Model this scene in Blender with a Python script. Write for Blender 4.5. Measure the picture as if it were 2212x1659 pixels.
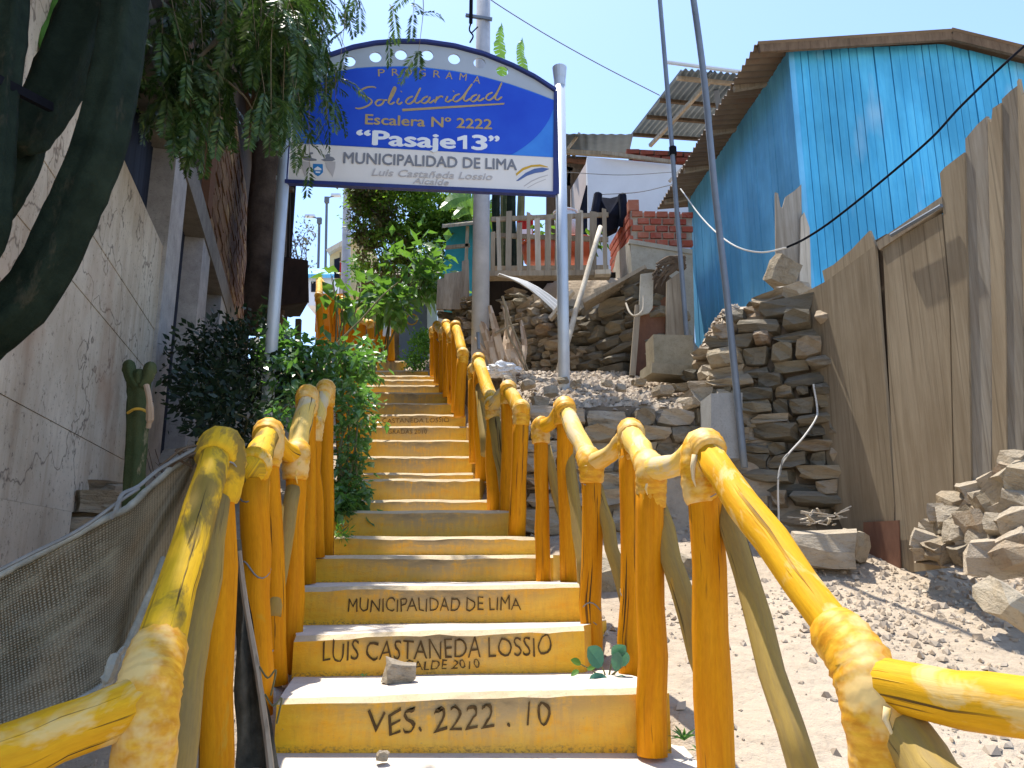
import bpy, bmesh, math, random
from mathutils import Vector, Matrix, Euler, noise
from math import radians, sin, cos, pi

for _o in list(bpy.data.objects):
    bpy.data.objects.remove(_o, do_unlink=True)
scene = bpy.context.scene
COL = scene.collection
random.seed(7)

# ------------------------------------------------------------------ camera
EYE = 1.6
PITCH = radians(12.5)
FPX = 1660.0                       # focal length for a picture 2212 px wide
CP, SP = cos(PITCH), sin(PITCH)
cam_data = bpy.data.cameras.new('camera')
cam_data.lens = 36.0 * FPX / 2212.0
cam_data.sensor_width = 36.0
cam_data.clip_start = 0.05
cam_data.clip_end = 2000.0
cam = bpy.data.objects.new('camera', cam_data)
cam.location = (0, 0, EYE)
cam.rotation_euler = (radians(90) + PITCH, 0, 0)
COL.objects.link(cam)
scene.camera = cam

# ------------------------------------------------------------------ sky, sun, exposure
SUN_ELEV = radians(72)
SUN_AZ = radians(-32)              # measured from +Y towards +X : behind the scene, a little to the left
world = bpy.data.worlds.new('World')
scene.world = world
world.use_nodes = True
_nt = world.node_tree
_nt.nodes.clear()
_out = _nt.nodes.new('ShaderNodeOutputWorld')
_bg = _nt.nodes.new('ShaderNodeBackground')
_sky = _nt.nodes.new('ShaderNodeTexSky')
_sky.sky_type = 'NISHITA'
_sky.sun_disc = False
_sky.sun_elevation = SUN_ELEV
_sky.sun_rotation = SUN_AZ
_sky.altitude = 150
_sky.air_density = 1.0
_sky.dust_density = 0.9
_sky.ozone_density = 4.0
_bg.inputs['Strength'].default_value = 0.126
_nt.links.new(_sky.outputs[0], _bg.inputs['Color'])
_nt.links.new(_bg.outputs[0], _out.inputs['Surface'])

sun_data = bpy.data.lights.new('sun', 'SUN')
sun_data.energy = 3.0
sun_data.angle = radians(0.5)
sun_data.color = (1.0, 0.95, 0.86)
sun = bpy.data.objects.new('sun', sun_data)
_sd = Vector((sin(SUN_AZ) * cos(SUN_ELEV), cos(SUN_AZ) * cos(SUN_ELEV), sin(SUN_ELEV)))
sun.rotation_euler = _sd.to_track_quat('Z', 'Y').to_euler()
sun.location = (0, 0, 30)
COL.objects.link(sun)

scene.view_settings.view_transform = 'Standard'
scene.view_settings.look = 'None'
scene.view_settings.exposure = 1.5
scene.view_settings.gamma = 1.0
scene.view_settings.use_curve_mapping = False
scene.render.engine = 'CYCLES'
scene.cycles.max_bounces = 6
scene.cycles.diffuse_bounces = 4

# ------------------------------------------------------------------ geometry helpers
def P(u, v, Y):
    """the point at distance Y seen at (u, v) of the 2212 x 1659 photograph"""
    a = (u - 1106.0) / FPX
    b = (829.5 - v) / FPX
    t = Y / (CP - b * SP)
    return Vector((a * t, Y, EYE + t * (SP + b * CP)))

def PP(u, v, p0, n):
    """the same sight line meeting the plane through p0 with normal n"""
    a = (u - 1106.0) / FPX
    b = (829.5 - v) / FPX
    d = Vector((a, CP - b * SP, SP + b * CP))
    o = Vector((0, 0, EYE))
    return o + d * ((p0 - o).dot(n) / d.dot(n))

def lerp(a, b, t):
    return a + (b - a) * t

def interp(x, tab):
    if x <= tab[0][0]:
        return tab[0][1]
    for (x0, y0), (x1, y1) in zip(tab, tab[1:]):
        if x <= x1:
            return y0 + (y1 - y0) * (x - x0) / max(1e-9, x1 - x0)
    return tab[-1][1]

def sstep(a, b, x):
    t = min(1.0, max(0.0, (x - a) / (b - a)))
    return t * t * (3 - 2 * t)

WPOS = {}

def link(o, parent=None):
    COL.objects.link(o)
    if parent is not None:
        o.parent = parent
    return o

def thing(name, label, cat, loc=(0, 0, 0), group=None):
    o = bpy.data.objects.new(name, None)
    o.empty_display_size = 0.1
    o.location = loc
    COL.objects.link(o)
    WPOS[o.name] = Vector(loc)
    tag(o, label, cat, group)
    return o

def tag(o, label, cat, group=None):
    o['label'] = label
    o['category'] = cat
    if group:
        o['group'] = group
    return o

class MB:
    """collects shapes (world coordinates) for ONE mesh object"""
    def __init__(s):
        s.v, s.f, s.m, s.uv = [], [], [], []

    def add(s, vs, fs, mat=0, uvs=None):
        k = len(s.v)
        s.v += [Vector(p) for p in vs]
        for i, f in enumerate(fs):
            s.f.append([k + j for j in f])
            s.m.append(mat)
            s.uv.append(uvs[i] if uvs else [(0.0, 0.0)] * len(f))
        return s

    def hexa(s, b, t, mat=0):
        """b, t : four bottom and four top corners in the same (counter-clockwise from above) order"""
        return s.add(list(b) + list(t), [[3, 2, 1, 0], [4, 5, 6, 7], [0, 1, 5, 4], [1, 2, 6, 5], [2, 3, 7, 6], [3, 0, 4, 7]], mat)

    def box(s, c, size, rot=None, mat=0):
        x, y, z = [q / 2 for q in size]
        R = rot if rot is not None else Matrix.Identity(3)
        c = Vector(c)
        q = [c + R @ Vector(p) for p in ((-x, -y, -z), (x, -y, -z), (x, y, -z), (-x, y, -z), (-x, -y, z), (x, -y, z), (x, y, z), (-x, y, z))]
        return s.hexa(q[:4], q[4:], mat)

    def beam(s, A, B, w, h, mat=0, up=Vector((0, 0, 1))):
        """a bar of section w x h from A to B"""
        A, B = Vector(A), Vector(B)
        d = (B - A).normalized()
        if abs(d.dot(up)) > 0.98:
            up = Vector((0, 1, 0))
        sx = d.cross(up).normalized() * (w / 2)
        sz = sx.cross(d).normalized() * (h / 2)
        a = [A - sx - sz, A + sx - sz, A + sx + sz, A - sx + sz]
        b = [p + (B - A) for p in a]
        return s.add(a + b, [[0, 1, 2, 3], [7, 6, 5, 4], [1, 0, 4, 5], [2, 1, 5, 6], [3, 2, 6, 7], [0, 3, 7, 4]], mat)

    def slab(s, poly, n, th, mat=0):
        """a flat polygon (3-D points) thickened by th along -n"""
        poly = [Vector(p) for p in poly]
        n = Vector(n).normalized()
        k = len(poly)
        a = Vector((0, 0, 0))
        for i in range(k):
            a += (poly[i] - poly[0]).cross(poly[(i + 1) % k] - poly[0])
        if a.dot(n) < 0:
            poly.reverse()
        back = [p - n * th for p in poly]
        fs = [list(range(k)), list(range(2 * k - 1, k - 1, -1))]
        fs += [[i, k + i, k + (i + 1) % k, (i + 1) % k] for i in range(k)]
        return s.add(poly + back, fs, mat)

    def tube(s, pts, rad, n=10, cap=True, mat=0, jit=0.0, seed=0, shape=None):
        pts = [Vector(p) for p in pts]
        if not isinstance(rad, (list, tuple)):
            rad = [rad] * len(pts)
        rnd = random.Random(seed)
        rings, L = [], [0.0]
        side = None
        for i, p in enumerate(pts):
            d = (pts[min(i + 1, len(pts) - 1)] - pts[max(i - 1, 0)])
            d.normalize()
            if side is None:
                up = Vector((0, 0, 1)) if abs(d.z) < 0.9 else Vector((0, 1, 0))
                side = d.cross(up).normalized()
            else:
                side = (side - d * side.dot(d)).normalized()
            up = side.cross(d)
            if i:
                L.append(L[-1] + (p - pts[i - 1]).length)
            ring = []
            for k in range(n):
                a = -pi / 2 + 2 * pi * k / n
                r = rad[i] * (1 + jit * (rnd.random() - 0.5))
                if shape:
                    r *= shape(a)
                ring.append(p + side * (cos(a) * r) + up * (sin(a) * r))
            rings.append(ring)
        vs = [p for r in rings for p in r]
        fs, uvs = [], []
        c = 2 * pi * max(rad)
        for i in range(len(pts) - 1):
            for k in range(n):
                k2 = (k + 1) % n
                fs.append([i * n + k, i * n + k2, (i + 1) * n + k2, (i + 1) * n + k])
                u0, u1 = c * k / n, c * (k + 1) / n
                uvs.append([(u0, L[i]), (u1, L[i]), (u1, L[i + 1]), (u0, L[i + 1])])
        if cap:
            fs.append(list(range(n - 1, -1, -1)))
            uvs.append([(0.02 * k, 0) for k in range(n)])
            b = (len(pts) - 1) * n
            fs.append([b + k for k in range(n)])
            uvs.append([(0.02 * k, L[-1]) for k in range(n)])
        return s.add(vs, fs, mat, uvs)

    def build(s, name, mats, parent=None, smooth=False, origin=None, weld=False):
        me = bpy.data.meshes.new(name)
        off = WPOS[parent.name] if parent is not None else (Vector(origin) if origin is not None else Vector((0, 0, 0)))
        me.from_pydata([tuple(p - off) for p in s.v], [], s.f)
        if not isinstance(mats, (list, tuple)):
            mats = [mats]
        for m in mats:
            me.materials.append(m)
        me.polygons.foreach_set('material_index', s.m)
        uvl = me.uv_layers.new(name='UVMap')
        uvl.data.foreach_set('uv', [c for f in s.uv for p in f for c in p])
        if weld:
            bm = bmesh.new(); bm.from_mesh(me)
            bmesh.ops.remove_doubles(bm, verts=bm.verts, dist=1e-5)
            bmesh.ops.recalc_face_normals(bm, faces=bm.faces)
            bm.to_mesh(me); bm.free()
        if smooth:
            me.polygons.foreach_set('use_smooth', [True] * len(me.polygons))
        me.update()
        o = bpy.data.objects.new(name, me)
        link(o, parent)
        if parent is None:
            o.location = off
        WPOS[o.name] = off if parent is None else WPOS[parent.name]
        return o

def wobble(A, B, k, amp, seed):
    rnd = random.Random(seed)
    A, B = Vector(A), Vector(B)
    out = []
    for i in range(k + 1):
        t = i / k
        p = A.lerp(B, t)
        if 0 < i < k:
            p = p + Vector((rnd.uniform(-1, 1), rnd.uniform(-1, 1), rnd.uniform(-1, 1))) * amp
        out.append(p)
    return out

def smooth_path(pts, n=8):
    """Catmull-Rom through the points"""
    pts = [Vector(p) for p in pts]
    q = [pts[0] * 2 - pts[1]] + pts + [pts[-1] * 2 - pts[-2]]
    out = []
    for i in range(1, len(q) - 2):
        for k in range(n):
            t = k / n
            a, b, c, d = q[i - 1], q[i], q[i + 1], q[i + 2]
            out.append(0.5 * ((2 * b) + (c - a) * t + (2 * a - 5 * b + 4 * c - d) * t * t + (3 * b - a - 3 * c + d) * t ** 3))
    out.append(pts[-1])
    return out

# ------------------------------------------------------------------ materials
class G:
    def __init__(s, name, rough=0.85, spec=0.25, metal=0.0):
        s.m = bpy.data.materials.new(name)
        s.m.use_nodes = True
        s.nt = s.m.node_tree
        s.b = s.nt.nodes['Principled BSDF']
        s.b.inputs['Roughness'].default_value = rough
        s.b.inputs['Specular IOR Level'].default_value = spec
        s.b.inputs['Metallic'].default_value = metal
        s.tc = s.nt.nodes.new('ShaderNodeTexCoord')
        s.uv = s.tc.outputs['UV']
        s.ob = s.tc.outputs['Object']
        s.geo = s.nt.nodes.new('ShaderNodeNewGeometry')
        s.pos = s.geo.outputs['Position']

    def set(s, sock, val):
        if isinstance(val, bpy.types.NodeSocket):
            s.nt.links.new(val, sock)
        else:
            sock.default_value = val

    def node(s, t, ins=None, **props):
        n = s.nt.nodes.new(t)
        for k, v in props.items():
            setattr(n, k, v)
        for k, v in (ins or {}).items():
            s.set(n.inputs[k], v)
        return n

    def map(s, vec, scale=(1, 1, 1), loc=(0, 0, 0), rot=(0, 0, 0)):
        return s.node('ShaderNodeMapping', {'Vector': vec, 'Scale': scale, 'Location': loc, 'Rotation': rot}).outputs[0]

    def noise(s, vec, scale, detail=5, rough=0.6, dist=0.0):
        return s.node('ShaderNodeTexNoise', {'Vector': vec, 'Scale': scale, 'Detail': detail, 'Roughness': rough, 'Distortion': dist}).outputs[0]

    def voronoi(s, vec, scale, feature='F1'):
        return s.node('ShaderNodeTexVoronoi', {'Vector': vec, 'Scale': scale}, feature=feature).outputs[0]

    def wave(s, vec, scale, dist=0.0, detail=2, dscale=1.0, direction='X', profile='SIN'):
        return s.node('ShaderNodeTexWave', {'Vector': vec, 'Scale': scale, 'Distortion': dist, 'Detail': detail, 'Detail Scale': dscale},
                      bands_direction=direction, wave_profile=profile).outputs['Fac']

    def ramp(s, fac, stops, interp='LINEAR'):
        n = s.node('ShaderNodeValToRGB', {'Fac': fac})
        cr = n.color_ramp
        cr.interpolation = interp
        while len(cr.elements) < len(stops):
            cr.elements.new(0.5)
        for e, (p, c) in zip(cr.elements, stops):
            e.position = p
            e.color = (c[0], c[1], c[2], 1) if not isinstance(c, (int, float)) else (c, c, c, 1)
        return n.outputs[0]

    def mix(s, fac, a, b, blend='MIX'):
        n = s.node('ShaderNodeMix', data_type='RGBA', blend_type=blend)
        s.set(n.inputs[0], fac)
        for i, q in ((6, a), (7, b)):
            if isinstance(q, (tuple, list)):
                q = (q[0], q[1], q[2], 1)
            s.set(n.inputs[i], q)
        return n.outputs[2]

    def math(s, op, a, b=0.0, clamp=False):
        n = s.node('ShaderNodeMath', operation=op, use_clamp=clamp)
        s.set(n.inputs[0], a)
        s.set(n.inputs[1], b)
        return n.outputs[0]

    def sep(s, vec):
        return s.node('ShaderNodeSeparateXYZ', {0: vec}).outputs

    def rand(s):
        return s.node('ShaderNodeObjectInfo').outputs['Random']

    def island(s):
        return s.geo.outputs['Random Per Island']

    def color(s, c):
        if isinstance(c, (tuple, list)):
            c = (c[0], c[1], c[2], 1)
        s.set(s.b.inputs['Base Color'], c)
        return s

    def rough(s, v):
        s.set(s.b.inputs['Roughness'], v)
        return s

    def bump(s, h, strength=0.3, dist=0.01):
        n = s.node('ShaderNodeBump', {'Height': h, 'Strength': strength, 'Distance': dist})
        s.nt.links.new(n.outputs[0], s.b.inputs['Normal'])
        return s

    def leafy(s, trans=(0.1, 0.2, 0.02), f=0.35):
        t = s.node('ShaderNodeBsdfTranslucent', {'Color': (*trans, 1)})
        mx = s.node('ShaderNodeMixShader', {0: f, 1: s.b.outputs[0], 2: t.outputs[0]})
        out = [n for n in s.nt.nodes if n.type == 'OUTPUT_MATERIAL'][0]
        s.nt.links.new(mx.outputs[0], out.inputs['Surface'])
        return s

def plain(name, c, rough=0.8, spec=0.25, metal=0.0, var=0.25, scale=6.0, bump=0.1):
    g = G(name, rough, spec, metal)
    n = g.noise(g.ob, scale, 6, 0.65)
    lo = tuple(x * (1 - var) for x in c)
    hi = tuple(min(1, x * (1 + var)) for x in c)
    g.color(g.ramp(n, [(0.3, lo), (0.7, hi)]))
    g.bump(g.noise(g.ob, scale * 8, 4), bump, 0.005)
    return g.m

# yellow painted logs: uv.x runs round the log in metres, uv.y along it
def log_mat(name, base, dark, wear, wear_amt, grey=0.0):
    g = G(name, 0.65, 0.14)
    r = g.rand()
    off = g.node('ShaderNodeCombineXYZ', {'X': g.math('MULTIPLY', r, 7.0), 'Y': g.math('MULTIPLY', r, 13.0)}).outputs[0]
    uv = g.node('ShaderNodeVectorMath', {0: g.uv, 1: off}, operation='ADD').outputs[0]
    streak = g.noise(g.map(uv, (38, 2.2, 1)), 1.0, 6, 0.65)
    blot = g.noise(g.map(uv, (7, 3.5, 1)), 1.0, 5, 0.65, 0.6)
    fine = g.noise(g.map(uv, (120, 30, 1)), 1.0, 3)
    c = g.mix(g.ramp(streak, [(0.35, 0), (0.75, 1)]), base, dark)
    c = g.mix(g.math('MULTIPLY', g.ramp(fine, [(0.4, 0), (0.8, 1)]), 0.25), c, tuple(x * 0.55 for x in dark))
    wmask = g.ramp(blot, [(0.62 - wear_amt, 0), (0.70 - wear_amt, 1)])
    c = g.mix(g.math('MULTIPLY', wmask, 0.75), c, wear)
    crack = g.noise(g.map(uv, (75, 2.4, 1)), 1.0, 2, 0.5, 0.5)
    cm = g.ramp(crack, [(0.62, 0), (0.66, 1)])
    cm2 = g.math('MULTIPLY', cm, g.ramp(g.noise(g.map(uv, (6, 1.2, 1), (3, 1, 0)), 1.0, 2), [(0.5, 0), (0.6, 1)]))
    c = g.mix(g.math('MULTIPLY', cm2, 0.9), c, (0.035, 0.022, 0.012))
    g.color(c)
    h = g.math('SUBTRACT', g.math('ADD', g.math('MULTIPLY', streak, 0.6), g.math('MULTIPLY', blot, 0.5)), cm2)
    g.bump(h, 0.5, 0.008)
    g.rough(g.ramp(blot, [(0.3, 0.55), (0.7, 0.78)]))
    return g.m

M = {}
M['log'] = log_mat('yellow_log_paint', (0.72, 0.385, 0.012), (0.56, 0.25, 0.007), (0.68, 0.49, 0.20), 0.09)
M['post'] = log_mat('shade_orange_post_paint', (0.66, 0.275, 0.003), (0.50, 0.165, 0.002), (0.50, 0.29, 0.03), -0.04)  # the rails' yellow turned orange to hold the shade on the posts
M['worn'] = log_mat('worn_yellow_log', (0.82, 0.54, 0.10), (0.62, 0.42, 0.14), (0.60, 0.50, 0.34), 0.14)
M['blotched'] = log_mat('blotched_yellow_log', (0.72, 0.43, 0.016), (0.54, 0.30, 0.014), (0.12, 0.09, 0.035), 0.13)  # yellow logs with dark blotches scattered over them
M['brace'] = log_mat('half_painted_brace', (0.36, 0.24, 0.055), (0.24, 0.17, 0.07), (0.62, 0.30, 0.012), -0.02)

def wrap_mat():
    g = G('painted_rope_wrap', 0.55, 0.3)
    n = g.noise(g.map(g.uv, (20, 60, 1)), 1.0, 4)
    big = g.noise(g.ob, 9, 4)
    c = g.mix(g.ramp(n, [(0.35, 0), (0.7, 1)]), (0.54, 0.22, 0.006), (0.74, 0.41, 0.025))
    c = g.mix(g.ramp(big, [(0.47, 0), (0.60, 0.85)]), c, (0.70, 0.49, 0.19))
    g.color(c)
    g.bump(g.math('ADD', g.math('MULTIPLY', g.wave(g.map(g.uv, (1, 1, 1)), 13, 5.0, 3, 1.4, 'Y'), 0.6), g.math('MULTIPLY', n, 0.25)), 0.3, 0.005)
    return g.m
M['wrap'] = wrap_mat()

def riser_mat():
    g = G('yellow_riser_paint', 0.62, 0.3)
    u = g.sep(g.uv)
    r = g.rand()
    mid = g.math('SUBTRACT', 1.0, g.math('MULTIPLY', g.math('ABSOLUTE', g.math('SUBTRACT', u[0], 0.52)), 1.9), clamp=True)
    top = g.ramp(u[1], [(0.05, 0.25), (0.9, 1.0)])
    off = g.node('ShaderNodeCombineXYZ', {'X': g.math('MULTIPLY', r, 11.0), 'Y': g.math('MULTIPLY', r, 5.0)}).outputs[0]
    uv = g.node('ShaderNodeVectorMath', {0: g.uv, 1: off}, operation='ADD').outputs[0]
    streak = g.noise(g.map(uv, (46, 1.1, 1)), 1.0, 5, 0.65)
    cloud = g.noise(g.map(uv, (7, 2.2, 1)), 1.0, 5, 0.7)
    speck = g.noise(g.map(uv, (90, 16, 1)), 1.0, 3, 0.7)
    base = g.mix(g.ramp(cloud, [(0.35, 0), (0.68, 1)]), (0.78, 0.36, 0.008), (0.90, 0.51, 0.016))
    base = g.mix(g.ramp(streak, [(0.5, 0), (0.8, 0.5)]), base, (0.50, 0.25, 0.01))
    dirt = g.math('MULTIPLY', g.math('MULTIPLY', mid, top), g.ramp(g.math('ADD', cloud, g.math('MULTIPLY', streak, 0.8)), [(0.62, 0.12), (0.92, 1.0)]))
    base = g.mix(g.math('MULTIPLY', dirt, 1.35, True), base, (0.42, 0.29, 0.13))
    edge = g.math('MULTIPLY', g.math('MULTIPLY', g.ramp(u[1], [(0.62, 0), (0.97, 1)]), mid), g.ramp(cloud, [(0.4, 0), (0.62, 1)]))
    base = g.mix(edge, base, (0.20, 0.14, 0.07))
    foot = g.math('MULTIPLY', g.ramp(u[1], [(0.02, 1), (0.16, 0)]), g.ramp(speck, [(0.48, 0), (0.6, 1)]))
    base = g.mix(g.math('MULTIPLY', foot, 0.8), base, (0.22, 0.13, 0.04))
    chips = g.ramp(speck, [(0.66, 0), (0.70, 1)])
    base = g.mix(g.math('MULTIPLY', chips, 0.75), base, (0.36, 0.25, 0.11))
    g.color(base)
    g.bump(g.math('ADD', cloud, g.math('MULTIPLY', speck, 0.5)), 0.35, 0.012)
    return g.m
M['riser'] = riser_mat()

def concrete(name, lo, hi, scale=5.0, spots=0.15, dust=None):
    g = G(name, 0.92, 0.15)
    n = g.noise(g.pos, scale, 8, 0.7)
    f = g.noise(g.pos, scale * 14, 4, 0.7)
    c = g.ramp(n, [(0.28, lo), (0.72, hi)])
    c = g.mix(g.math('MULTIPLY', g.ramp(f, [(0.56, 0), (0.7, 1)]), spots * 3), c, tuple(x * 0.45 for x in lo))
    g.color(c)
    g.bump(g.math('ADD', n, g.math('MULTIPLY', f, 0.5)), 0.35, 0.01)
    return g.m
M['tread'] = concrete('worn_tread_concrete', (0.50, 0.43, 0.35), (0.70, 0.63, 0.54), 7)
M['nosing'] = concrete('worn_yellowish_nosing', (0.46, 0.36, 0.22), (0.62, 0.50, 0.33), 7)
M['apron'] = concrete('dusty_concrete', (0.46, 0.40, 0.33), (0.66, 0.60, 0.52), 3)
M['grey_conc'] = concrete('grey_post_concrete', (0.25, 0.25, 0.24), (0.36, 0.36, 0.35), 6)
M['old_block'] = concrete('mossy_cement_block', (0.20, 0.17, 0.11), (0.34, 0.30, 0.22), 8)
M['footing'] = concrete('grey_footing_render', (0.30, 0.28, 0.22), (0.48, 0.45, 0.38), 5)

def left_wall_mat():
    g = G('board_marked_concrete', 0.93, 0.12)
    p = g.map(g.pos, (1, 1, 1))
    big = g.noise(p, 1.3, 6, 0.65)
    streak = g.noise(g.map(g.pos, (5, 5, 0.5)), 1.0, 5, 0.7)
    pit = g.noise(p, 24, 5, 0.85)
    c = g.ramp(big, [(0.3, (0.46, 0.385, 0.285)), (0.7, (0.72, 0.635, 0.50))])
    c = g.mix(g.ramp(streak, [(0.48, 0), (0.75, 0.8)]), c, (0.32, 0.225, 0.145))
    c = g.mix(g.ramp(pit, [(0.57, 0), (0.66, 0.8)]), c, (0.10, 0.075, 0.06))
    wob = g.node('ShaderNodeVectorMath', {0: p, 1: g.node('ShaderNodeTexNoise', {'Vector': p, 'Scale': 3.0, 'Detail': 4.0}).outputs[1]}, operation='ADD').outputs[0]
    cr = g.ramp(g.voronoi(wob, 0.8, 'DISTANCE_TO_EDGE'), [(0.0, 1), (0.012, 0)])
    c = g.mix(g.math('MULTIPLY', cr, 0.75), c, (0.09, 0.065, 0.05))
    rust = g.math('MULTIPLY', g.ramp(g.noise(p, 0.9, 4), [(0.55, 0), (0.7, 1)]), 0.5)
    c = g.mix(rust, c, (0.36, 0.19, 0.10))
    g.color(c)
    g.bump(g.math('ADD', big, g.math('MULTIPLY', pit, 0.6)), 0.5, 0.012)
    return g.m
M['left_wall'] = left_wall_mat()
M['lintel'] = concrete('dim_lintel_concrete', (0.15, 0.135, 0.115), (0.27, 0.245, 0.21), 6, 0.2)
M['col_conc'] = concrete('pale_column_concrete', (0.28, 0.27, 0.26), (0.50, 0.48, 0.46), 6, 0.2)

def stone_mat(name, tones, lichen=(0.42, 0.38, 0.30)):
    g = G(name, 0.93, 0.15)
    r = g.rand()
    k = len(tones)
    base = g.ramp(r, [(i / max(1, k - 1), t) for i, t in enumerate(tones)])
    off = g.node('ShaderNodeVectorMath', {0: g.ob, 1: g.node('ShaderNodeCombineXYZ', {'X': g.math('MULTIPLY', r, 31.0), 'Y': g.math('MULTIPLY', r, 17.0), 'Z': r}).outputs[0]}, operation='ADD').outputs[0]
    n = g.noise(off, 2.2, 8, 0.7)
    lay = g.noise(g.map(off, (1, 1, 2.0)), 2.6, 6, 0.7, 0.4)
    f = g.noise(off, 14, 4, 0.75)
    c = g.mix(g.ramp(n, [(0.35, 0), (0.75, 0.75)]), base, lichen)
    c = g.mix(g.ramp(lay, [(0.52, 0), (0.75, 0.6)]), c, (0.07, 0.055, 0.04))
    c = g.mix(g.ramp(f, [(0.6, 0), (0.75, 0.6)]), c, (0.10, 0.08, 0.06))
    nz = g.sep(g.geo.outputs['Normal'])[2]
    dust = g.math('MULTIPLY', g.ramp(nz, [(0.55, 0), (0.9, 1)]), g.ramp(f, [(0.25, 1), (0.65, 0.35)]))
    c = g.mix(g.math('MULTIPLY', dust, 0.6), c, (0.46, 0.39, 0.30))
    g.color(c)
    g.bump(g.math('ADD', g.math('MULTIPLY', lay, 0.8), g.math('ADD', n, g.math('MULTIPLY', f, 0.35))), 0.7, 0.05)
    return g.m
M['stone'] = stone_mat('brown_field_stone', [(0.28, 0.20, 0.12), (0.42, 0.33, 0.21), (0.19, 0.15, 0.10), (0.50, 0.41, 0.285), (0.35, 0.23, 0.14), (0.46, 0.375, 0.26)])
M['stone_dark'] = stone_mat('dark_slate_stone', [(0.15, 0.125, 0.09), (0.26, 0.215, 0.145), (0.115, 0.105, 0.085), (0.33, 0.275, 0.185)], (0.24, 0.22, 0.17))
M['stone_pale'] = stone_mat('pale_rubble_stone', [(0.43, 0.35, 0.25), (0.32, 0.26, 0.18), (0.52, 0.44, 0.33), (0.38, 0.28, 0.18)], (0.55, 0.49, 0.40))

def ground_mat():
    g = G('dusty_hillside_earth', 0.97, 0.08)
    n = g.noise(g.pos, 0.7, 6, 0.65)
    f = g.noise(g.pos, 11, 6, 0.75)
    s = g.voronoi(g.pos, 24)
    c = g.ramp(n, [(0.3, (0.37, 0.30, 0.222)), (0.7, (0.48, 0.40, 0.31))])
    c = g.mix(g.ramp(f, [(0.5, 0), (0.75, 0.6)]), c, (0.235, 0.185, 0.135))
    c = g.mix(g.ramp(s, [(0.05, 0.5), (0.16, 0)]), c, (0.26, 0.21, 0.15))
    g.color(c)
    g.bump(g.math('ADD', g.math('MULTIPLY', f, 0.9), g.math('MULTIPLY', s, -0.2)), 0.8, 0.03)
    return g.m
M['ground'] = ground_mat()
def chip_mat():
    g = G('broken_stone_chips', 0.95, 0.1)
    c = g.ramp(g.island(), [(0.0, (0.44, 0.37, 0.29)), (0.4, (0.52, 0.43, 0.33)), (0.7, (0.38, 0.30, 0.215)), (0.9, (0.58, 0.50, 0.40)), (1.0, (0.20, 0.15, 0.11))])
    g.color(g.mix(g.math('MULTIPLY', g.noise(g.pos, 60, 3), 0.5), c, (0.25, 0.2, 0.15)))
    return g.m
M['chips'] = chip_mat()
M['earth'] = plain('packed_dark_earth', (0.17, 0.135, 0.10), 0.98, 0.05, 0, 0.4, 7, 0.5)

def wood_mat(name, lo, hi, stain, axis=(26, 26, 1.4), rough=0.9, stain_amt=0.5):
    g = G(name, rough, 0.15)
    r = g.rand()
    off = g.node('ShaderNodeVectorMath', {0: g.pos, 1: g.node('ShaderNodeCombineXYZ', {'X': g.math('MULTIPLY', r, 9.0), 'Y': g.math('MULTIPLY', r, 23.0), 'Z': g.math('MULTIPLY', r, 5.0)}).outputs[0]}, operation='ADD').outputs[0]
    grain = g.noise(g.map(off, axis), 1.0, 6, 0.7)
    cloud = g.noise(g.map(off, tuple(max(1.2, a * 0.11) for a in axis)), 1.0, 5, 0.65)
    c = g.mix(g.ramp(grain, [(0.3, 0), (0.7, 1)]), lo, hi)
    c = g.mix(g.math('MULTIPLY', g.ramp(cloud, [(0.42, 0), (0.68, 1)]), stain_amt), c, stain)
    line = g.ramp(g.noise(g.map(off, (axis[0] * 2.3, axis[1] * 2.3, axis[2] * 0.55)), 1.0, 3, 0.5), [(0.60, 0), (0.68, 1)])
    c = g.mix(g.math('MULTIPLY', line, 0.38), c, tuple(x * 0.35 for x in lo))
    tint = g.math('ADD', 0.84, g.math('MULTIPLY', r, 0.32))
    c = g.mix(1.0, c, g.node('ShaderNodeCombineColor', {0: tint, 1: tint, 2: tint}).outputs[0], 'MULTIPLY')
    g.color(c)
    g.bump(grain, 0.4, 0.006)
    return g.m
M['fence'] = wood_mat('weathered_brown_board', (0.225, 0.175, 0.115), (0.36, 0.295, 0.205), (0.185, 0.135, 0.08))
M['fence_grey'] = wood_mat('weathered_grey_board', (0.19, 0.165, 0.13), (0.35, 0.325, 0.28), (0.20, 0.145, 0.09))
M['old_wood'] = wood_mat('old_grey_timber', (0.25, 0.20, 0.14), (0.46, 0.40, 0.31), (0.20, 0.15, 0.10), (20, 20, 1.5))
M['fascia'] = wood_mat('brown_fascia_timber', (0.10, 0.065, 0.04), (0.20, 0.14, 0.09), (0.24, 0.16, 0.10), (20, 20, 6))
M['pale_wood'] = wood_mat('bleached_pole_wood', (0.46, 0.40, 0.31), (0.66, 0.60, 0.50), (0.40, 0.32, 0.22), (20, 20, 2))
M['dark_wood'] = wood_mat('dark_brown_timber', (0.07, 0.05, 0.034), (0.15, 0.11, 0.075), (0.10, 0.06, 0.035), (12, 12, 3))
M['shade_wood'] = wood_mat('shade_dark_timber', (0.012, 0.009, 0.0065), (0.03, 0.022, 0.016), (0.04, 0.028, 0.018), (12, 12, 3))  # timber blackened so that deep shade sits in its colour
M['shade_rust'] = wood_mat('shade_dark_rust_sheet', (0.018, 0.011, 0.008), (0.042, 0.025, 0.018), (0.06, 0.03, 0.018), (7, 7, 2.5), 0.8, 0.7)  # rust tone lowered to hold the shade around the awning
M['rust'] = wood_mat('rusty_sheet_metal', (0.10, 0.05, 0.035), (0.20, 0.105, 0.07), (0.26, 0.12, 0.06), (7, 7, 2.5), 0.8, 0.7)

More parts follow.
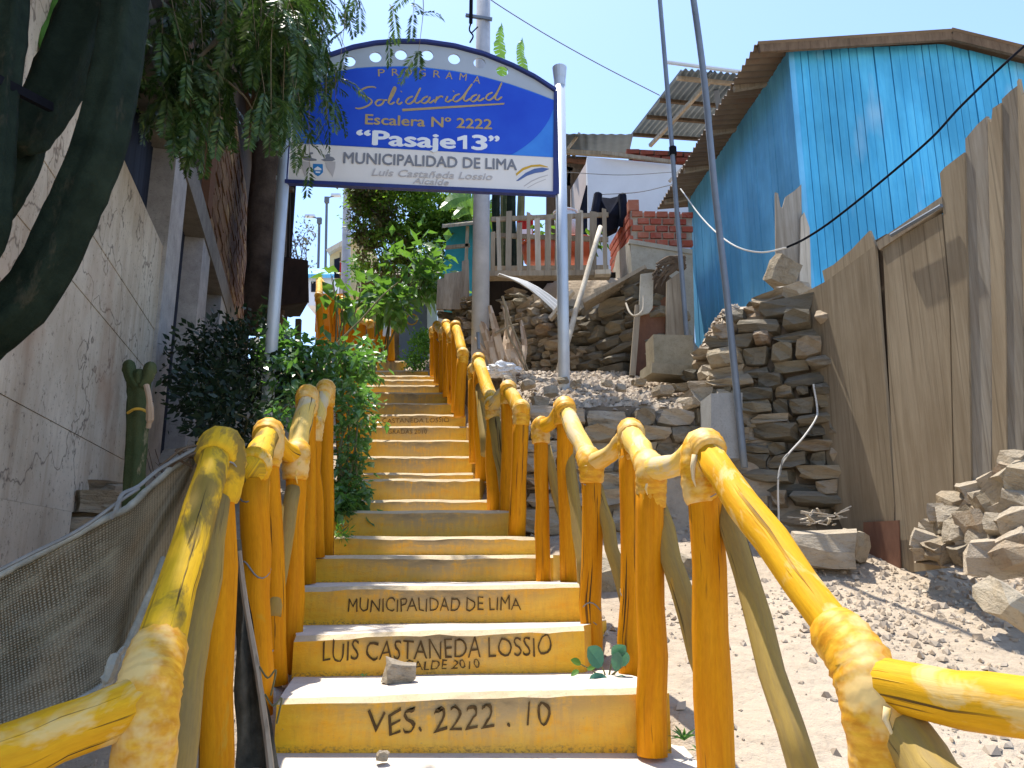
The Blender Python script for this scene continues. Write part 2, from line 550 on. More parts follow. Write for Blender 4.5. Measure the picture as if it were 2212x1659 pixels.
def blue_mat(name, lo, hi):
    g = G(name, 0.6, 0.25)
    r = g.rand()
    grain = g.noise(g.map(g.pos, (34, 34, 1.6)), 1.0, 6, 0.7)
    cloud = g.noise(g.map(g.pos, (2.0, 2.0, 1.1)), 1.0, 4, 0.65)
    fade = g.noise(g.map(g.pos, (3.0, 1.0, 0.9), (4, 0, 1)), 1.0, 3, 0.5)
    c = g.mix(g.ramp(grain, [(0.32, 0), (0.7, 1)]), lo, hi)
    c = g.mix(g.ramp(cloud, [(0.4, 0.55), (0.62, 0)]), c, tuple(x * 0.62 for x in lo))
    c = g.mix(g.ramp(fade, [(0.60, 0), (0.78, 0.75)]), c, (0.42, 0.66, 0.82))
    tint = g.math('ADD', 0.90, g.math('MULTIPLY', r, 0.2))
    c = g.mix(1.0, c, g.node('ShaderNodeCombineColor', {0: tint, 1: tint, 2: tint}).outputs[0], 'MULTIPLY')
    g.color(c)
    g.bump(grain, 0.35, 0.004)
    return g.m
M['blue'] = blue_mat('sky_blue_plank_paint', (0.06, 0.42, 0.74), (0.12, 0.56, 0.84))
M['blue_side'] = blue_mat('shade_lifted_blue_paint', (0.12, 0.46, 0.80), (0.20, 0.60, 0.88))  # plank blue washed paler, lifted against the shade on the side wall

def brick_mat(name, tones, mort):
    g = G(name, 0.93, 0.12)
    c = g.ramp(g.rand(), [(i / (len(tones) - 1), t) for i, t in enumerate(tones)])
    n = g.noise(g.pos, 16, 6, 0.7)
    c = g.mix(g.ramp(n, [(0.5, 0), (0.75, 0.65)]), c, mort)
    g.color(c)
    g.bump(n, 0.4, 0.01)
    return g.m
M['brick'] = brick_mat('red_clay_brick', [(0.36, 0.085, 0.05), (0.46, 0.13, 0.08), (0.30, 0.06, 0.04), (0.42, 0.16, 0.10)], (0.45, 0.30, 0.24))
M['brick_brown'] = brick_mat('brown_shaded_brick', [(0.13, 0.065, 0.034), (0.20, 0.115, 0.058), (0.15, 0.07, 0.037), (0.34, 0.22, 0.10)], (0.16, 0.105, 0.065))
M['mortar'] = plain('grey_mortar', (0.38, 0.33, 0.27), 0.95, 0.1, 0, 0.25, 12, 0.4)
M['mortar_dark'] = plain('brown_mortar', (0.07, 0.048, 0.032), 0.95, 0.1, 0, 0.3, 12, 0.4)

def corrug_mat(name, lo, hi, rust, amt):
    g = G(name, 0.62, 0.4, 0.15)
    n = g.noise(g.map(g.pos, (1.5, 1.5, 1.5)), 1.6, 6, 0.7)
    c = g.ramp(n, [(0.3, lo), (0.7, hi)])
    c = g.mix(g.ramp(g.noise(g.pos, 3.2, 6, 0.75), [(0.62 - amt, 0), (0.72 - amt, 0.85)]), c, rust)
    g.color(c)
    g.bump(n, 0.15, 0.004)
    return g.m
M['tin'] = corrug_mat('galvanised_tin', (0.24, 0.29, 0.32), (0.40, 0.46, 0.50), (0.20, 0.13, 0.08), 0.02)
M['tin_dark'] = corrug_mat('dark_galvanised_tin', (0.15, 0.19, 0.22), (0.26, 0.31, 0.35), (0.14, 0.10, 0.07), -0.03)
M['tin_shade'] = corrug_mat('shade_grey_tin', (0.055, 0.068, 0.078), (0.10, 0.12, 0.135), (0.06, 0.045, 0.035), -0.02)  # darker copy of the tin, the low roof's shade put into its colour
M['brick_dark'] = brick_mat('canopy_shade_brick', [(0.13, 0.03, 0.02), (0.17, 0.045, 0.028), (0.11, 0.025, 0.018)], (0.12, 0.08, 0.06))  # red brick darkened to carry the shade below the canopy
M['tin_brown'] = corrug_mat('brown_weathered_tin', (0.125, 0.088, 0.058), (0.21, 0.155, 0.105), (0.17, 0.09, 0.05), 0.05)
M['tin_white'] = corrug_mat('white_plastic_sheet', (0.42, 0.42, 0.41), (0.60, 0.60, 0.59), (0.32, 0.28, 0.22), 0.0)

M['galv'] = plain('light_galvanised_pipe', (0.52, 0.58, 0.65), 0.45, 0.5, 0.25, 0.1, 3, 0.03)
M['pole_steel'] = plain('grey_blue_steel_pole', (0.17, 0.20, 0.24), 0.55, 0.4, 0.2, 0.2, 4, 0.05)
M['navy'] = plain('navy_frame_paint', (0.022, 0.035, 0.17), 0.5, 0.4, 0, 0.2, 6, 0.03)
M['white_print'] = plain('white_sign_face', (0.78, 0.76, 0.73), 0.55, 0.3, 0, 0.04, 3, 0.01)
M['silver'] = plain('grey_sign_band', (0.40, 0.46, 0.53), 0.5, 0.4, 0, 0.06, 3, 0.02)
def sign_blue(name, lo, hi):
    g = G(name, 0.5, 0.35)
    n = g.noise(g.pos, 1.5, 4, 0.6)
    g.color(g.ramp(n, [(0.35, lo), (0.65, hi)]))
    return g.m
M['sign_light'] = sign_blue('azure_sign_print', (0.018, 0.13, 0.62), (0.05, 0.26, 0.78))
M['sign_dark'] = sign_blue('royal_blue_sign_print', (0.009, 0.06, 0.56), (0.018, 0.095, 0.64))
M['gold'] = plain('faded_gold_print', (0.44, 0.33, 0.15), 0.6, 0.2, 0, 0.1, 4, 0.01)
M['white_ink'] = plain('white_print_ink', (0.80, 0.84, 0.88), 0.6, 0.2, 0, 0.03, 4, 0.01)
M['grey_ink'] = plain('grey_print_ink', (0.21, 0.225, 0.26), 0.6, 0.2, 0, 0.1, 4, 0.01)
M['pale_ink'] = plain('faded_grey_print_ink', (0.50, 0.48, 0.48), 0.6, 0.2, 0, 0.06, 4, 0.01)
M['crest_blue'] = plain('crest_blue_ink', (0.03, 0.22, 0.55), 0.6, 0.2, 0, 0.1, 4, 0.01)
M['logo_yellow'] = plain('ochre_print_ink', (0.62, 0.38, 0.05), 0.6, 0.2, 0, 0.1, 4, 0.01)
M['logo_blue'] = plain('slate_blue_print_ink', (0.10, 0.16, 0.36), 0.6, 0.2, 0, 0.1, 4, 0.01)
M['groove'] = plain('dark_engraved_letter', (0.095, 0.058, 0.024), 0.9, 0.1, 0, 0.35, 30, 0.2)
M['groove_faint'] = plain('faint_engraved_letter', (0.17, 0.10, 0.035), 0.9, 0.1, 0, 0.35, 30, 0.2)
M['white_wall'] = plain('whitewashed_plaster', (0.66, 0.68, 0.71), 0.9, 0.15, 0, 0.07, 2, 0.15)
M['pink_wall'] = plain('pinkish_plaster', (0.58, 0.48, 0.43), 0.9, 0.15, 0, 0.1, 2, 0.15)
M['black'] = plain('black_rubber', (0.010, 0.011, 0.015), 0.95, 0.05, 0, 0.3, 6, 0.05)
M['black_cloth'] = plain('black_cloth', (0.012, 0.014, 0.024), 0.95, 0.1, 0, 0.4, 10, 0.2)
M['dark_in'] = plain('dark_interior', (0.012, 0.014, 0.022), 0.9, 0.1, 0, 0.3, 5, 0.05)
def shutter_mat():
    g = G('dark_navy_shutter', 0.7, 0.2)
    g.color(g.ramp(g.noise(g.map(g.pos, (30, 30, 1)), 1.0, 3), [(0.3, (0.012, 0.015, 0.026)), (0.7, (0.03, 0.036, 0.055))]))
    return g.m
M['shutter'] = shutter_mat()
M['mast'] = plain('dark_grey_mast', (0.10, 0.12, 0.15), 0.7, 0.2, 0, 0.2, 3, 0.05)
M['wire_white'] = plain('pale_cord', (0.62, 0.60, 0.55), 0.7, 0.2, 0, 0.1, 20, 0.05)
M['wire_grey'] = plain('grey_wire', (0.20, 0.20, 0.19), 0.6, 0.3, 0, 0.2, 20, 0.05)
M['teal'] = plain('turquoise_wall_paint', (0.05, 0.36, 0.46), 0.8, 0.2, 0, 0.2, 3, 0.1)
M['door_blue'] = corrug_mat('faded_blue_metal_door', (0.12, 0.19, 0.32), (0.20, 0.28, 0.42), (0.26, 0.24, 0.24), 0.06)
M['red_cloth'] = plain('red_cloth', (0.55, 0.04, 0.035), 0.85, 0.1, 0, 0.3, 8, 0.1)
M['orange_plastic'] = plain('orange_red_plastic', (0.60, 0.12, 0.05), 0.5, 0.4, 0, 0.15, 5, 0.02)
M['white_plastic'] = plain('white_plastic', (0.78, 0.79, 0.80), 0.45, 0.4, 0, 0.05, 5, 0.02)
M['ochre_wall'] = plain('sand_yellow_wall', (0.50, 0.40, 0.22), 0.9, 0.1, 0, 0.15, 3, 0.1)

def leaf_mat(name, lo, mid, hi, rough=0.45, spec=0.45, trans=(0.10, 0.20, 0.02), f=0.25):
    g = G(name, rough, spec)
    c = g.ramp(g.island(), [(0.0, lo), (0.5, mid), (1.0, hi)])
    big = g.noise(g.pos, 2.6, 3, 0.5)
    c = g.mix(g.ramp(big, [(0.4, 0.0), (0.65, 0.5)]), c, tuple(x * 0.55 for x in lo))
    g.color(c)
    g.leafy(trans, f)
    return g.m
M['leaf_pepper'] = leaf_mat('pepper_tree_leaf', (0.028, 0.068, 0.02), (0.06, 0.13, 0.03), (0.15, 0.23, 0.06), 0.36, 0.5, (0.10, 0.20, 0.03), 0.22)
M['leaf_tree'] = leaf_mat('light_green_tree_leaf', (0.08, 0.17, 0.025), (0.14, 0.27, 0.04), (0.24, 0.38, 0.06), 0.5, 0.35, (0.24, 0.42, 0.03), 0.4)
M['leaf_brown'] = leaf_mat('dry_olive_leaf', (0.08, 0.09, 0.04), (0.15, 0.14, 0.06), (0.26, 0.20, 0.09), 0.6, 0.3, (0.2, 0.2, 0.05), 0.2)
M['leaf_broad'] = leaf_mat('glossy_broad_leaf', (0.04, 0.11, 0.03), (0.07, 0.165, 0.04), (0.12, 0.24, 0.06), 0.32, 0.55, (0.20, 0.42, 0.04), 0.32)
M['leaf_vine'] = leaf_mat('ivy_vine_leaf', (0.04, 0.105, 0.035), (0.075, 0.165, 0.045), (0.15, 0.28, 0.08), 0.33, 0.6, (0.18, 0.42, 0.05), 0.3)
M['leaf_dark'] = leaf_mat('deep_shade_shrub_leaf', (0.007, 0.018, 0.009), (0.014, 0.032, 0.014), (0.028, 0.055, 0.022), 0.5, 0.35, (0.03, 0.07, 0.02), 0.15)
M['leaf_bright'] = leaf_mat('bright_bush_leaf', (0.06, 0.17, 0.02), (0.10, 0.26, 0.03), (0.17, 0.34, 0.05), 0.5, 0.3, (0.20, 0.42, 0.03), 0.3)
M['leaf_banana'] = leaf_mat('banana_leaf', (0.06, 0.16, 0.03), (0.09, 0.22, 0.04), (0.16, 0.32, 0.06), 0.4, 0.4, (0.25, 0.45, 0.04), 0.4)
M['leaf_blue'] = leaf_mat('blue_green_leaf', (0.045, 0.15, 0.115), (0.06, 0.19, 0.14), (0.10, 0.26, 0.18), 0.45, 0.4, (0.1, 0.3, 0.12), 0.2)
M['leaf_dry'] = leaf_mat('grey_twig_leaf', (0.20, 0.20, 0.15), (0.32, 0.31, 0.24), (0.45, 0.44, 0.36), 0.7, 0.2, (0.3, 0.3, 0.2), 0.2)
M['husk'] = leaf_mat('dry_banana_husk', (0.36, 0.24, 0.15), (0.55, 0.40, 0.27), (0.66, 0.53, 0.40), 0.8, 0.15, (0.5, 0.35, 0.2), 0.2)
M['stem'] = plain('green_brown_stem', (0.14, 0.13, 0.06), 0.8, 0.2, 0, 0.3, 9, 0.2)
M['twig'] = plain('pale_twig_bark', (0.26, 0.21, 0.14), 0.9, 0.1, 0, 0.3, 9, 0.3)
M['bark'] = plain('rough_dark_bark', (0.075, 0.055, 0.042), 0.95, 0.1, 0, 0.5, 5, 0.9)

def cactus_mat(name, lo, hi, scar):
    g = G(name, 0.8, 0.1)
    n = g.noise(g.pos, 9, 5, 0.65)
    c = g.ramp(n, [(0.3, lo), (0.75, hi)])
    c = g.mix(g.ramp(g.noise(g.map(g.pos, (9, 9, 3)), 1.0, 5, 0.7), [(0.58, 0), (0.66, 0.8)]), c, scar)
    g.color(c)
    g.bump(g.noise(g.pos, 30, 5, 0.75), 0.7, 0.012)
    return g.m
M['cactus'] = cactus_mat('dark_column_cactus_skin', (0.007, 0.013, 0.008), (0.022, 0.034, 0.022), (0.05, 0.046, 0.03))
M['cactus_lit'] = cactus_mat('sunlit_green_cactus_skin', (0.06, 0.16, 0.03), (0.12, 0.28, 0.06), (0.10, 0.12, 0.05))  # brighter copy of the skin, sunlight on the tip put into the green
M['cactus_small'] = cactus_mat('scarred_cactus_skin', (0.035, 0.055, 0.022), (0.085, 0.10, 0.045), (0.33, 0.27, 0.17))

def net_mat():
    g = G('woven_shade_net', 0.9, 0.12)
    w1 = g.wave(g.uv, 19, 1.6, 3, 2.0, 'Y')
    w2 = g.wave(g.uv, 27, 2.0, 3, 2.0, 'X')
    big = g.noise(g.map(g.uv, (5, 6, 1)), 1.0, 5, 0.65)
    c = g.mix(g.math('MULTIPLY', w1, w2), (0.06, 0.048, 0.026), (0.58, 0.50, 0.35))
    c = g.mix(g.ramp(big, [(0.45, 0), (0.7, 0.7)]), c, (0.48, 0.42, 0.28))
    c = g.mix(g.ramp(g.noise(g.map(g.uv, (9, 5, 1), (2, 5, 0)), 1.0, 4), [(0.6, 0), (0.72, 0.6)]), c, (0.06, 0.05, 0.03))
    g.color(c)
    g.bump(g.math('ADD', w1, g.math('MULTIPLY', w2, 0.4)), 0.5, 0.004)
    g.leafy((0.42, 0.36, 0.24), 0.42)
    return g.m
M['net'] = net_mat()
M['net_dark'] = plain('dark_grey_hanging_cloth', (0.085, 0.078, 0.06), 0.95, 0.1, 0, 0.5, 14, 0.5)
M['net_rim'] = plain('grey_green_net_hem', (0.30, 0.29, 0.24), 0.9, 0.1, 0, 0.4, 14, 0.4)
M['paper'] = plain('crumpled_white_bag', (0.70, 0.71, 0.73), 0.55, 0.3, 0, 0.08, 8, 0.2)
def pole_mat():
    g = G('ringed_pole_concrete', 0.85, 0.2)
    w = g.wave(g.map(g.pos, (0.0, 0.0, 1.0)), 26, 1.0, 3, 2.0, 'Z', 'SAW')
    n = g.noise(g.pos, 6, 5)
    c = g.ramp(n, [(0.3, (0.34, 0.36, 0.40)), (0.7, (0.46, 0.48, 0.52))])
    c = g.mix(g.ramp(w, [(0.86, 0), (0.97, 0.6)]), c, (0.22, 0.23, 0.25))
    g.color(c)
    g.bump(w, 0.3, 0.006)
    return g.m
M['pole'] = pole_mat()

# ------------------------------------------------------------------ the staircase data (measured) and the hillside
STEPS = [  # v of the tread edge, u left, u right, distance, lift of left and right end in px
    (1505, 598, 1445, 2.65, 10, -17), (1368, 635, 1262, 3.08, 8, -12), (1268, 632, 1252, 3.46, 3, -4), (1201, 660, 1195, 3.97, 1, 0),
    (1160, 690, 1185, 4.33, -1, 1), (1104, 700, 1135, 4.72, 0, -1), (1080, 745, 1052, 5.3, 0, 0), (1035, 750, 1036, 5.75, 0, 0),
    (1022, 750, 1022, 6.2, 0, 0), (986, 760, 1019, 6.65, 0, 0), (950, 765, 1019, 7.1, 0, 1), (920, 765, 1007, 7.5, 0, 1),
    (895, 770, 1006, 7.95, 0, 0), (870, 775, 976, 8.45, 0, 1), (847, 780, 973, 8.95, 0, 1), (831, 782, 964, 9.4, 0, 1),
    (819, 784, 953, 9.85, 0, 1), (810, 788, 940, 10.3, 0, 1), (800, 790, 925, 10.75, 0, 0), (779, 815, 872, 12.6, 0, 0)]
GZ0 = P(1000, 1625, 2.65).z
_fz = [(2.65, GZ0)]
for (_v, _a, _b, _Y, _l, _r) in STEPS:
    _fz.append((_Y + 0.25, P(1000, _v, _Y).z))
XL = [(0.0, -0.55)] + [(s[3], P(s[1], s[0], s[3]).x) for s in STEPS]
XR = [(0.0, 0.75)] + [(s[3], P(s[2], s[0], s[3]).x) for s in STEPS]

def stair_z(y):
    if y < 2.65:
        return GZ0 + 0.25 * (y - 2.65)
    if y > 12.6:
        return _fz[-1][1] + 0.17 * (min(y, 26) - 12.6)
    return interp(y, _fz)

def ground_h(x, y, rough=True):
    st = stair_z(y)
    xl, xr = interp(y, XL), interp(y, XR)
    if x > (xl + xr) / 2:
        near = EYE - 0.605 + 0.33 * (y - 2.65) if y > 2.65 else GZ0 + 0.25 * (y - 2.65)
        yy = y - 1.1 * max(0.0, min(1.4, 0.55 - x)) if y > 7 else y
        terr = EYE + interp(yy, [(5.0, 0.95), (7.0, 1.66), (7.7, 1.8), (7.8, 2.62), (8.05, 2.98), (9.5, 3.1), (12, 3.3), (16, 3.9), (26, 5.2)])
        house = EYE + interp(y, [(4.9, 0.9), (5.1, 1.45), (6.0, 1.98), (9, 2.15), (12, 2.4), (16, 3.4), (26, 5.0)])
        up = lerp(terr, house, sstep(1.44 + 0.12 * (y - 5), 1.64 + 0.12 * (y - 5), x))
        h = lerp(near, up, sstep(4.92, 5.06, y))
        k = sstep(xr + 0.02, xr + (0.10 if y < 5 else 0.45), x)
        h = lerp(min(h, st - 0.12), h, k)
        if x < xr + 0.05:
            h = min(h, st - 0.12)
    else:
        near = EYE - 0.55 + 0.31 * (y - 2.65) if y > 2.65 else GZ0 + 0.25 * (y - 2.65)
        h = lerp(near, st, sstep(6, 9, y))
        if x > xl - 0.05:
            h = min(h, st - 0.12)
    if y > 26:
        h += 0.0
    if rough:
        a = 0.035 if (x > xr + 0.1 or x < xl - 0.1) else 0.0
        h += a * noise.noise(Vector((x * 1.7, y * 1.7, 0.3))) + a * 0.5 * noise.noise(Vector((x * 6, y * 6, 4.3)))
    return h

def grid_axis(lo, hi, step, far):
    a = []
    x = lo
    while x < hi:
        a.append(x); x += step
    a.append(hi)
    d, x = step, hi
    while x < far:
        d *= 1.6; x += d; a.append(x)
    d, x, pre = step, lo, []
    while x > -far:
        d *= 1.6; x -= d; pre.append(x)
    return pre[::-1] + a
gx = grid_axis(-5.0, 6.0, 0.075, 400)
gy = grid_axis(0.2, 14.0, 0.075, 400)
mb = MB()
mb.v = [Vector((x, y, ground_h(x, max(-4.0, min(y, 60))))) for y in gy for x in gx]
nx = len(gx)
for j in range(len(gy) - 1):
    for i in range(nx - 1):
        mb.f.append([j * nx + i, j * nx + i + 1, (j + 1) * nx + i + 1, (j + 1) * nx + i])
        mb.m.append(0); mb.uv.append([(0, 0)] * 4)
ground = mb.build('ground', M['ground'], smooth=True)
ground['kind'] = 'structure'

# concrete apron in front of the bottom step
mb = MB()
_a = [(-1.0, 1.2), (0.62, 1.2), (0.60, 2.2), (0.56, 2.75), (-0.80, 2.75), (-0.92, 2.0)]
_top = [Vector((x, y, GZ0 + 0.006 + 0.10 * min(0, (y - 2.65)))) for x, y in _a]
mb.add(_top + [p - Vector((0, 0, 0.4)) for p in _top], [list(range(6)), list(range(11, 5, -1))] + [[(i + 1) % 6, i, 6 + i, 6 + (i + 1) % 6] for i in range(6)])
path = mb.build('path', M['apron'])
path['kind'] = 'structure'

# ------------------------------------------------------------------ lettering helper
_TXT = {}
def text_geom(body, bold=0.0):
    key = (body, bold)
    if key not in _TXT:
        cu = bpy.data.curves.new('text', 'FONT')
        cu.body = body
        cu.size = 1.0
        cu.offset = bold
        cu.resolution_u = 3
        cu.extrude = 0.5
        ob = bpy.data.objects.new('text', cu)
        COL.objects.link(ob)
        bpy.context.view_layer.update()
        me = bpy.data.meshes.new_from_object(ob.evaluated_get(bpy.context.evaluated_depsgraph_get()))
        _TXT[key] = ([v.co.copy() for v in me.vertices], [list(p.vertices) for p in me.polygons])
        bpy.data.objects.remove(ob); bpy.data.meshes.remove(me); bpy.data.curves.remove(cu)
    return _TXT[key]

def put_text(mb, body, A, B, H, n, depth=0.003, bold=0.0, shear=0.0, capref=None):
    """text between baseline ends A and B, H = vector of the capital height, standing proud by depth along n"""
    vs, fs = text_geom(body)
    cap = max(v.y for v in text_geom('H')[0])
    x0, x1 = min(v.x for v in vs), max(v.x for v in vs)
    A, B, H, n = Vector(A), Vector(B), Vector(H), Vector(n).normalized()
    X = (B - A)
    # bold letters are struck several times, each strike a hair further out
    k = 0
    for dx, dy in ([(0, 0)] if bold == 0 else [(-bold, 0), (bold, 0), (0, bold * 0.8), (0, -bold * 0.8), (0, 0)]):
        mb.add([A + X * ((v.x + dx - x0) / (x1 - x0)) + H * ((v.y + dy) / cap) + n * ((v.z + 0.5) * depth + 0.00012 * k) for v in vs], fs)
        k += 1
    return mb

# ------------------------------------------------------------------ staircase
stair = thing('concrete_staircase', 'long flight of yellow painted concrete steps with engraved lettering climbing between log handrails', 'staircase', (0, 2.65, GZ0))
step_objs = []
rs = random.Random(3)
for k, (v, ul, ur, Y, ll, lr) in enumerate(STEPS):
    N = 16
    zt_prev = GZ0 if k == 0 else P(1000, STEPS[k - 1][0], STEPS[k - 1][3]).z
    if k + 1 < len(STEPS):
        s2 = STEPS[k + 1]
        Yb = s2[3] + 0.06
        xlb, xrb = min(P(s2[1], s2[0], s2[3]).x, P(ul, v, Y).x - 0.05), P(s2[2], s2[0], s2[3]).x + 0.12
    else:
        Yb, xlb, xrb = Y + 1.5, P(ul, v, Y).x - 0.3, P(ur, v, Y).x + 0.2
    zb = zt_prev - (0.30 if k else 0.2)
    mb = MB()
    tops, lips, lows, backs = [], [], [], []
    lip = 0.009 + 0.0011 * Y
    for i in range(N + 1):
        t = i / N
        u = lerp(ul, ur, t)
        vv = v + lerp(ll, lr, t) + (rs.random() - 0.5) * 4.0 / Y + 3.5 / Y * sin(t * pi * 3 + k)
        f = P(u, vv, Y)
        tops.append(f + Vector((0, 0.022 + 0.01 * rs.random(), 0.004)))
        lips.append(f + Vector((0, 0.0, -lip * (0.7 + 0.6 * rs.random()))))
        lows.append(Vector((f.x, Y, zb)))
        zc = P(1000, v, Y).z
        backs.append(Vector((lerp(xlb, xrb, t), Yb, lerp(f.z, zc, 0.6) + 0.004)))
    n1 = N + 1
    vs = tops + lips + lows + backs
    fs, ms, uvs = [], [], []
    for i in range(N):
        t0, t1 = i / N, (i + 1) / N
        fs.append([2 * n1 + i, 2 * n1 + i + 1, n1 + i + 1, n1 + i]); ms.append(0)
        hh = (zt_prev - zb) / max(0.05, (lips[i].z - zb))
        vb = -hh / (1 - hh) if hh < 0.97 else -4
        uvs.append([(t0, vb), (t1, vb), (t1, 1), (t0, 1)])
        fs.append([n1 + i, n1 + i + 1, i + 1, i]); ms.append(2); uvs.append([(0, 0)] * 4)
        fs.append([i, i + 1, 3 * n1 + i + 1, 3 * n1 + i]); ms.append(1); uvs.append([(0, 0)] * 4)
    lowb = [Vector((b.x, b.y, zb)) for b in (backs[0], backs[-1])]
    b0 = len(vs)
    vs += lowb
    fs.append([2 * n1, n1, 0, 3 * n1, b0]); ms.append(0); uvs.append([(0.02, 0.1), (0.02, 0.9), (0.02, 1), (0.02, 1), (0.02, 0.1)])
    fs.append([2 * n1 + N, b0 + 1, 3 * n1 + N, N, n1 + N]); ms.append(0); uvs.append([(0.98, 0.1), (0.98, 0.1), (0.98, 1), (0.98, 1), (0.98, 0.9)])
    mb.add(vs, fs, 0, uvs)
    mb.m = ms
    step_objs.append(mb.build('step', [M['riser'], M['tread'], M['nosing']], stair))
for i, (v, ul, ur, Y, ll, lr) in enumerate(STEPS):
    pass

def step_text(k, body, uA, vA, uB, vB, hpx, mat='groove', bold=0.0, dy=0.004, jit=0.0, lbl=None):
    """hand-engraved letters on the riser of step k, each letter a little out of line"""
    Y = STEPS[k][3]
    A, B = P(uA, vA, Y - 0.001), P(uB, vB, Y - 0.001)
    mb = MB()
    vs, fs = text_geom(body, -0.011)
    cap = max(p.y for p in text_geom('H')[0])
    x0, x1 = min(p.x for p in vs), max(p.x for p in vs)
    X = B - A
    H = hpx * (P(1000, 1000, Y) - P(1000, 1001, Y)).length
    out = []
    for p in vs:
        s = (p.x - x0) / (x1 - x0)
        w = jit * 1.6 * noise.noise(Vector((s * len(body) * 0.9, k, 0))) + jit * 0.7 * noise.noise(Vector((s * 60, k + 5, p.y * 3)))
        out.append(A + X * s + Vector((0, 0, H * (p.y / cap * (1 + w) + w * 0.8) + 0)) + Vector((jit * 0.03 * noise.noise(Vector((s * 50, p.y * 3, k))) + 0.12 * jit * (p.y - 0.35) * noise.noise(Vector((s * len(body), 3.3, k))), -dy * (p.z + 0.5), 0)))
    mb.add(out, fs)
    o = mb.build('lettering', M[mat], step_objs[k])
    return o
step_text(0, 'VES. 2222 . 10', 793, 1588, 1190, 1566, 46, jit=0.14)
step_text(1, 'LUIS CASTANEDA LOSSIO', 697, 1429, 1192, 1416, 38, jit=0.10)
step_text(1, 'ALCALDE 2010', 836, 1449, 1036, 1443, 17, jit=0.16)
step_text(2, 'MUNICIPALIDAD DE LIMA', 752, 1322, 1125, 1318, 27, jit=0.10, bold=0.01)
step_text(12, 'CASTANEDA LOSSIO', 826, 914, 970, 912, 10, 'groove_faint', jit=0.1, bold=0.01)
step_text(11, 'GRADAS 2010', 838, 937, 922, 937, 9, 'groove_faint', jit=0.1, bold=0.01)

# far upper flight turning left, seen through the leaves
flight = thing('stair_flight', 'short distant flight of yellow steps turning left above the leaves', 'staircase', P(730, 760, 13.4))
for k, (v, ul, ur, Y) in enumerate([(752, 700, 842, 12.9), (728, 692, 835, 13.5), (704, 688, 800, 14.1), (680, 684, 765, 14.7), (656, 683, 760, 15.3), (634, 684, 752, 15.9)]):
    a, b = P(ul, v, Y), P(ur, v, Y)
    mb = MB()
    mb.hexa([Vector((a.x, Y, a.z - 0.6)), Vector((b.x, Y, a.z - 0.6)), Vector((b.x, Y + 0.9, a.z - 0.6)), Vector((a.x, Y + 0.9, a.z - 0.6))],
            [a, b, b + Vector((0, 0.9, 0)), a + Vector((0, 0.9, 0))])
    mb.build('step', M['riser'] if k % 2 else M['post'], flight)

# ------------------------------------------------------------------ stones
def stone_mesh(seed, sharp=0.13, mat='stone'):
    rnd = random.Random(seed)
    bm = bmesh.new()
    bmesh.ops.create_cube(bm, size=1.0)
    bmesh.ops.subdivide_edges(bm, edges=bm.edges[:], cuts=1, use_grid_fill=True)
    for v in bm.verts:
        k = sum(1 for c in v.co if abs(c) > 0.4)
        v.co *= {3: 0.84, 2: 0.94, 1: 1.0}.get(k, 1)
        v.co += Vector((rnd.uniform(-1, 1), rnd.uniform(-1, 1), rnd.uniform(-1, 1))) * sharp
    me = bpy.data.meshes.new('stone')
    bm.to_mesh(me); bm.free()
    me.materials.append(M[mat])
    return me
POOL = {m: [stone_mesh(10 + i, 0.06 + 0.012 * i, m) for i in range(8)] for m in ('stone', 'stone_dark', 'stone_pale')}

def put_stone(parent, c, size, rot, mat='stone', rnd=random, name='stone'):
    o = bpy.data.objects.new(name, rnd.choice(POOL[mat]))
    link(o, parent)
    o.location = Vector(c) - WPOS[parent.name]
    o.scale = size
    o.rotation_euler = rot
    return o

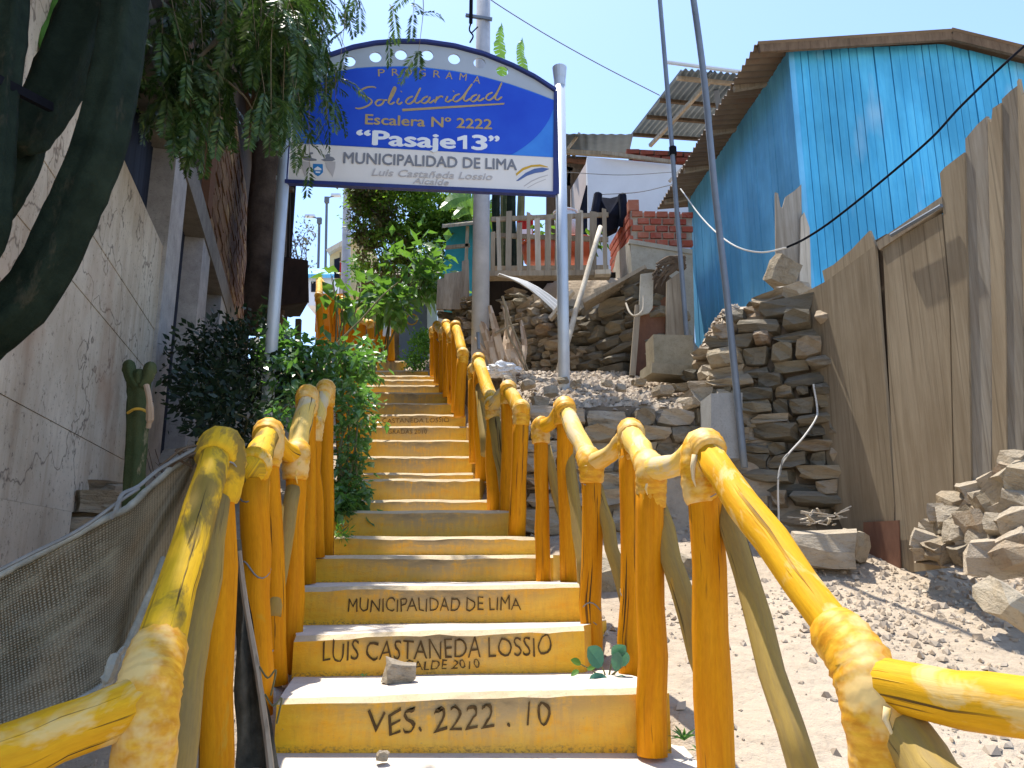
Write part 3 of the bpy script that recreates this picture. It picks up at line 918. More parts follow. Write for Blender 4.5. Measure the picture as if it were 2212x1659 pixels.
def stone_wall(parent, A, B, top, depth=0.3, course=(0.07, 0.15), width=(0.13, 0.36), mats=('stone',), seed=1, core=True, base=None, tilt=0.09, bottom=None):
    """dry stones laid in courses from A to B; top(t) = height of the crest at fraction t"""
    rnd = random.Random(seed)
    A, B = Vector(A), Vector(B)
    L = (Vector((B.x, B.y, 0)) - Vector((A.x, A.y, 0))).length
    d = Vector((B.x - A.x, B.y - A.y, 0)).normalized()
    n = Vector((d.y, -d.x, 0))
    if n.dot(Vector((0, 0, 0)) - A) < 0:
        n = -n
    ang = math.atan2(d.y, d.x)
    z0 = min(A.z, B.z) if base is None else base
    zmax = max(top(i / 20) for i in range(21))
    z = z0
    cnt = 0
    while z < zmax:
        h = rnd.uniform(*course)
        x = -rnd.uniform(0, 0.2)
        while x < L:
            w = rnd.uniform(*width)
            if rnd.random() < 0.15:
                w *= 0.5
            t = min(1, max(0, (x + w / 2) / L))
            zc = z + h / 2 + rnd.uniform(-0.012, 0.012)
            lowz = lerp(A.z, B.z, t) if bottom is None else bottom(t)
            if zc + h * 0.5 < top(t) + 0.055 and zc > lowz - 0.06:
                hh = h * rnd.uniform(0.86, 1.06)
                c = Vector((A.x, A.y, 0)) + d * (x + w / 2) - n * (depth / 2 + rnd.uniform(-0.05, 0.04))
                c.z = zc
                put_stone(parent, c, (w * 1.0, depth * rnd.uniform(0.8, 1.1), hh), (rnd.uniform(-0.1, 0.1), rnd.uniform(-tilt, tilt), ang + rnd.uniform(-0.12, 0.12)), rnd.choice(mats), rnd)
                cnt += 1
            x += w * 1.0 + rnd.uniform(0.0, 0.012)
        z += h * 0.98
    if core:
        mb = MB()
        K = 10
        ft, fb, bt, bb = [], [], [], []
        for i in range(K + 1):
            t = i / K
            q = Vector((A.x, A.y, 0)) + d * (L * t) - n * (depth * 0.42)
            q2 = q - n * (depth * 0.9)
            ft.append(Vector((q.x, q.y, top(t) - 0.06))); fb.append(Vector((q.x, q.y, z0 - 0.25)))
            bt.append(Vector((q2.x, q2.y, top(t) - 0.04))); bb.append(Vector((q2.x, q2.y, z0 - 0.25)))
        k1 = K + 1
        fs = []
        for i in range(K):
            fs += [[k1 + i, k1 + i + 1, i + 1, i], [i, i + 1, 2 * k1 + i + 1, 2 * k1 + i], [2 * k1 + i, 2 * k1 + i + 1, 3 * k1 + i + 1, 3 * k1 + i]]
        fs += [[0, 2 * k1, 3 * k1, k1], [K, k1 + K, 3 * k1 + K, 2 * k1 + K]]
        mb.add(ft + fb + bt + bb, fs)
        mb.build('earth_core', M['earth'], parent)
    return cnt

def zprof(tab, uA, uB, Y0, Y1):
    """crest heights from (u, v) pairs of the photograph"""
    def f(t):
        u = lerp(uA, uB, t)
        return P(u, interp(u, tab), lerp(Y0, Y1, t)).z
    return f

w = thing('terrace_wall', 'low rough dry stone wall holding the gravel terrace right of the stairs', 'stone wall', P(1370, 1140, 4.9))
stone_wall(w, P(1150, 1150, 4.84), P(1640, 1140, 5.0), zprof([(1112, 940), (1180, 900), (1240, 862), (1300, 850), (1400, 852), (1460, 868), (1520, 850), (1640, 835)], 1150, 1640, 4.84, 5.0),
           0.32, (0.09, 0.19), (0.13, 0.38), ('stone', 'stone_pale', 'stone_pale'), 5)
w = thing('retaining_wall', 'tall stacked stone wall beside the brown board fence', 'stone wall', P(1690, 1120, 4.9))
stone_wall(w, P(1600, 1130, 4.98), P(1830, 1118, 4.72), zprof([(1600, 680), (1640, 655), (1735, 645), (1790, 650), (1830, 655)], 1600, 1830, 4.98, 4.72),
           0.34, (0.06, 0.13), (0.12, 0.36), ('stone', 'stone', 'stone_dark', 'stone_dark'), 11)
w = thing('stepped_stone_bank', 'sloping bank of stacked stones at the foot of the blue wall', 'stone wall', P(1560, 830, 5.4))
stone_wall(w, P(1496, 835, 5.55), P(1640, 835, 5.15), zprof([(1496, 775), (1530, 752), (1570, 710), (1600, 668), (1640, 650)], 1496, 1640, 5.55, 5.15),
           0.34, (0.05, 0.12), (0.10, 0.30), ('stone', 'stone', 'stone_dark', 'stone_pale'), 14)
w = thing('rubble_wall', 'grey rubble stone wall below the picket fence', 'stone wall', P(1080, 805, 7.6))
stone_wall(w, P(962, 790, 8.9), P(1235, 812, 7.5), zprof([(962, 660), (985, 648), (1010, 642), (1060, 632), (1130, 628), (1200, 650), (1235, 662)], 962, 1235, 8.9, 7.5),
           0.34, (0.06, 0.12), (0.10, 0.27), ('stone_dark', 'stone', 'stone_dark', 'stone_pale'), 21, tilt=0.25)
w = thing('shaded_stone_wall', 'dark slate wall in shade between the picket fence and the rusty sheets', 'stone wall', P(1310, 815, 7.0))
stone_wall(w, P(1238, 820, 7.55), P(1388, 820, 6.7), zprof([(1238, 690), (1262, 655), (1300, 622), (1388, 606)], 1238, 1388, 7.55, 6.7),
           0.4, (0.08, 0.16), (0.22, 0.5), ('stone_dark',), 31)

# ------------------------------------------------------------------ left house: concrete wall, shutters, columns, brick storey
def xw(Y):
    return -2.3 - 0.268 * (Y - 4)
WN = Vector((1, 0.268, 0)).normalized()
WD = Vector((-0.268, 1, 0)).normalized()
def LW(Y, z, out=0.0):
    return Vector((xw(Y), Y, z + EYE)) + WN * out
def wall_block(mb, Y0, Y1, z0, z1, front=0.0, depth=0.3, mat=0, z0b=None, z1b=None):
    z0b = z0 if z0b is None else z0b
    z1b = z1 if z1b is None else z1b
    mb.hexa([LW(Y0, z0, front), LW(Y1, z0b, front), LW(Y1, z0b, front - depth), LW(Y0, z0, front - depth)],
            [LW(Y0, z1, front), LW(Y1, z1b, front), LW(Y1, z1b, front - depth), LW(Y0, z1, front - depth)], mat)
lh = thing('shaded_house', 'shaded two storey house with board marked concrete wall, navy shutters and brown brick above', 'house', LW(6, 0.3))
# board-marked lifts : every lift is a slab of its own with an open joint
_lifts = [(-0.9, 0.22), (0.22, 0.62), (0.62, 1.0), (1.0, 1.34), (1.34, 1.68), (1.68, 2.02), (2.02, 2.37)]
for i, (a, b) in enumerate(_lifts):
    mb = MB()
    if i == 0:
        wall_block(mb, 1.2, 4.05, a, b - 0.004, 0.02, 0.34)
    else:
        wall_block(mb, 1.2, 5.67, a, b - 0.003, 0.0035 * ((i * 7) % 3), 0.32)
    mb.build('concrete_panel', M['left_wall'], lh)
for (a, b) in ((5.67, 6.24), (7.44, 8.0), (9.25, 9.85), (11.2, 11.8)):
    mb = MB(); wall_block(mb, a, b, -0.2, 3.2, 0.03, 0.36); mb.build('column', M['col_conc'], lh)
mb = MB(); wall_block(mb, 1.2, 14.0, 3.203, 3.50, 0.045, 0.36); mb.build('lintel_beam', M['lintel'], lh)
# corrugated shutters behind the openings
for (a, b, z0) in ((2.2, 5.67, 2.373), (6.24, 7.44, -0.2), (8.0, 9.25, -0.2), (9.85, 11.2, -0.2), (11.8, 14.0, 0.4)):
    mb = MB()
    K = max(8, int((b - a) / 0.035))
    fr, bk = [], []
    for i in range(K + 1):
        Y = lerp(a, b, i / K)
        o = -0.16 + (0.012 if i % 2 else 0.0)
        fr.append((LW(Y, z0, o), LW(Y, 3.2, o)))
    for i in range(K):
        mb.add([fr[i][0], fr[i + 1][0], fr[i + 1][1], fr[i][1]], [[0, 1, 2, 3]])
    wall_block(mb, a, b, z0, 3.2, -0.18, 0.06)
    mb.build('shutter', M['shutter'], lh)
# upper storey : backing wall and bricks
mb = MB()
wall_block(mb, 1.2, 14.0, 3.503, 6.75, -0.02, 0.3)
up = mb.build('brick_storey', M['mortar_dark'], lh)
bme = None
rb = random.Random(8)
bl, bh = 0.36, 0.135
row = 0
z = 3.52
_ang = math.atan2(WD.y, WD.x)
def brick_mesh(size, mat):
    mb = MB(); x, y, zz = size
    j = [(rb.uniform(-.02, .02), rb.uniform(-.02, .02), rb.uniform(-.03, .03)) for _ in range(8)]
    q = [Vector(((sx + a) * x, (sy + b) * y, (sz + c) * zz)) for (sx, sy, sz), (a, b, c) in zip(((-.5, -.5, -.5), (.5, -.5, -.5), (.5, .5, -.5), (-.5, .5, -.5), (-.5, -.5, .5), (.5, -.5, .5), (.5, .5, .5), (-.5, .5, .5)), j)]
    mb.hexa(q[:4], q[4:])
    me = bpy.data.meshes.new('brick')
    me.from_pydata([tuple(p) for p in mb.v], [], mb.f)
    me.materials.append(mat)
    return me
_bb = [brick_mesh((bl - 0.02, 0.09, bh - 0.022), M['brick_brown']) for _ in range(5)]
nb = 0
while z < 6.6:
    Y = 7.6 + (row % 2) * bl * 0.5
    while Y < 13.9:
        # the 300 bricks that show largest: the lower courses and the ones nearest the stairs
        if nb < 296 and (z < 5.6):
            o = bpy.data.objects.new('brick', rb.choice(_bb)); link(o, lh)
            o.location = LW(Y, z + bh / 2, -0.035 + rb.uniform(0, 0.02)) - WPOS[lh.name]
            o.rotation_euler = (0, 0, _ang)
            nb += 1
        Y += bl * WD.y
    z += bh; row += 1
mb = MB(); wall_block(mb, 1.2, 14.2, 6.75, 6.9, 0.25, 0.9); mb.build('roof_edge', M['dark_wood'], lh)
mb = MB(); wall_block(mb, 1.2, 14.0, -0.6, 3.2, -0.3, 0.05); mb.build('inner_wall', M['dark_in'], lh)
for (a, b) in ((5.2, 5.7), (7.3, 7.62)):
    mb = MB(); wall_block(mb, a, b, 3.503, 6.74, 0.06, 0.2); mb.build('brick_pier', M['brick_brown'], lh)

# dark timber shed behind the left sign post, and its rusty awning
sh = thing('dark_shed', 'tall dark timber shed in shade behind the left sign post', 'shed', P(600, 640, 9.6))
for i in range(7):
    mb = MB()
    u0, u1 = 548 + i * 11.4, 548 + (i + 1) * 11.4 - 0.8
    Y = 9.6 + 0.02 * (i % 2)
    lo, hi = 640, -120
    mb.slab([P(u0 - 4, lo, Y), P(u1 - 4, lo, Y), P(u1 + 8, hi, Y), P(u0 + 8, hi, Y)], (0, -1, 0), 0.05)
    mb.build('plank', M['shade_wood'], sh)
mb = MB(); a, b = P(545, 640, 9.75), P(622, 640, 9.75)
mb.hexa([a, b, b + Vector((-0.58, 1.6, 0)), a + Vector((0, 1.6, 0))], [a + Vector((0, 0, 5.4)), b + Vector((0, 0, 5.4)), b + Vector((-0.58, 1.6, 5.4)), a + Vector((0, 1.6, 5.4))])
mb.build('shed_body', M['shade_wood'], sh)
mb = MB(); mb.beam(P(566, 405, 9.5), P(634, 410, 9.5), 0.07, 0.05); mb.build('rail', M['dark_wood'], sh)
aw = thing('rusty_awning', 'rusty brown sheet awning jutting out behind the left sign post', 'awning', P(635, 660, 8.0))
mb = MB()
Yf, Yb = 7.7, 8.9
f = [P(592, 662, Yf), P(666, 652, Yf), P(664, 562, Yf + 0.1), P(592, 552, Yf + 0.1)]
mb.slab(f, (0, -1, 0), 0.03); mb.build('front_sheet', M['shade_rust'], aw)
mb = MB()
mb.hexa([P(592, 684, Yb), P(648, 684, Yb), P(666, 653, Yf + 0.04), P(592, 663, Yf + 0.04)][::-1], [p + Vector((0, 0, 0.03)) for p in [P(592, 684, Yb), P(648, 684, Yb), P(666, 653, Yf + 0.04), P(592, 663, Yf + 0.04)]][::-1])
mb.build('soffit', M['shade_wood'], aw)
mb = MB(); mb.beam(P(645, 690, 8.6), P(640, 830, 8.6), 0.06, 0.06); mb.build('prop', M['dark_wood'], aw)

# stones under the left wall
w = thing('foundation_stones', 'three brown foundation stones under the left concrete wall', 'stones', P(205, 1120, 4.1))
for (u, v, Y, sx, sz, rz) in ((210, 1085, 4.35, 0.38, 0.13, 0.4), (180, 1142, 4.2, 0.22, 0.13, 0.2), (255, 1140, 4.45, 0.26, 0.12, 1.0), (195, 1050, 4.5, 0.26, 0.08, 0.7), (255, 1060, 4.6, 0.3, 0.09, 0.8), (150, 1120, 4.3, 0.2, 0.1, .4)):
    put_stone(w, P(u, v, Y), (sx, 0.3, sz), (0.05, rz * 0.15, -1.2 + rz), 'stone', random.Random(u))

# ------------------------------------------------------------------ corrugated sheet
def corrugated(mb, O, da, la, db, lb, amp=0.018, pitch=0.076, th=0.004, mat=0, bend=None):
    """O corner, da across the waves over la, db along the waves over lb"""
    da, db = Vector(da).normalized(), Vector(db).normalized()
    n = da.cross(db).normalized()
    K = max(4, int(la / pitch * 6))
    J = 6 if bend else 1
    top, bot = [], []
    for j in range(J + 1):
        for i in range(K + 1):
            s = la * i / K
            p = Vector(O) + da * s + db * (lb * j / J) + n * (amp * sin(2 * pi * s / pitch))
            if bend:
                p += Vector((0, 0, bend(i / K, j / J)))
            top.append(p); bot.append(p - n * th)
    k1 = K + 1
    b0 = len(top)
    fs = []
    for j in range(J):
        for i in range(K):
            a = j * k1 + i
            fs += [[a, a + 1, a + k1 + 1, a + k1], [b0 + a + k1, b0 + a + k1 + 1, b0 + a + 1, b0 + a]]
    for i in range(K):
        fs += [[i, b0 + i, b0 + i + 1, i + 1], [J * k1 + i + 1, b0 + J * k1 + i + 1, b0 + J * k1 + i, J * k1 + i]]
    for j in range(J):
        fs += [[(j + 1) * k1, b0 + (j + 1) * k1, b0 + j * k1, j * k1], [j * k1 + K, b0 + j * k1 + K, b0 + (j + 1) * k1 + K, (j + 1) * k1 + K]]
    mb.add(top + bot, fs, mat)
    return mb

# ------------------------------------------------------------------ blue house
BA = radians(4.4)
DL = Vector((-sin(BA), cos(BA), 0))      # along the side wall, away from the camera
DF = Vector((cos(BA), sin(BA), 0))       # along the front wall, to the right
C0 = Vector((2.45, 6.0, 0))
ZB, ZE, ZR = EYE + 1.95, EYE + 4.35, EYE + 4.50
bhs = thing('blue_house', 'sky blue timber plank house with brown corrugated eaves on the right', 'house', (C0.x + 1, C0.y + 1, ZB))
S_R, S_END = 1.45, 4.1
def front_top(s):
    return lerp(ZE, ZR, s / S_R) if s < S_R else ZR - 0.215 * (s - S_R)
rb = random.Random(4)
s = 0.035
while s < S_END:
    wdt = rb.uniform(0.066, 0.082)
    mb = MB()
    o = rb.uniform(-0.003, 0.003)
    a, b = C0 + DF * s - DL * (0.0 - o), C0 + DF * (s + wdt - 0.006) - DL * (0.0 - o)
    bk = DL * 0.022
    lean = rb.uniform(-0.004, 0.004)
    mb.hexa([Vector((a.x, a.y, ZB)), Vector((b.x, b.y, ZB)), Vector((b.x, b.y, ZB)) + bk, Vector((a.x, a.y, ZB)) + bk],
            [Vector((a.x + lean, a.y, front_top(s))), Vector((b.x + lean, b.y, front_top(s + wdt))), Vector((b.x + lean, b.y, front_top(s + wdt))) + bk, Vector((a.x + lean, a.y, front_top(s))) + bk])
    mb.build('plank', M['blue'], bhs)
    s += wdt
s = 0.03
while s < 2.98:
    wdt = rb.uniform(0.12, 0.17)
    mb = MB()
    o = rb.uniform(-0.003, 0.003)
    a, b = C0 + DL * s - DF * o, C0 + DL * (s + wdt - 0.006) - DF * o
    bk = DF * 0.022
    zt = ZE + 0.01
    mb.hexa([Vector((b.x, b.y, ZB + 0.1)), Vector((a.x, a.y, ZB + 0.1)), Vector((a.x, a.y, ZB + 0.1)) + bk, Vector((b.x, b.y, ZB + 0.1)) + bk],
            [Vector((b.x, b.y, zt)), Vector((a.x, a.y, zt)), Vector((a.x, a.y, zt)) + bk, Vector((b.x, b.y, zt)) + bk])
    mb.build('plank', M['blue_side'], bhs)
    s += wdt
mb = MB()
c = C0 + DF * 0.012 + DL * 0.012
mb.box((c.x, c.y, (ZB + ZE) / 2), (0.05, 0.05, ZE - ZB), Matrix.Rotation(BA, 3, 'Z'))
mb.build('corner_post', M['blue_side'], bhs)
mb = MB()
q = [C0 + DF * 0.03 + DL * 0.03, C0 + DF * S_END + DL * 0.03, C0 + DF * S_END + DL * 3.0, C0 + DF * 0.03 + DL * 3.0]
mb.hexa([Vector((p.x, p.y, ZB + 0.05)) for p in q], [Vector((p.x, p.y, ZE - (0.4 if i in (1, 2) else 0.02))) for i, p in enumerate(q)])
mb.build('inner_wall', M['dark_wood'], bhs)
# roof: corrugated sheets laid up the two slopes
ov, fr_ov = 0.34, 0.14
sl = (ZR - ZE) / S_R
for i in range(4):
    mb = MB()
    O = C0 - DF * ov - DL * fr_ov + DL * (i * 0.82)
    O = Vector((O.x, O.y, ZE + 0.055 - ov * sl - 0.05 + 0.006 * (i % 2)))
    db = (DF + Vector((0, 0, (ZR + 0.05 - O.z) / (S_R + ov))))
    corrugated(mb, O, DL, 0.86, db, db.length * (S_R + ov + 0.01), 0.017, 0.095)
    mb.build('roof_sheet', M['tin_brown'], bhs)
    mb = MB()
    O2 = C0 + DF * S_R - DL * fr_ov + DL * (i * 0.82)
    O2 = Vector((O2.x, O2.y, ZR + 0.062 + 0.006 * (i % 2)))
    db = DF - Vector((0, 0, 0.215))
    corrugated(mb, O2, DL, 0.86, db, db.length * 2.9, 0.017, 0.095)
    mb.build('roof_sheet', M['tin_brown'], bhs)
def fr_pt(s, z):
    p = C0 + DF * s - DL * 0.11
    return Vector((p.x, p.y, z))
mb = MB(); mb.beam(fr_pt(-ov + 0.02, ZE - 0.075), fr_pt(S_R, ZR + 0.0), 0.03, 0.085); mb.build('fascia_board', M['fascia'], bhs)
mb = MB(); mb.beam(fr_pt(S_R + 0.003, ZR + 0.0), fr_pt(S_END + 0.2, ZR - 0.215 * (S_END + 0.2 - S_R)), 0.03, 0.085); mb.build('fascia_board', M['fascia'], bhs)
for s in (0.5, 1.3, 2.1, 2.9):
    mb = MB()
    p = C0 + DL * s
    mb.beam(Vector((p.x, p.y, ZE + 0.0)) - DF * (ov - 0.02) - Vector((0, 0, 0.06)), Vector((p.x, p.y, ZE + 0.01)) - DF * 0.002, 0.05, 0.05)
    mb.build('rafter_end', M['old_wood'], bhs)

# unpainted boards at the corner of the blue house
bd = thing('grey_corner_board', 'pair of unpainted grey boards with jagged tops nailed at the blue corner', 'board', P(1710, 620, 5.85))
for poly, mt, Y in (([(1677, 600), (1675, 415), (1681, 418), (1686, 446), (1690, 450), (1697, 425), (1716, 412), (1731, 398), (1734, 620), (1700, 640)], 'fence_grey', 5.86), ([(1727, 640), (1730, 470), (1737, 458), (1749, 492), (1753, 645)], 'pale_wood', 5.83)):
    mb = MB(); mb.slab([P(u, v, Y) for u, v in poly], (0, -1, 0), 0.022); mb.build('board', M[mt], bd)

# ------------------------------------------------------------------ brown board fence on the right
FA, FB = Vector((1.94, 5.0, EYE)), Vector((1.94 + 0.268 * 1.8, 3.2, EYE))
fd = (FB - FA).normalized()
FN = Vector((fd.y, -fd.x, 0))
if FN.dot(-FA) < 0:
    FN = -FN
fence = thing('board_fence', 'tall brown fence of weathered boards and plywood sheets in front of the blue house', 'fence', FA - Vector((0, 0, EYE)) + Vector((0, 0, EYE + 0.1)))
def fence_poly(poly, out, th, mat, name):
    mb = MB()
    mb.slab([PP(u, v, FA + FN * out, FN) for u, v in poly], FN, th)
    o = mb.build(name, M[mat], fence)
    return o
fence_poly([(1723, 640), (1785, 607), (1890, 530), (1932, 1090), (1926, 1245), (1866, 1240), (1806, 1110)], 0.012, 0.018, 'fence', 'plywood_panel')
fence_poly([(1776, 585), (1800, 572), (1838, 540), (1878, 498), (1893, 535), (1840, 570), (1782, 612)], -0.008, 0.016, 'fence', 'board')
fence_poly([(1907, 532), (1970, 497), (2033, 462), (2043, 560), (2050, 640), (2062, 1190), (2055, 1225), (1940, 1240)], 0.010, 0.018, 'fence', 'plywood_panel')
fence_poly([(2030, 374), (2040, 362), (2083, 329), (2088, 560), (2092, 700), (2100, 1190), (2066, 1225), (2053, 640), (2038, 470)], 0.016, 0.018, 'fence', 'plywood_panel')
fence_poly([(2085, 300), (2110, 270), (2131, 251), (2140, 700), (2142, 1180), (2102, 1190), (2095, 700)], 0.004, 0.018, 'fence_grey', 'board')
fence_poly([(2133, 255), (2141, 264), (2144, 234), (2162, 222), (2172, 700), (2176, 1170), (2144, 1180), (2142, 700)], 0.014, 0.018, 'fence', 'board')
fence_poly([(2164, 214), (2183, 196), (2199, 184), (2210, 700), (2212, 1150), (2178, 1170), (2174, 700)], 0.006, 0.018, 'fence_grey', 'board')
fence_poly([(2197, 176), (2200, 170), (2207, 205), (2226, 190), (2240, 700), (2243, 1140), (2214, 1150), (2212, 700)], 0.016, 0.018, 'fence', 'board')
fence_poly([(2228, 180), (2290, 130), (2310, 700), (2315, 1120), (2246, 1140), (2242, 700)], 0.008, 0.018, 'fence_grey', 'board')
fence_poly([(1893, 523), (2034, 424), (2036, 448), (1899, 540)], 0.020, 0.05, 'old_wood', 'top_rail')
mb = MB(); q0, q1 = PP(1925, 508, FA + FN * 0.045, FN), PP(2034, 444, FA + FN * 0.045, FN)
mb.tube([q0, q1], 0.011, 8); mb.build('rail_pipe', M['pole_steel'], fence)
fence_poly([(1880, 525), (1915, 505), (1946, 1110), (1940, 1200), (1905, 1200)], -0.03, 0.06, 'dark_wood', 'post')
fence_poly([(2036, 440), (2060, 425), (2075, 1150), (2050, 1160)], -0.03, 0.06, 'dark_wood', 'post')
fence_poly([(1865, 1128), (1941, 1124), (1945, 1232), (1866, 1236)], 0.028, 0.008, 'rust', 'rust_patch')
# crack between two sheets : a dark batten seen through it
fence_poly([(2030, 470), (2066, 450), (2082, 1160), (2046, 1170)], -0.012, 0.02, 'dark_wood', 'batten')

# ------------------------------------------------------------------ white house with tin canopy
wh = thing('white_house', 'whitewashed house with brick band under a tilted corrugated tin canopy', 'house', P(1370, 560, 10))
YW = 10.0
a, b = P(1268, 338, YW), P(1530, 362, YW)
zt, zb_ = a.z, P(1300, 640, YW).z
mb = MB()
mb.hexa([Vector((a.x, YW, zb_)), Vector((b.x, YW, zb_)), Vector((b.x, YW + 0.2, zb_)), Vector((a.x, YW + 0.2, zb_))],
        [a, Vector((b.x, YW, P(1530, 362, YW).z)), Vector((b.x, YW + 0.2, P(1530, 362, YW).z)), a + Vector((0, 0.2, 0))])
mb.build('front_wall', M['white_wall'], wh)
mb = MB()
e = P(1226, 420, 12.2); e2 = P(1236, 560, 12.2)
mb.hexa([Vector((a.x, YW + 0.201, zb_)), Vector((a.x + 0.15, YW + 0.201, zb_)), Vector((e.x + 0.15, 12.2, zb_)), Vector((e.x, 12.2, zb_))],
        [Vector((a.x, YW + 0.201, a.z)), Vector((a.x + 0.15, YW + 0.201, a.z)), Vector((e.x + 0.15, 12.2, e.z)), Vector((e.x, 12.2, e.z))])
mb.build('side_wall', M['pink_wall'], wh)
mb = MB(); mb.slab([P(1248, 470, 9.97), P(1266, 400, 9.97), P(1266, 560, 9.97), P(1246, 560, 9.97)], (-1, -0.3, 0), 0.02); mb.build('doorway', M['dark_in'], wh)
# brick band under the canopy
mb = MB(); mb.slab([P(1360, 322, 10.6), P(1530, 330, 10.6), P(1530, 372, 10.6), P(1360, 352, 10.6)], (0, -1, 0), 0.12); mb.build('brick_band_backing', M['mortar_dark'], wh)
_b2 = [brick_mesh((0.27, 0.1, 0.085), M['brick_dark']) for _ in range(3)]
for r in range(2):
    for c in range(5):
        p = P(1366 + c * 31 + (r % 2) * 14, 330 + r * 12 + c * 2.0, 10.56)
        o = bpy.data.objects.new('brick', _b2[(r + c) % 3]); link(o, wh); o.location = p - WPOS[wh.name]; o.scale = (0.7, 1, 0.75)
# low tin roof to the left
mb = MB()
O = P(1215, 289, 11.2); E = P(1368, 290, 11.2)
dn = (P(1222, 330, 12.6) - O)
corrugated(mb, O, (E - O), (E - O).length, dn, dn.length, 0.006, 0.15); mb.build('roof_sheet', M['tin_shade'], wh)
mb = MB(); mb.beam(P(1222, 328, 11.5), P(1372, 338, 11.5), 0.07, 0.07); mb.build('eave_beam', M['old_wood'], wh)
mb = MB(); mb.beam(P(1190, 345, 11.7), P(1268, 350, 11.7), 0.06, 0.06); mb.build('eave_beam', M['rust'], wh)
for (u0, v0, u1, v1) in ((1228, 330, 1228, 470), (1196, 360, 1262, 372), (1192, 395, 1250, 402), (1240, 335, 1226, 400)):
    mb = MB(); mb.beam(P(u0, v0, 11.75), P(u1, v1, 11.75), 0.06, 0.06); mb.build('roof_timber', M['dark_wood'], wh)
mb = MB(); mb.slab([P(1180, 335, 12.6), P(1268, 338, 12.6), P(1268, 520, 12.6), P(1180, 520, 12.6)], (0, -1, 0), 0.1); mb.build('back_wall', M['dark_wood'], wh)
mb = MB(); mb.beam(P(1226, 322, 11.4), P(1252, 288, 11.4), 0.05, 0.04); mb.build('roof_timber', M['old_wood'], wh)
# tilted canopy
T0, T1, B0, B1 = P(1471, 150, 9.6), P(1660, 170, 9.6), P(1362, 291, 12.0), P(1540, 303, 12.0)
for i in range(3):
    mb = MB()
    O = B0.lerp(B1, i / 3.0)
    Tt = T0.lerp(T1, i / 3.0)
    da = (B1 - B0)
    corrugated(mb, O + Vector((0, 0, 0.01 * (i % 2))), da, da.length / 3.0 * 1.03, Tt - O, (Tt - O).length, 0.02, 0.088)
    mb.build('canopy_sheet', M['tin_dark'], wh)
def can(s, t, dz=-0.05):
    return (B0.lerp(T0, t)).lerp(B1.lerp(T1, t), s) + Vector((0, 0, dz))
for t in (0.05, 0.36, 0.62, 0.93):
    mb = MB(); mb.beam(can(0.0, t), can(1.0, t), 0.05, 0.05); mb.build('purlin', M['old_wood'] if t > 0.9 else M['dark_wood'], wh)
mb = MB(); mb.beam(P(1404, 315, 10.9), can(0.35, 0.95, -0.1), 0.05, 0.05); mb.build('strut', M['old_wood'], wh)
mb = MB(); mb.beam(P(1560, 285, 10.4), can(0.5, 0.86, -0.08), 0.07, 0.07); mb.build('canopy_post', M['pole_steel'], wh)
mb = MB(); mb.tube([P(1438, 134, 9.5), P(1665, 164, 9.5)], 0.028, 8); mb.build('canopy_pipe', M['galv'], wh)
mb = MB(); mb.beam(P(1446, 392, 9.2), P(1582, 253, 9.2), 0.035, 0.035); mb.build('loose_batten', M['pale_wood'], wh)
mb = MB(); mb.beam(P(1300, 330, 9.9), P(1452, 350, 9.9), 0.04, 0.05); mb.build('wall_plate', M['old_wood'], wh)

# teal hut beyond the pole
th_ = thing('teal_hut', 'small turquoise hut half hidden by the concrete utility pole', 'hut', P(1000, 580, 11.5))
mb = MB()
a, b = P(950, 640, 11.5), P(1075, 640, 11.5)
mb.hexa([a, b, b + Vector((0, 1.6, 0)), a + Vector((0, 1.6, 0))], [P(968, 490, 11.5), P(1078, 478, 11.5), P(1078, 478, 11.5) + Vector((0, 1.6, 0)), P(968, 490, 11.5) + Vector((0, 1.6, 0))])
mb.build('wall', M['teal'], th_)
mb = MB(); mb.slab([P(955, 486, 11.2), P(1092, 472, 11.2), P(1092, 462, 13.2), P(955, 474, 13.2)], (0, 0, 1), 0.05); mb.build('roof', M['old_wood'], th_)
mb = MB(); mb.beam(P(960, 535, 11.3), P(1015, 530, 11.3), 0.05, 0.05); mb.build('beam', M['old_wood'], th_)
mb = MB(); mb.beam(P(1010, 490, 11.3), P(1004, 640, 11.3), 0.05, 0.05); mb.build('post', M['old_wood'], th_)

# far houses on the crest
fh = thing('sand_house', 'distant sand yellow house at the top of the stairs', 'house', P(735, 590, 24))
mb = MB(); a, b = P(712, 640, 24), P(790, 640, 24)
mb.hexa([a, b, b + Vector((0, 4, 0)), a + Vector((0, 4, 0))], [P(712, 545, 24), P(790, 500, 24), P(790, 500, 24) + Vector((0, 4, 0)), P(712, 545, 24) + Vector((0, 4, 0))])
mb.build('wall', M['ochre_wall'], fh)
mb = MB(); mb.beam(P(708, 546, 23.9), P(792, 499, 23.9), 0.25, 0.15); mb.build('roof_edge', M['pale_wood'], fh)
mb = MB(); mb.slab([P(722, 560, 23.97), P(735, 556, 23.97), P(735, 600, 23.97), P(722, 600, 23.97)], (0, -1, 0), 0.05); mb.build('window', M['dark_in'], fh)
fb = thing('roofed_shack', 'distant blue roofed shack left of the sand yellow house', 'house', P(690, 620, 22))
mb = MB(); a, b = P(664, 660, 22), P(716, 660, 22)
mb.hexa([a, b, b + Vector((0, 3, 0)), a + Vector((0, 3, 0))], [P(664, 592, 22), P(716, 592, 22), P(716, 592, 22) + Vector((0, 3, 0)), P(664, 592, 22) + Vector((0, 3, 0))])
mb.build('wall', M['white_wall'], fb)
mb = MB(); mb.slab([P(660, 592, 21.8), P(722, 592, 21.8), P(718, 580, 25), P(664, 580, 25)], (0, 0, 1), 0.12); mb.build('roof', M['blue_side'], fb)
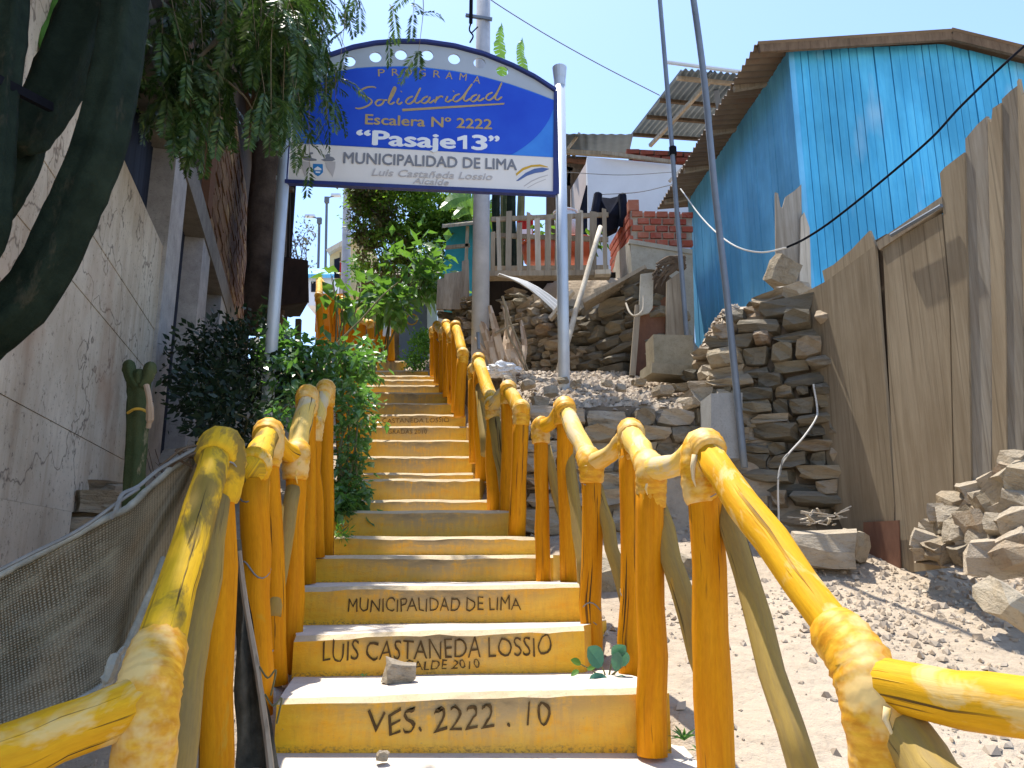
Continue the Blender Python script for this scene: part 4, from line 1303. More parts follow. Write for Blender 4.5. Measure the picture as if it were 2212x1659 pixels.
mb = MB(); mb.slab([P(672, 608, 21.97), P(684, 608, 21.97), P(684, 630, 21.97), P(672, 630, 21.97)], (0, -1, 0), 0.05); mb.build('window', M['dark_in'], fb)
rf = thing('red_flag', 'small red cloth hanging in front of the sand yellow house', 'cloth', P(742, 590, 16))
mb = MB(); mb.slab([P(735, 562, 16), P(750, 590, 16), P(748, 598, 16), P(733, 592, 16)], (0, -1, 0), 0.02); mb.build('cloth', M['red_cloth'], rf)
mb = MB(); mb.tube([P(735, 545, 16.03), P(734, 640, 16.03)], 0.012, 6); mb.build('stick', M['dark_wood'], rf)
bk = thing('door_shack', 'brown shack with blue metal door and pale pillar at the head of the stairs', 'house', P(880, 790, 13.6))
mb = MB(); a, b = P(780, 800, 13.6), P(945, 800, 13.6)
mb.hexa([a, b, b + Vector((0, 2, 0)), a + Vector((0, 2, 0))], [P(780, 590, 13.6), P(945, 585, 13.6), P(945, 585, 13.6) + Vector((0, 2, 0)), P(780, 590, 13.6) + Vector((0, 2, 0))])
mb.build('wall', M['old_block'], bk)
mb = MB(); mb.slab([P(862, 640, 13.5), P(922, 634, 13.5), P(924, 790, 13.5), P(862, 800, 13.5)], (0, -1, 0), 0.05); dr = mb.build('door', M['door_blue'], bk)
mb = MB(); mb.tube([P(890, 690, 13.44) + Vector((0.10 * cos(x), 0, 0.10 * sin(x))) for x in [k * pi / 8 for k in range(17)]], 0.012, 5, cap=False); mb.build('door_emblem', M['logo_yellow'], dr)
mb = MB(); mb.slab([P(922, 634, 13.3), P(944, 632, 13.3), P(944, 760, 13.3), P(924, 770, 13.3)], (0, -1, 0), 0.2); mb.build('pillar', M['white_wall'], bk)
mb = MB(); mb.beam(P(840, 628, 13.3), P(948, 618, 13.3), 0.25, 0.14); mb.build('lintel', M['dark_wood'], bk)
mb = MB(); mb.slab([P(775, 596, 13.3), P(960, 588, 13.3), P(960, 576, 15.8), P(775, 584, 15.8)], (0, 0, 1), 0.06); mb.build('roof', M['tin_brown'], bk)

# ------------------------------------------------------------------ log handrails
def make_log(parent, name, A, B, r0, r1, mat, seed=0, k=6, amp=0.006, n=12, jit=0.06):
    mb = MB()
    pts = wobble(A, B, k, amp, seed)
    rr = random.Random(seed + 99)
    rad = [1.1 * lerp(r0, r1, i / k) * (1 + rr.uniform(-0.06, 0.06)) for i in range(k + 1)]
    mb.tube(pts, rad, n, True, 0, jit, seed)
    o = mb.build(name, M[mat], parent, smooth=True)
    return o

def joint(parent, pts, r, mat='wrap', seed=0, name='rope_wrap', ridges=True):
    """lumpy painted rope wrapping that follows the points"""
    path = smooth_path(pts, 7)
    rr = random.Random(seed)
    K = len(path) - 1
    rad = []
    for i in range(K + 1):
        t = i / K
        bulge = 1.0 + 0.10 * sin(pi * t)
        rad.append(r * bulge * (1 + (0.018 if (i % 2) and ridges else -0.012) + rr.uniform(-0.035, 0.035)) * (0.93 if i in (0, K) else 1))
    mb = MB()
    mb.tube(path, rad, 13, True, 0, 0.035, seed)
    return mb.build(name, M[mat], parent, smooth=True)

def wire_loop(parent, c, r, seed=0, axis=(0, 0, 1), mat='wire_grey', th=0.0028):
    rr = random.Random(seed)
    ax = Vector(axis).normalized()
    r *= 0.76
    q = ax.to_track_quat('Z', 'Y')
    pts = [Vector(c) + q @ Vector((cos(a) * r, sin(a) * r, 0.018 * sin(2 * a + seed))) for a in [2 * pi * i / 18 for i in range(19)]]
    mb = MB(); mb.tube(pts, th, 5, False)
    return mb.build('binding_wire', M[mat], parent)

def drip(parent, p, ln, w, seed):
    """hanging flap of painted rope under a joint"""
    mb = MB()
    d = Vector((0.01, -0.012, -1)).normalized()
    pts = [Vector(p) + d * (ln * t) + Vector((0.006 * sin(t * 5 + seed), 0, 0)) for t in (0, .35, .7, 1)]
    mb.tube(pts, [w, w * 0.8, w * 0.5, w * 0.15], 6, True)
    return mb.build('loose_wrap_end', M['worn'], parent, smooth=True)

def V(u, v, Y):
    return P(u, v, Y)

# ---- right-hand rail beside the bottom steps
rr_ = thing('log_handrail', 'thick yellow log handrail zigzagging along the right side of the bottom steps', 'handrail', V(1410, 1628, 2.6), 'yellow log handrails along the stairs')
J1, J2, J3, J4, J5, J6, J7 = V(1888, 1478, 1.6), V(1522, 965, 2.3), V(1405, 1014, 2.62), V(1362, 935, 3.04), V(1277, 1003, 3.28), V(1218, 880, 3.76), V(1168, 925, 3.92)
END = V(2330, 1545, 1.32)
make_log(rr_, 'rail', J1 + (J1 - END).normalized() * 0.02, END, 0.044, 0.047, 'log', 1)
make_log(rr_, 'rail', J2 + Vector((0, 0, -0.008)), J1 + Vector((0, 0, 0.0)), 0.042, 0.037, 'log', 2)
make_log(rr_, 'rail', J4, J3, 0.04, 0.04, 'worn', 4)
make_log(rr_, 'rail', J6, J5, 0.036, 0.038, 'worn', 6)
for (a, b, s, r) in ((J2, J3, 3, 0.042), (J4, J5, 5, 0.040), (J6, J7, 7, 0.040)):
    mb = MB()
    mid = a.lerp(b, 0.5) - Vector((0, 0, 0.02))
    mb.tube(smooth_path([a, a.lerp(b, 0.25) - Vector((0, 0, 0.004)), mid, b], 5), [r * (1.05 - 0.2 * sin(pi * i / 15)) for i in range(16)], 12, True, 0, 0.07, s)
    mb.build('link_log', M['log'] if s != 3 else M['worn'], rr_, smooth=True)
# posts
make_log(rr_, 'post', Vector((J1.x + 0.012, J1.y, J1.z - 1.15)), J1 - Vector((0, 0, 0.02)), 0.045, 0.044, 'post', 11)
make_log(rr_, 'post', V(1553, 1800, 2.32), J2 - Vector((0, 0, 0.0)), 0.05, 0.045, 'post', 12)
make_log(rr_, 'post', V(1410, 1632, 2.6), J3, 0.044, 0.041, 'post', 13)
make_log(rr_, 'post', V(1363, 1478, 3.04), J4, 0.042, 0.04, 'post', 14)
make_log(rr_, 'post', V(1276, 1456, 3.28), J5, 0.042, 0.039, 'post', 15)
make_log(rr_, 'post', V(1229, 1262, 3.78), J6, 0.036, 0.036, 'post', 16)
make_log(rr_, 'post', V(1174, 1260, 3.92), J7, 0.033, 0.032, 'post', 17)
# braces
make_log(rr_, 'brace', V(1912, 1530, 1.62), V(2075, 1760, 1.42), 0.042, 0.045, 'brace', 21)
make_log(rr_, 'brace', V(1552, 1060, 2.34), V(1752, 1720, 1.85), 0.03, 0.03, 'brace', 22)
make_log(rr_, 'brace', V(1416, 1085, 2.66), V(1540, 1500, 2.4), 0.031, 0.033, 'brace', 23)
make_log(rr_, 'brace', V(1288, 1050, 3.3), V(1362, 1330, 3.12), 0.026, 0.027, 'brace', 24)
make_log(rr_, 'brace', V(1178, 965, 3.95), V(1236, 1180, 3.84), 0.024, 0.025, 'brace', 25)
make_log(rr_, 'brace', V(1224, 950, 3.8), V(1262, 1270, 3.5), 0.024, 0.025, 'brace', 26)
# wrapped joints
joint(rr_, [J1 + (J2 - J1).normalized() * 0.16, J1 + (J2 - J1).normalized() * 0.05, J1 + Vector((-0.005, -0.005, -0.05)), J1 - Vector((-0.005, 0, 0.22))], 0.058, 'wrap', 31)
joint(rr_, [J2 + (J1 - J2).normalized() * 0.05 + Vector((0, 0, 0.004)), J2 + Vector((0, 0.012, 0.004)), J2 + Vector((-0.018, 0.01, -0.06)), J2 - Vector((0.012, 0, 0.17))], 0.053, 'wrap', 32)
joint(rr_, [J3 + (J4 - J3) * 0.22, J3 + Vector((0, 0, 0)), J3 - Vector((0, 0, 0.07)), J3 - Vector((0, 0, 0.13))], 0.048, 'wrap', 33)
joint(rr_, [J4 + (J3 - J4) * 0.13, J4 + Vector((0, 0, 0.006)), J4 - Vector((0, -0.008, 0.06)), J4 - Vector((0, 0, 0.12))], 0.050, 'wrap', 34)
joint(rr_, [J5 + (J6 - J5) * 0.15, J5, J5 - Vector((0, 0, 0.08))], 0.050, 'wrap', 35)
joint(rr_, [J6 + (J5 - J6) * 0.12, J6 + Vector((0, 0, 0.006)), J6 - Vector((0, 0, 0.09))], 0.049, 'wrap', 36)
joint(rr_, [J7 + (J6 - J7) * 0.2, J7, J7 - Vector((0, 0, 0.08))], 0.047, 'wrap', 37)
for (p, l, w, s) in ((J3 + Vector((-0.02, -0.045, -0.02)), 0.07, 0.010, 1), (J2 + Vector((-0.045, -0.04, -0.03)), 0.10, 0.010, 2), (J1 + Vector((-0.01, -0.07, -0.03)), 0.06, 0.008, 3), (J5 + Vector((-0.02, -0.045, -0.01)), 0.06, 0.009, 4)):
    drip(rr_, p, l, w, s)
for (p, r, s, ax) in ((V(1541, 1483, 2.32), 0.064, 1, (0, 0, 1)), (V(1544, 1560, 2.32), 0.066, 2, (0.3, -0.4, 1)), (V(1363, 1280, 3.04), 0.052, 3, (0, 0, 1)), (V(1276, 1310, 3.28), 0.054, 5, (0, 0, 1)), (V(1276, 1345, 3.28), 0.054, 6, (0.2, .5, 1)),
                      (V(1525, 1070, 2.3), 0.062, 7, (0.1, 0.1, 1)), (V(1410, 1075, 2.62), 0.054, 8, (0, 0, 1)), (V(1276, 1040, 3.28), 0.051, 9, (0, 0, 1))):
    wire_loop(rr_, p, r, s, ax)

# ---- left-hand rail beside the bottom steps
lr_ = thing('log_handrail', 'dark blotched yellow log handrail with net tied on, left side of the bottom steps', 'handrail', V(560, 1560, 2.6), 'yellow log handrails along the stairs')
K1, K2, K3, K4, K5, K6, K7, K8 = V(312, 1512, 1.55), V(470, 965, 2.25), V(546, 1010, 2.62), V(580, 935, 2.98), V(640, 985, 3.22), V(664, 858, 3.72), V(678, 925, 3.9), V(704, 842, 4.2)
KE = V(-120, 1690, 1.34)
make_log(lr_, 'rail', K1 + (K1 - KE).normalized() * 0.01, KE, 0.045, 0.049, 'log', 51)
make_log(lr_, 'rail', K2, K1, 0.037, 0.043, 'blotched', 52)
make_log(lr_, 'rail', K4, K3 + (K3 - K4).normalized() * 0.03, 0.04, 0.044, 'blotched', 54)
make_log(lr_, 'rail', K6, K5, 0.038, 0.041, 'worn', 56)
make_log(lr_, 'rail', K8, K7, 0.034, 0.036, 'worn', 58)
for (a, b, s, r) in ((K4, K5, 5, 0.042), (K6, K7, 7, 0.038)):
    mb = MB()
    mb.tube(smooth_path([a, a.lerp(b, 0.3) - Vector((0, 0, 0.004)), a.lerp(b, 0.6) - Vector((0, 0, 0.015)), b], 5), [r * (1.05 - 0.2 * sin(pi * i / 15)) for i in range(16)], 12, True, 0, 0.07, s)
    mb.build('link_log', M['log'], lr_, smooth=True)
make_log(lr_, 'post', Vector((K1.x + 0.012, K1.y, K1.z - 1.1)), K1, 0.05, 0.046, 'post', 61)
make_log(lr_, 'post', V(463, 1790, 2.25), K2 + Vector((0.012, 0, 0)), 0.043, 0.04, 'post', 62)
make_log(lr_, 'post', V(557, 1545, 2.72), K3 - Vector((0, -0.03, 0.03)), 0.048, 0.044, 'post', 63)
make_log(lr_, 'post', V(597, 1480, 3.0), K4, 0.038, 0.038, 'post', 64)
make_log(lr_, 'post', V(628, 1458, 3.24), K5, 0.044, 0.04, 'post', 65)
make_log(lr_, 'post', V(664, 1262, 3.74), K6, 0.038, 0.037, 'post', 66)
make_log(lr_, 'post', V(686, 1205, 3.95), K7, 0.036, 0.034, 'post', 67)
make_log(lr_, 'post', V(706, 1200, 4.22), K8, 0.036, 0.035, 'post', 68)
make_log(lr_, 'brace', V(468, 1080, 2.2), V(372, 1740, 1.75), 0.033, 0.035, 'brace', 71)
make_log(lr_, 'brace', V(634, 1055, 3.2), V(588, 1330, 2.95), 0.029, 0.03, 'brace', 73)
make_log(lr_, 'brace', V(648, 1045, 3.45), V(600, 1300, 3.1), 0.016, 0.017, 'worn', 74)
joint(lr_, [K1 + (K2 - K1).normalized() * 0.15, K1 + (K2 - K1).normalized() * 0.05, K1 + Vector((0.01, -0.005, -0.03)), K1 + Vector((0.012, 0, -0.20))], 0.054, 'wrap', 81)
joint(lr_, [K2 + (K1 - K2).normalized() * 0.07, K2 + Vector((0.005, 0.015, 0.004)), K2 + Vector((0.022, 0.005, -0.06)), K2 + Vector((0.016, 0, -0.16))], 0.058, 'blotched', 82)
joint(lr_, [K3 + (K4 - K3) * 0.15, K3, K3 + (K3 - K4) * 0.06], 0.057, 'log', 83)
joint(lr_, [K4 + (K3 - K4) * 0.16, K4 + Vector((0, 0, 0.006)), K4 + Vector((0.006, 0, -0.05)), K4 - Vector((0, 0, 0.13))], 0.053, 'wrap', 84)
joint(lr_, [K5 + (K6 - K5) * 0.1, K5, K5 - Vector((0, 0, 0.10))], 0.052, 'wrap', 85)
joint(lr_, [K6 + (K5 - K6) * 0.12, K6 + Vector((0, 0, 0.008)), K6 - Vector((0, 0, 0.10))], 0.052, 'wrap', 86)
joint(lr_, [K8 + (K7 - K8) * 0.18, K8 + Vector((0, 0, 0.008)), K8 - Vector((0, 0, 0.10))], 0.050, 'wrap', 87)
joint(lr_, [K7 + (K8 - K7) * 0.15, K7, K7 - Vector((0, 0, 0.07))], 0.045, 'wrap', 88)
for (p, r, s, ax) in ((V(470, 1010, 2.22), 0.066, 1, (0.3, 0.6, 0.8)), (V(548, 1075, 2.66), 0.062, 2, (0, 0, 1)), (V(551, 1230, 2.67), 0.064, 3, (0.3, 0, 1)), (V(554, 1380, 2.7), 0.064, 4, (0, 0.3, 1)), (V(555, 1400, 2.7), 0.066, 5, (0.5, 0.3, 1)), (V(630, 1360, 3.24), 0.055, 6, (0.3, 0, 1))):
    wire_loop(lr_, p, r, s, ax)
for (p, l, w, s) in ((K6 + Vector((0.03, -0.04, -0.06)), 0.08, 0.010, 1), (K5 + Vector((0.02, -0.045, -0.03)), 0.09, 0.011, 2), (K8 + Vector((0.0, -0.04, -0.06)), 0.09, 0.010, 3)):
    drip(lr_, p, l, w, s)

# ---- the next runs further up
def small_run(label, joints, posts, r, seed, braces=()):
    t = thing('log_handrail', label, 'handrail', joints[0] - Vector((0, 0, 0.9)), 'yellow log handrails along the stairs')
    for i, (a, b) in enumerate(zip(joints, joints[1:])):
        if a is None or b is None:
            continue
        make_log(t, 'rail', a, b, r, r, 'worn' if i % 2 else 'log', seed + i, 5, 0.006)
    for i, (base, j) in enumerate(zip(posts, joints)):
        if base is None:
            continue
        make_log(t, 'post', base, j, r * 1.08, r, 'post', seed + 20 + i, 5, 0.005)
        joint(t, [j + Vector((0, -0.05, -0.02)), j + Vector((0, 0, 0.008)), j - Vector((0, 0, 0.10))], r * 1.16, 'wrap', seed + 40 + i)
    for i, (a, b) in enumerate(braces):
        make_log(t, 'brace', a, b, r * 0.85, r * 0.85, 'brace', seed + 60 + i, 4, 0.004)
    return t
small_run('middle yellow log handrail right of the stairs, just behind the right sign post', [V(1126, 885, 4.55), V(1098, 842, 4.78), V(1064, 876, 5.1), V(1034, 778, 6.0), V(1024, 800, 6.3)],
          [V(1116, 1158, 4.58), V(1098, 1150, 4.8), V(1068, 1102, 5.15), V(1040, 1040, 6.0), V(1026, 1000, 6.3)], 0.043, 300,
          ((V(1066, 900, 5.1), V(1092, 1060, 4.9)), (V(1036, 830, 6.0), V(1050, 980, 5.6))))
small_run('upper yellow log handrail right of the stairs, next to the concrete utility pole', [V(1000, 765, 7.0), V(984, 706, 7.7), V(976, 726, 7.9), V(964, 702, 8.5), V(957, 720, 8.7), V(944, 704, 9.4), V(936, 715, 9.7)],
          [V(992, 900, 7.0), V(986, 890, 7.7), V(977, 872, 7.9), V(966, 858, 8.5), V(958, 846, 8.7), V(946, 828, 9.4), V(938, 812, 9.7)], 0.045, 400)
small_run('yellow log handrail left of the stairs half swallowed by the ivy', [V(736, 832, 6.2), V(752, 800, 6.7), V(768, 795, 7.4), V(779, 770, 8.6)],
          [V(742, 1050, 6.2), V(756, 1000, 6.7), V(768, 950, 7.4), V(780, 880, 8.6)], 0.045, 500)
small_run('distant yellow log handrail beside the upper flight, left of the shack door', [V(688, 640, 13.0), V(690, 604, 14.2), V(716, 640, 14.0), V(740, 648, 14.2), V(752, 690, 13.2), V(782, 692, 13.0), V(800, 700, 12.8)],
          [V(700, 790, 13.0), V(692, 760, 14.2), V(720, 760, 14.0), V(742, 760, 14.2), V(756, 790, 13.2), V(784, 795, 13.0), V(802, 800, 12.8)], 0.055, 600)
small_run('short yellow railing with a white cap in front of the shack door', [V(818, 694, 12.9), V(828, 694, 12.7), V(845, 702, 12.6)],
          [V(820, 790, 12.9), V(830, 785, 12.7), V(846, 780, 12.6)], 0.045, 700)
cp = tag(MB().box(V(836, 712, 12.45), (0.13, 0.05, 0.22)).build('white_bucket', M['white_plastic'], origin=V(836, 712, 12.45)), 'white bucket-like cap hung on the short railing before the shack', 'bucket')

# ------------------------------------------------------------------ entrance sign
SL, SR = V(594, 640, 5.5), V(1216, 640, 5.85)
sdir = Vector((SR.x - SL.x, SR.y - SL.y, 0)).normalized()
SN = Vector((sdir.y, -sdir.x, 0))
SP0 = SL + SN * 0.02
sign = thing('stairs_sign', 'arched blue and white street sign on two galvanised posts over the stairs', 'sign', Vector((SL.x, SL.y, SL.z - 1.5)))
def S(u, v, out=0.0):
    return PP(u, v, SP0 + SN * out, SN)
for (x, vt, vb) in ((SL, -60, 1040), (SR, 147, 1000)):
    mb = MB()
    top = PP(1214, 165, SR, SN).z if x is SR else PP(612, 90, SL, SN).z
    mb.tube([Vector((x.x, x.y, stair_z(x.y) - 0.35)), Vector((x.x, x.y, top))], 0.046, 16)
    po = mb.build('post', M['galv'], sign, smooth=True)
    mb = MB(); mb.tube([Vector((x.x, x.y, top - 0.10)), Vector((x.x, x.y, top - 0.02)), Vector((x.x, x.y, top - 0.02)), Vector((x.x, x.y, top + 0.08))], [0.048, 0.050, 0.052, 0.062], 16)
    mb.build('post_cap', M['galv'], po)
ARC_O = [(633, 170), (660, 146), (701, 124), (763, 103), (810, 94), (857, 90), (920, 91), (982, 100), (1045, 117), (1107, 142), (1154, 166), (1200, 196)]
ARC_I = [(633, 212), (680, 176), (732, 154), (770, 147), (813, 144), (866, 143), (920, 146), (980, 153), (1038, 164), (1100, 181), (1150, 198), (1199, 217)]
WB = [(632, 309), (1199, 340)]
BOT = [(619, 389), (1198, 415)]
n_ = SN
mb = MB(); mb.slab([S(619, 389), S(1198, 415)] + [S(u, v) for u, v in ARC_I[::-1]], SN, 0.025)
panel = mb.build('panel', M['white_print'], sign)
mb = MB()
for (a, b) in zip(ARC_O, ARC_O[1:]):
    mb.beam(S(*a, 0.004), S(*b, 0.004), 0.05, 0.026, up=SN.cross(Vector((0, 0, 1))) if False else Vector((0, 0, 1)))
mb.build('arch_frame', M['navy'], sign)
mb = MB(); mb.beam(S(616, 394), S(1200, 420), 0.05, 0.03); mb.build('bottom_frame', M['navy'], sign)
mb = MB(); mb.beam(S(614, 396), S(630, 170), 0.05, 0.028); mb.build('side_frame', M['navy'], sign)
mb = MB(); mb.beam(S(1201, 420), S(1203, 198), 0.05, 0.028); mb.build('side_frame', M['navy'], sign)
for (ua, ub, vv) in ((594, 620, 385), (1200, 1214, 405), (1200, 1214, 230), (600, 625, 215)):
    mb = MB(); p = S((ua + ub) / 2, vv, -0.02); mb.box(p, (0.07, 0.03, 0.03)); mb.build('bracket', M['galv'], sign)
# grey arch band with round holes cut through
def hole_band(outer, holes, depth):
    cu = bpy.data.curves.new('band', 'CURVE')
    cu.dimensions = '2D'; cu.fill_mode = 'BOTH'; cu.extrude = depth / 2
    def loc(p):
        q = p - SP0
        return (q.dot(sdir), q.z - 0.0)
    def spl(pts):
        s = cu.splines.new('POLY'); s.points.add(len(pts) - 1); s.use_cyclic_u = True
        for sp, (x, y) in zip(s.points, pts):
            sp.co = (x, y, 0, 1)
    spl([loc(S(u, v)) for u, v in outer])
    for (u, v, r) in holes:
        c = loc(S(u, v)); R = (S(u + r, v) - S(u, v)).length
        spl([(c[0] + R * cos(a), c[1] + R * sin(a)) for a in [2 * pi * i / 20 for i in range(20)]])
    ob = bpy.data.objects.new('band', cu); COL.objects.link(ob)
    bpy.context.view_layer.update()
    me = bpy.data.meshes.new_from_object(ob.evaluated_get(bpy.context.evaluated_depsgraph_get()))
    vs = [SP0 + sdir * v.co.x + Vector((0, 0, v.co.y)) + SN * (v.co.z - depth / 2) for v in me.vertices]
    fs = [list(p.vertices) for p in me.polygons]
    bpy.data.objects.remove(ob); bpy.data.meshes.remove(me); bpy.data.curves.remove(cu)
    return vs, fs
def up_arc(arc, d):
    return [(u, v + d) for u, v in arc]
holes = [(702, 152, 13), (755, 132, 13), (811, 123, 13), (866, 118, 13), (923, 119, 13), (981, 127, 13), (1036, 136, 13), (1085, 153, 13)]
vs, fs = hole_band(up_arc(ARC_O, 5) + [(u, v - 0.5) for u, v in ARC_I[::-1]], holes, 0.016)
mb = MB(); mb.add(vs, fs); mb.build('arch_band', M['silver'], sign)
def sheet(poly, out, mat, name, th=0.0015):
    mb = MB(); mb.slab([S(u, v, out) for u, v in poly], SN, th)
    return mb.build(name, M[mat], panel)
field = [(632, 309)] + [(1199, 340)] + ARC_I[::-1]
sheet(field, 0.003, 'sign_light', 'blue_field')
def clip(poly, inside):
    out = []
    for i in range(len(poly)):
        p, q = poly[i], poly[(i + 1) % len(poly)]
        a, b = inside(p), inside(q)
        if a >= 0:
            out.append(p)
        if (a >= 0) != (b >= 0):
            t = a / (a - b)
            out.append((lerp(p[0], q[0], t), lerp(p[1], q[1], t)))
    return out
def inside_ell(u, v):
    return ((u - 918) / 282) ** 2 + ((v - 205) / 172) ** 2 < 1
def bot_edge(u):
    return lerp(309, 340, (u - 632) / 567) - 1
low, upr = [], []
for i in range(64):
    u = lerp(640, 1196, i / 63)
    d = 1 - ((u - 918) / 282) ** 2
    if d <= 0:
        continue
    vb = min(205 + 172 * math.sqrt(d), bot_edge(u))
    va = max(205 - 172 * math.sqrt(d), interp(u, ARC_I) + 1.5)
    if vb > va + 0.5:
        low.append((u, vb)); upr.append((u, va))
mb = MB()
for a, b, c, d in zip(upr, upr[1:], low[1:], low):
    q_ = [S(*p, 0.006) for p in (a, b, c, d)]
    mb.add(q_ + [p - SN * 0.0015 for p in q_], [[0, 3, 2, 1], [0, 1, 5, 4], [2, 3, 7, 6]])
mb.build('dark_oval', M['sign_dark'], panel)
def sign_text(body, uA, vA, uB, vB, hpx, mat, bold=0.0, out=0.0065, shear_px=0):
    A, B = S(uA, vA, out), S(uB, vB, out)
    H = Vector((0, 0, (S(uA, vA - hpx) - S(uA, vA)).z)) + sdir * ((S(uA + shear_px, vA) - S(uA, vA)).length)
    mb = MB(); put_text(mb, body, A, B, H, SN, 0.0022, bold)
    return mb.build('lettering', M[mat], panel)
sign_text('Escalera N\u00ba 2222', 789, 268, 1062, 279, 21, 'gold', 0.022)
for _t, _a, _b in (('\u201cPasaje', 771, 982), ('3', 1021, 1050), ('\u201d', 1057, 1077)):
    sign_text(_t, _a, 311 + (_a - 771) * 0.0458, _b, 311 + (_b - 771) * 0.0458, 30, 'white_ink', 0.036)
sign_text('MUNICIPALIDAD DE LIMA', 742, 352, 1116, 367, 23, 'grey_ink', 0.022, 0.004)
sign_text('Luis Casta\u00f1eda Lossio', 803, 379, 1062, 389, 15, 'pale_ink', 0.012, 0.004, 5)
sign_text('Alcalde', 892, 396, 968, 400, 12, 'pale_ink', 0.010, 0.004, 4)
sheet([(988, 297), (1003, 292), (1009, 292.2), (1009, 322), (1000, 321.6), (1000, 301.5), (988, 304)], 0.0085, 'white_ink', 'numeral', 0.002)
# PROGRAMA set letter by letter along the arch
mb = MB()
for ch, cx, cy in zip('PROGRAMA', (795, 890, 980, 1075, 1175, 1260, 1355, 1450), (503, 500, 498, 503, 512, 522, 532, 552)):
    u, v = cx * 0.3125 + 576, cy * 0.3125
    sl = 0.02 + (u - 900) * 0.00105
    put_text(mb, ch, S(u - 7.5, v + 7.5 - 7.5 * sl, 0.0065), S(u + 7.5, v + 7.5 + 7.5 * sl, 0.0065),
             (S(u + 15 * sl, v - 7) - S(u, v + 8)), SN, 0.0022, 0.0)
mb.build('lettering', M['gold'], panel)
# brush script drawn stroke by stroke
SCRIPT = [[(757, 607), (735, 600), (690, 604), (645, 628), (637, 648), (680, 665), (722, 688), (722, 712), (690, 735), (640, 750), (612, 745)],
          [(795, 688), (770, 692), (752, 712), (768, 730), (798, 718), (810, 695), (793, 687), (812, 692), (835, 690)],
          [(838, 712), (868, 665), (892, 612), (882, 603), (862, 645), (843, 700), (855, 720), (885, 705)],
          [(915, 678), (902, 706), (914, 720), (938, 705)], [(928, 634), (933, 630)],
          [(1012, 664), (980, 678), (962, 704), (982, 718), (1015, 698), (1042, 650), (1064, 606)], [(1045, 645), (1024, 697), (1040, 712), (1070, 694)],
          [(1116, 664), (1086, 678), (1070, 704), (1094, 713), (1122, 690), (1130, 668)], [(1130, 668), (1118, 700), (1133, 709), (1162, 688)],
          [(1178, 666), (1163, 712)], [(1168, 696), (1190, 672), (1212, 664), (1216, 674)],
          [(1252, 664), (1238, 694), (1252, 704), (1280, 688)], [(1290, 632), (1295, 628)],
          [(1335, 648), (1303, 662), (1288, 690), (1308, 702), (1345, 680), (1380, 636), (1422, 578)], [(1388, 622), (1362, 682), (1378, 698), (1408, 680)],
          [(1455, 652), (1424, 666), (1410, 692), (1432, 701), (1460, 678), (1472, 654)], [(1472, 654), (1458, 687), (1474, 696), (1505, 676)],
          [(1562, 638), (1530, 654), (1516, 680), (1538, 692), (1572, 668), (1602, 622), (1626, 570)], [(1604, 618), (1580, 674), (1596, 690), (1628, 668)]]
mb = MB()
def ribbon(pts, w, out):
    pts = smooth_path([S(x * 0.3125 + 576, y * 0.3125, out) for x, y in pts], 6)
    L = []
    for i, p in enumerate(pts):
        d = (pts[min(i + 1, len(pts) - 1)] - pts[max(0, i - 1)]).normalized()
        s = d.cross(SN)
        slant = 0.65 + 0.5 * abs(d.dot((sdir * 0.5 + Vector((0, 0, 0.86))).normalized()))
        ww = w * slant * (0.55 if i in (0, len(pts) - 1) else 1)
        L.append((p - s * ww, p + s * ww))
    for a, b in zip(L, L[1:]):
        q = [a[0], a[1], b[1], b[0]]
        mb.add(q + [p - SN * 0.002 for p in q], [[0, 1, 2, 3], [7, 6, 5, 4], [0, 4, 5, 1], [2, 6, 7, 3], [1, 5, 6, 2], [3, 7, 4, 0]])
for i, st in enumerate(SCRIPT):
    ribbon(st, 0.0068, 0.0085 + 0.0001 * i)
mb.build('script_lettering', M['gold'], panel)
sheet([(935 * .3125 + 576, 752 * .3125), (1645 * .3125 + 576, 711 * .3125), (1640 * .3125 + 576, 722 * .3125), (940 * .3125 + 576, 769 * .3125)], 0.0085, 'gold', 'underline')
# crest and stripes on the white band
def cs(pts):
    return [(x * 0.3125 + 576, y * 0.3125) for x, y in pts]
def shape(pts, mat, name, out=0.003):
    mb = MB()
    q = [S(u, v, out) for u, v in cs(pts)]
    mb.slab(q, SN, 0.0015)
    return mb.build(name, M[mat], panel)
shape([(320, 1132), (388, 1134), (390, 1190), (372, 1208), (354, 1218), (334, 1206), (320, 1188)], 'crest_blue', 'crest_shield')
shape([(330, 1165), (352, 1150), (378, 1166), (378, 1176), (330, 1176)], 'white_ink', 'crest_charge', 0.005)
shape([(338, 1184), (372, 1186), (368, 1196), (340, 1194)], 'white_ink', 'crest_charge', 0.005)
shape([(245, 1092), (262, 1078), (290, 1076), (296, 1054), (318, 1052), (322, 1064), (304, 1068), (312, 1092), (345, 1100), (345, 1110), (300, 1112), (262, 1106)], 'grey_ink', 'crest_eagle')
shape([(375, 1104), (408, 1094), (404, 1072), (420, 1064), (440, 1066), (436, 1080), (462, 1088), (474, 1104), (452, 1114), (400, 1114)], 'grey_ink', 'crest_eagle')
shape([(240, 1112), (300, 1120), (304, 1150), (278, 1190), (262, 1220), (244, 1160)], 'pale_ink', 'crest_wing')
shape([(404, 1122), (476, 1116), (474, 1160), (456, 1226), (440, 1196), (412, 1156)], 'pale_ink', 'crest_wing')
def swoosh(pts_top, pts_bot, mat, name):
    return shape(pts_top + pts_bot[::-1], mat, name)
swoosh([(1722, 1200), (1770, 1160), (1830, 1140), (1890, 1136), (1945, 1152)], [(1728, 1214), (1775, 1176), (1832, 1154), (1890, 1150), (1945, 1156)], 'logo_yellow', 'logo_stripe')
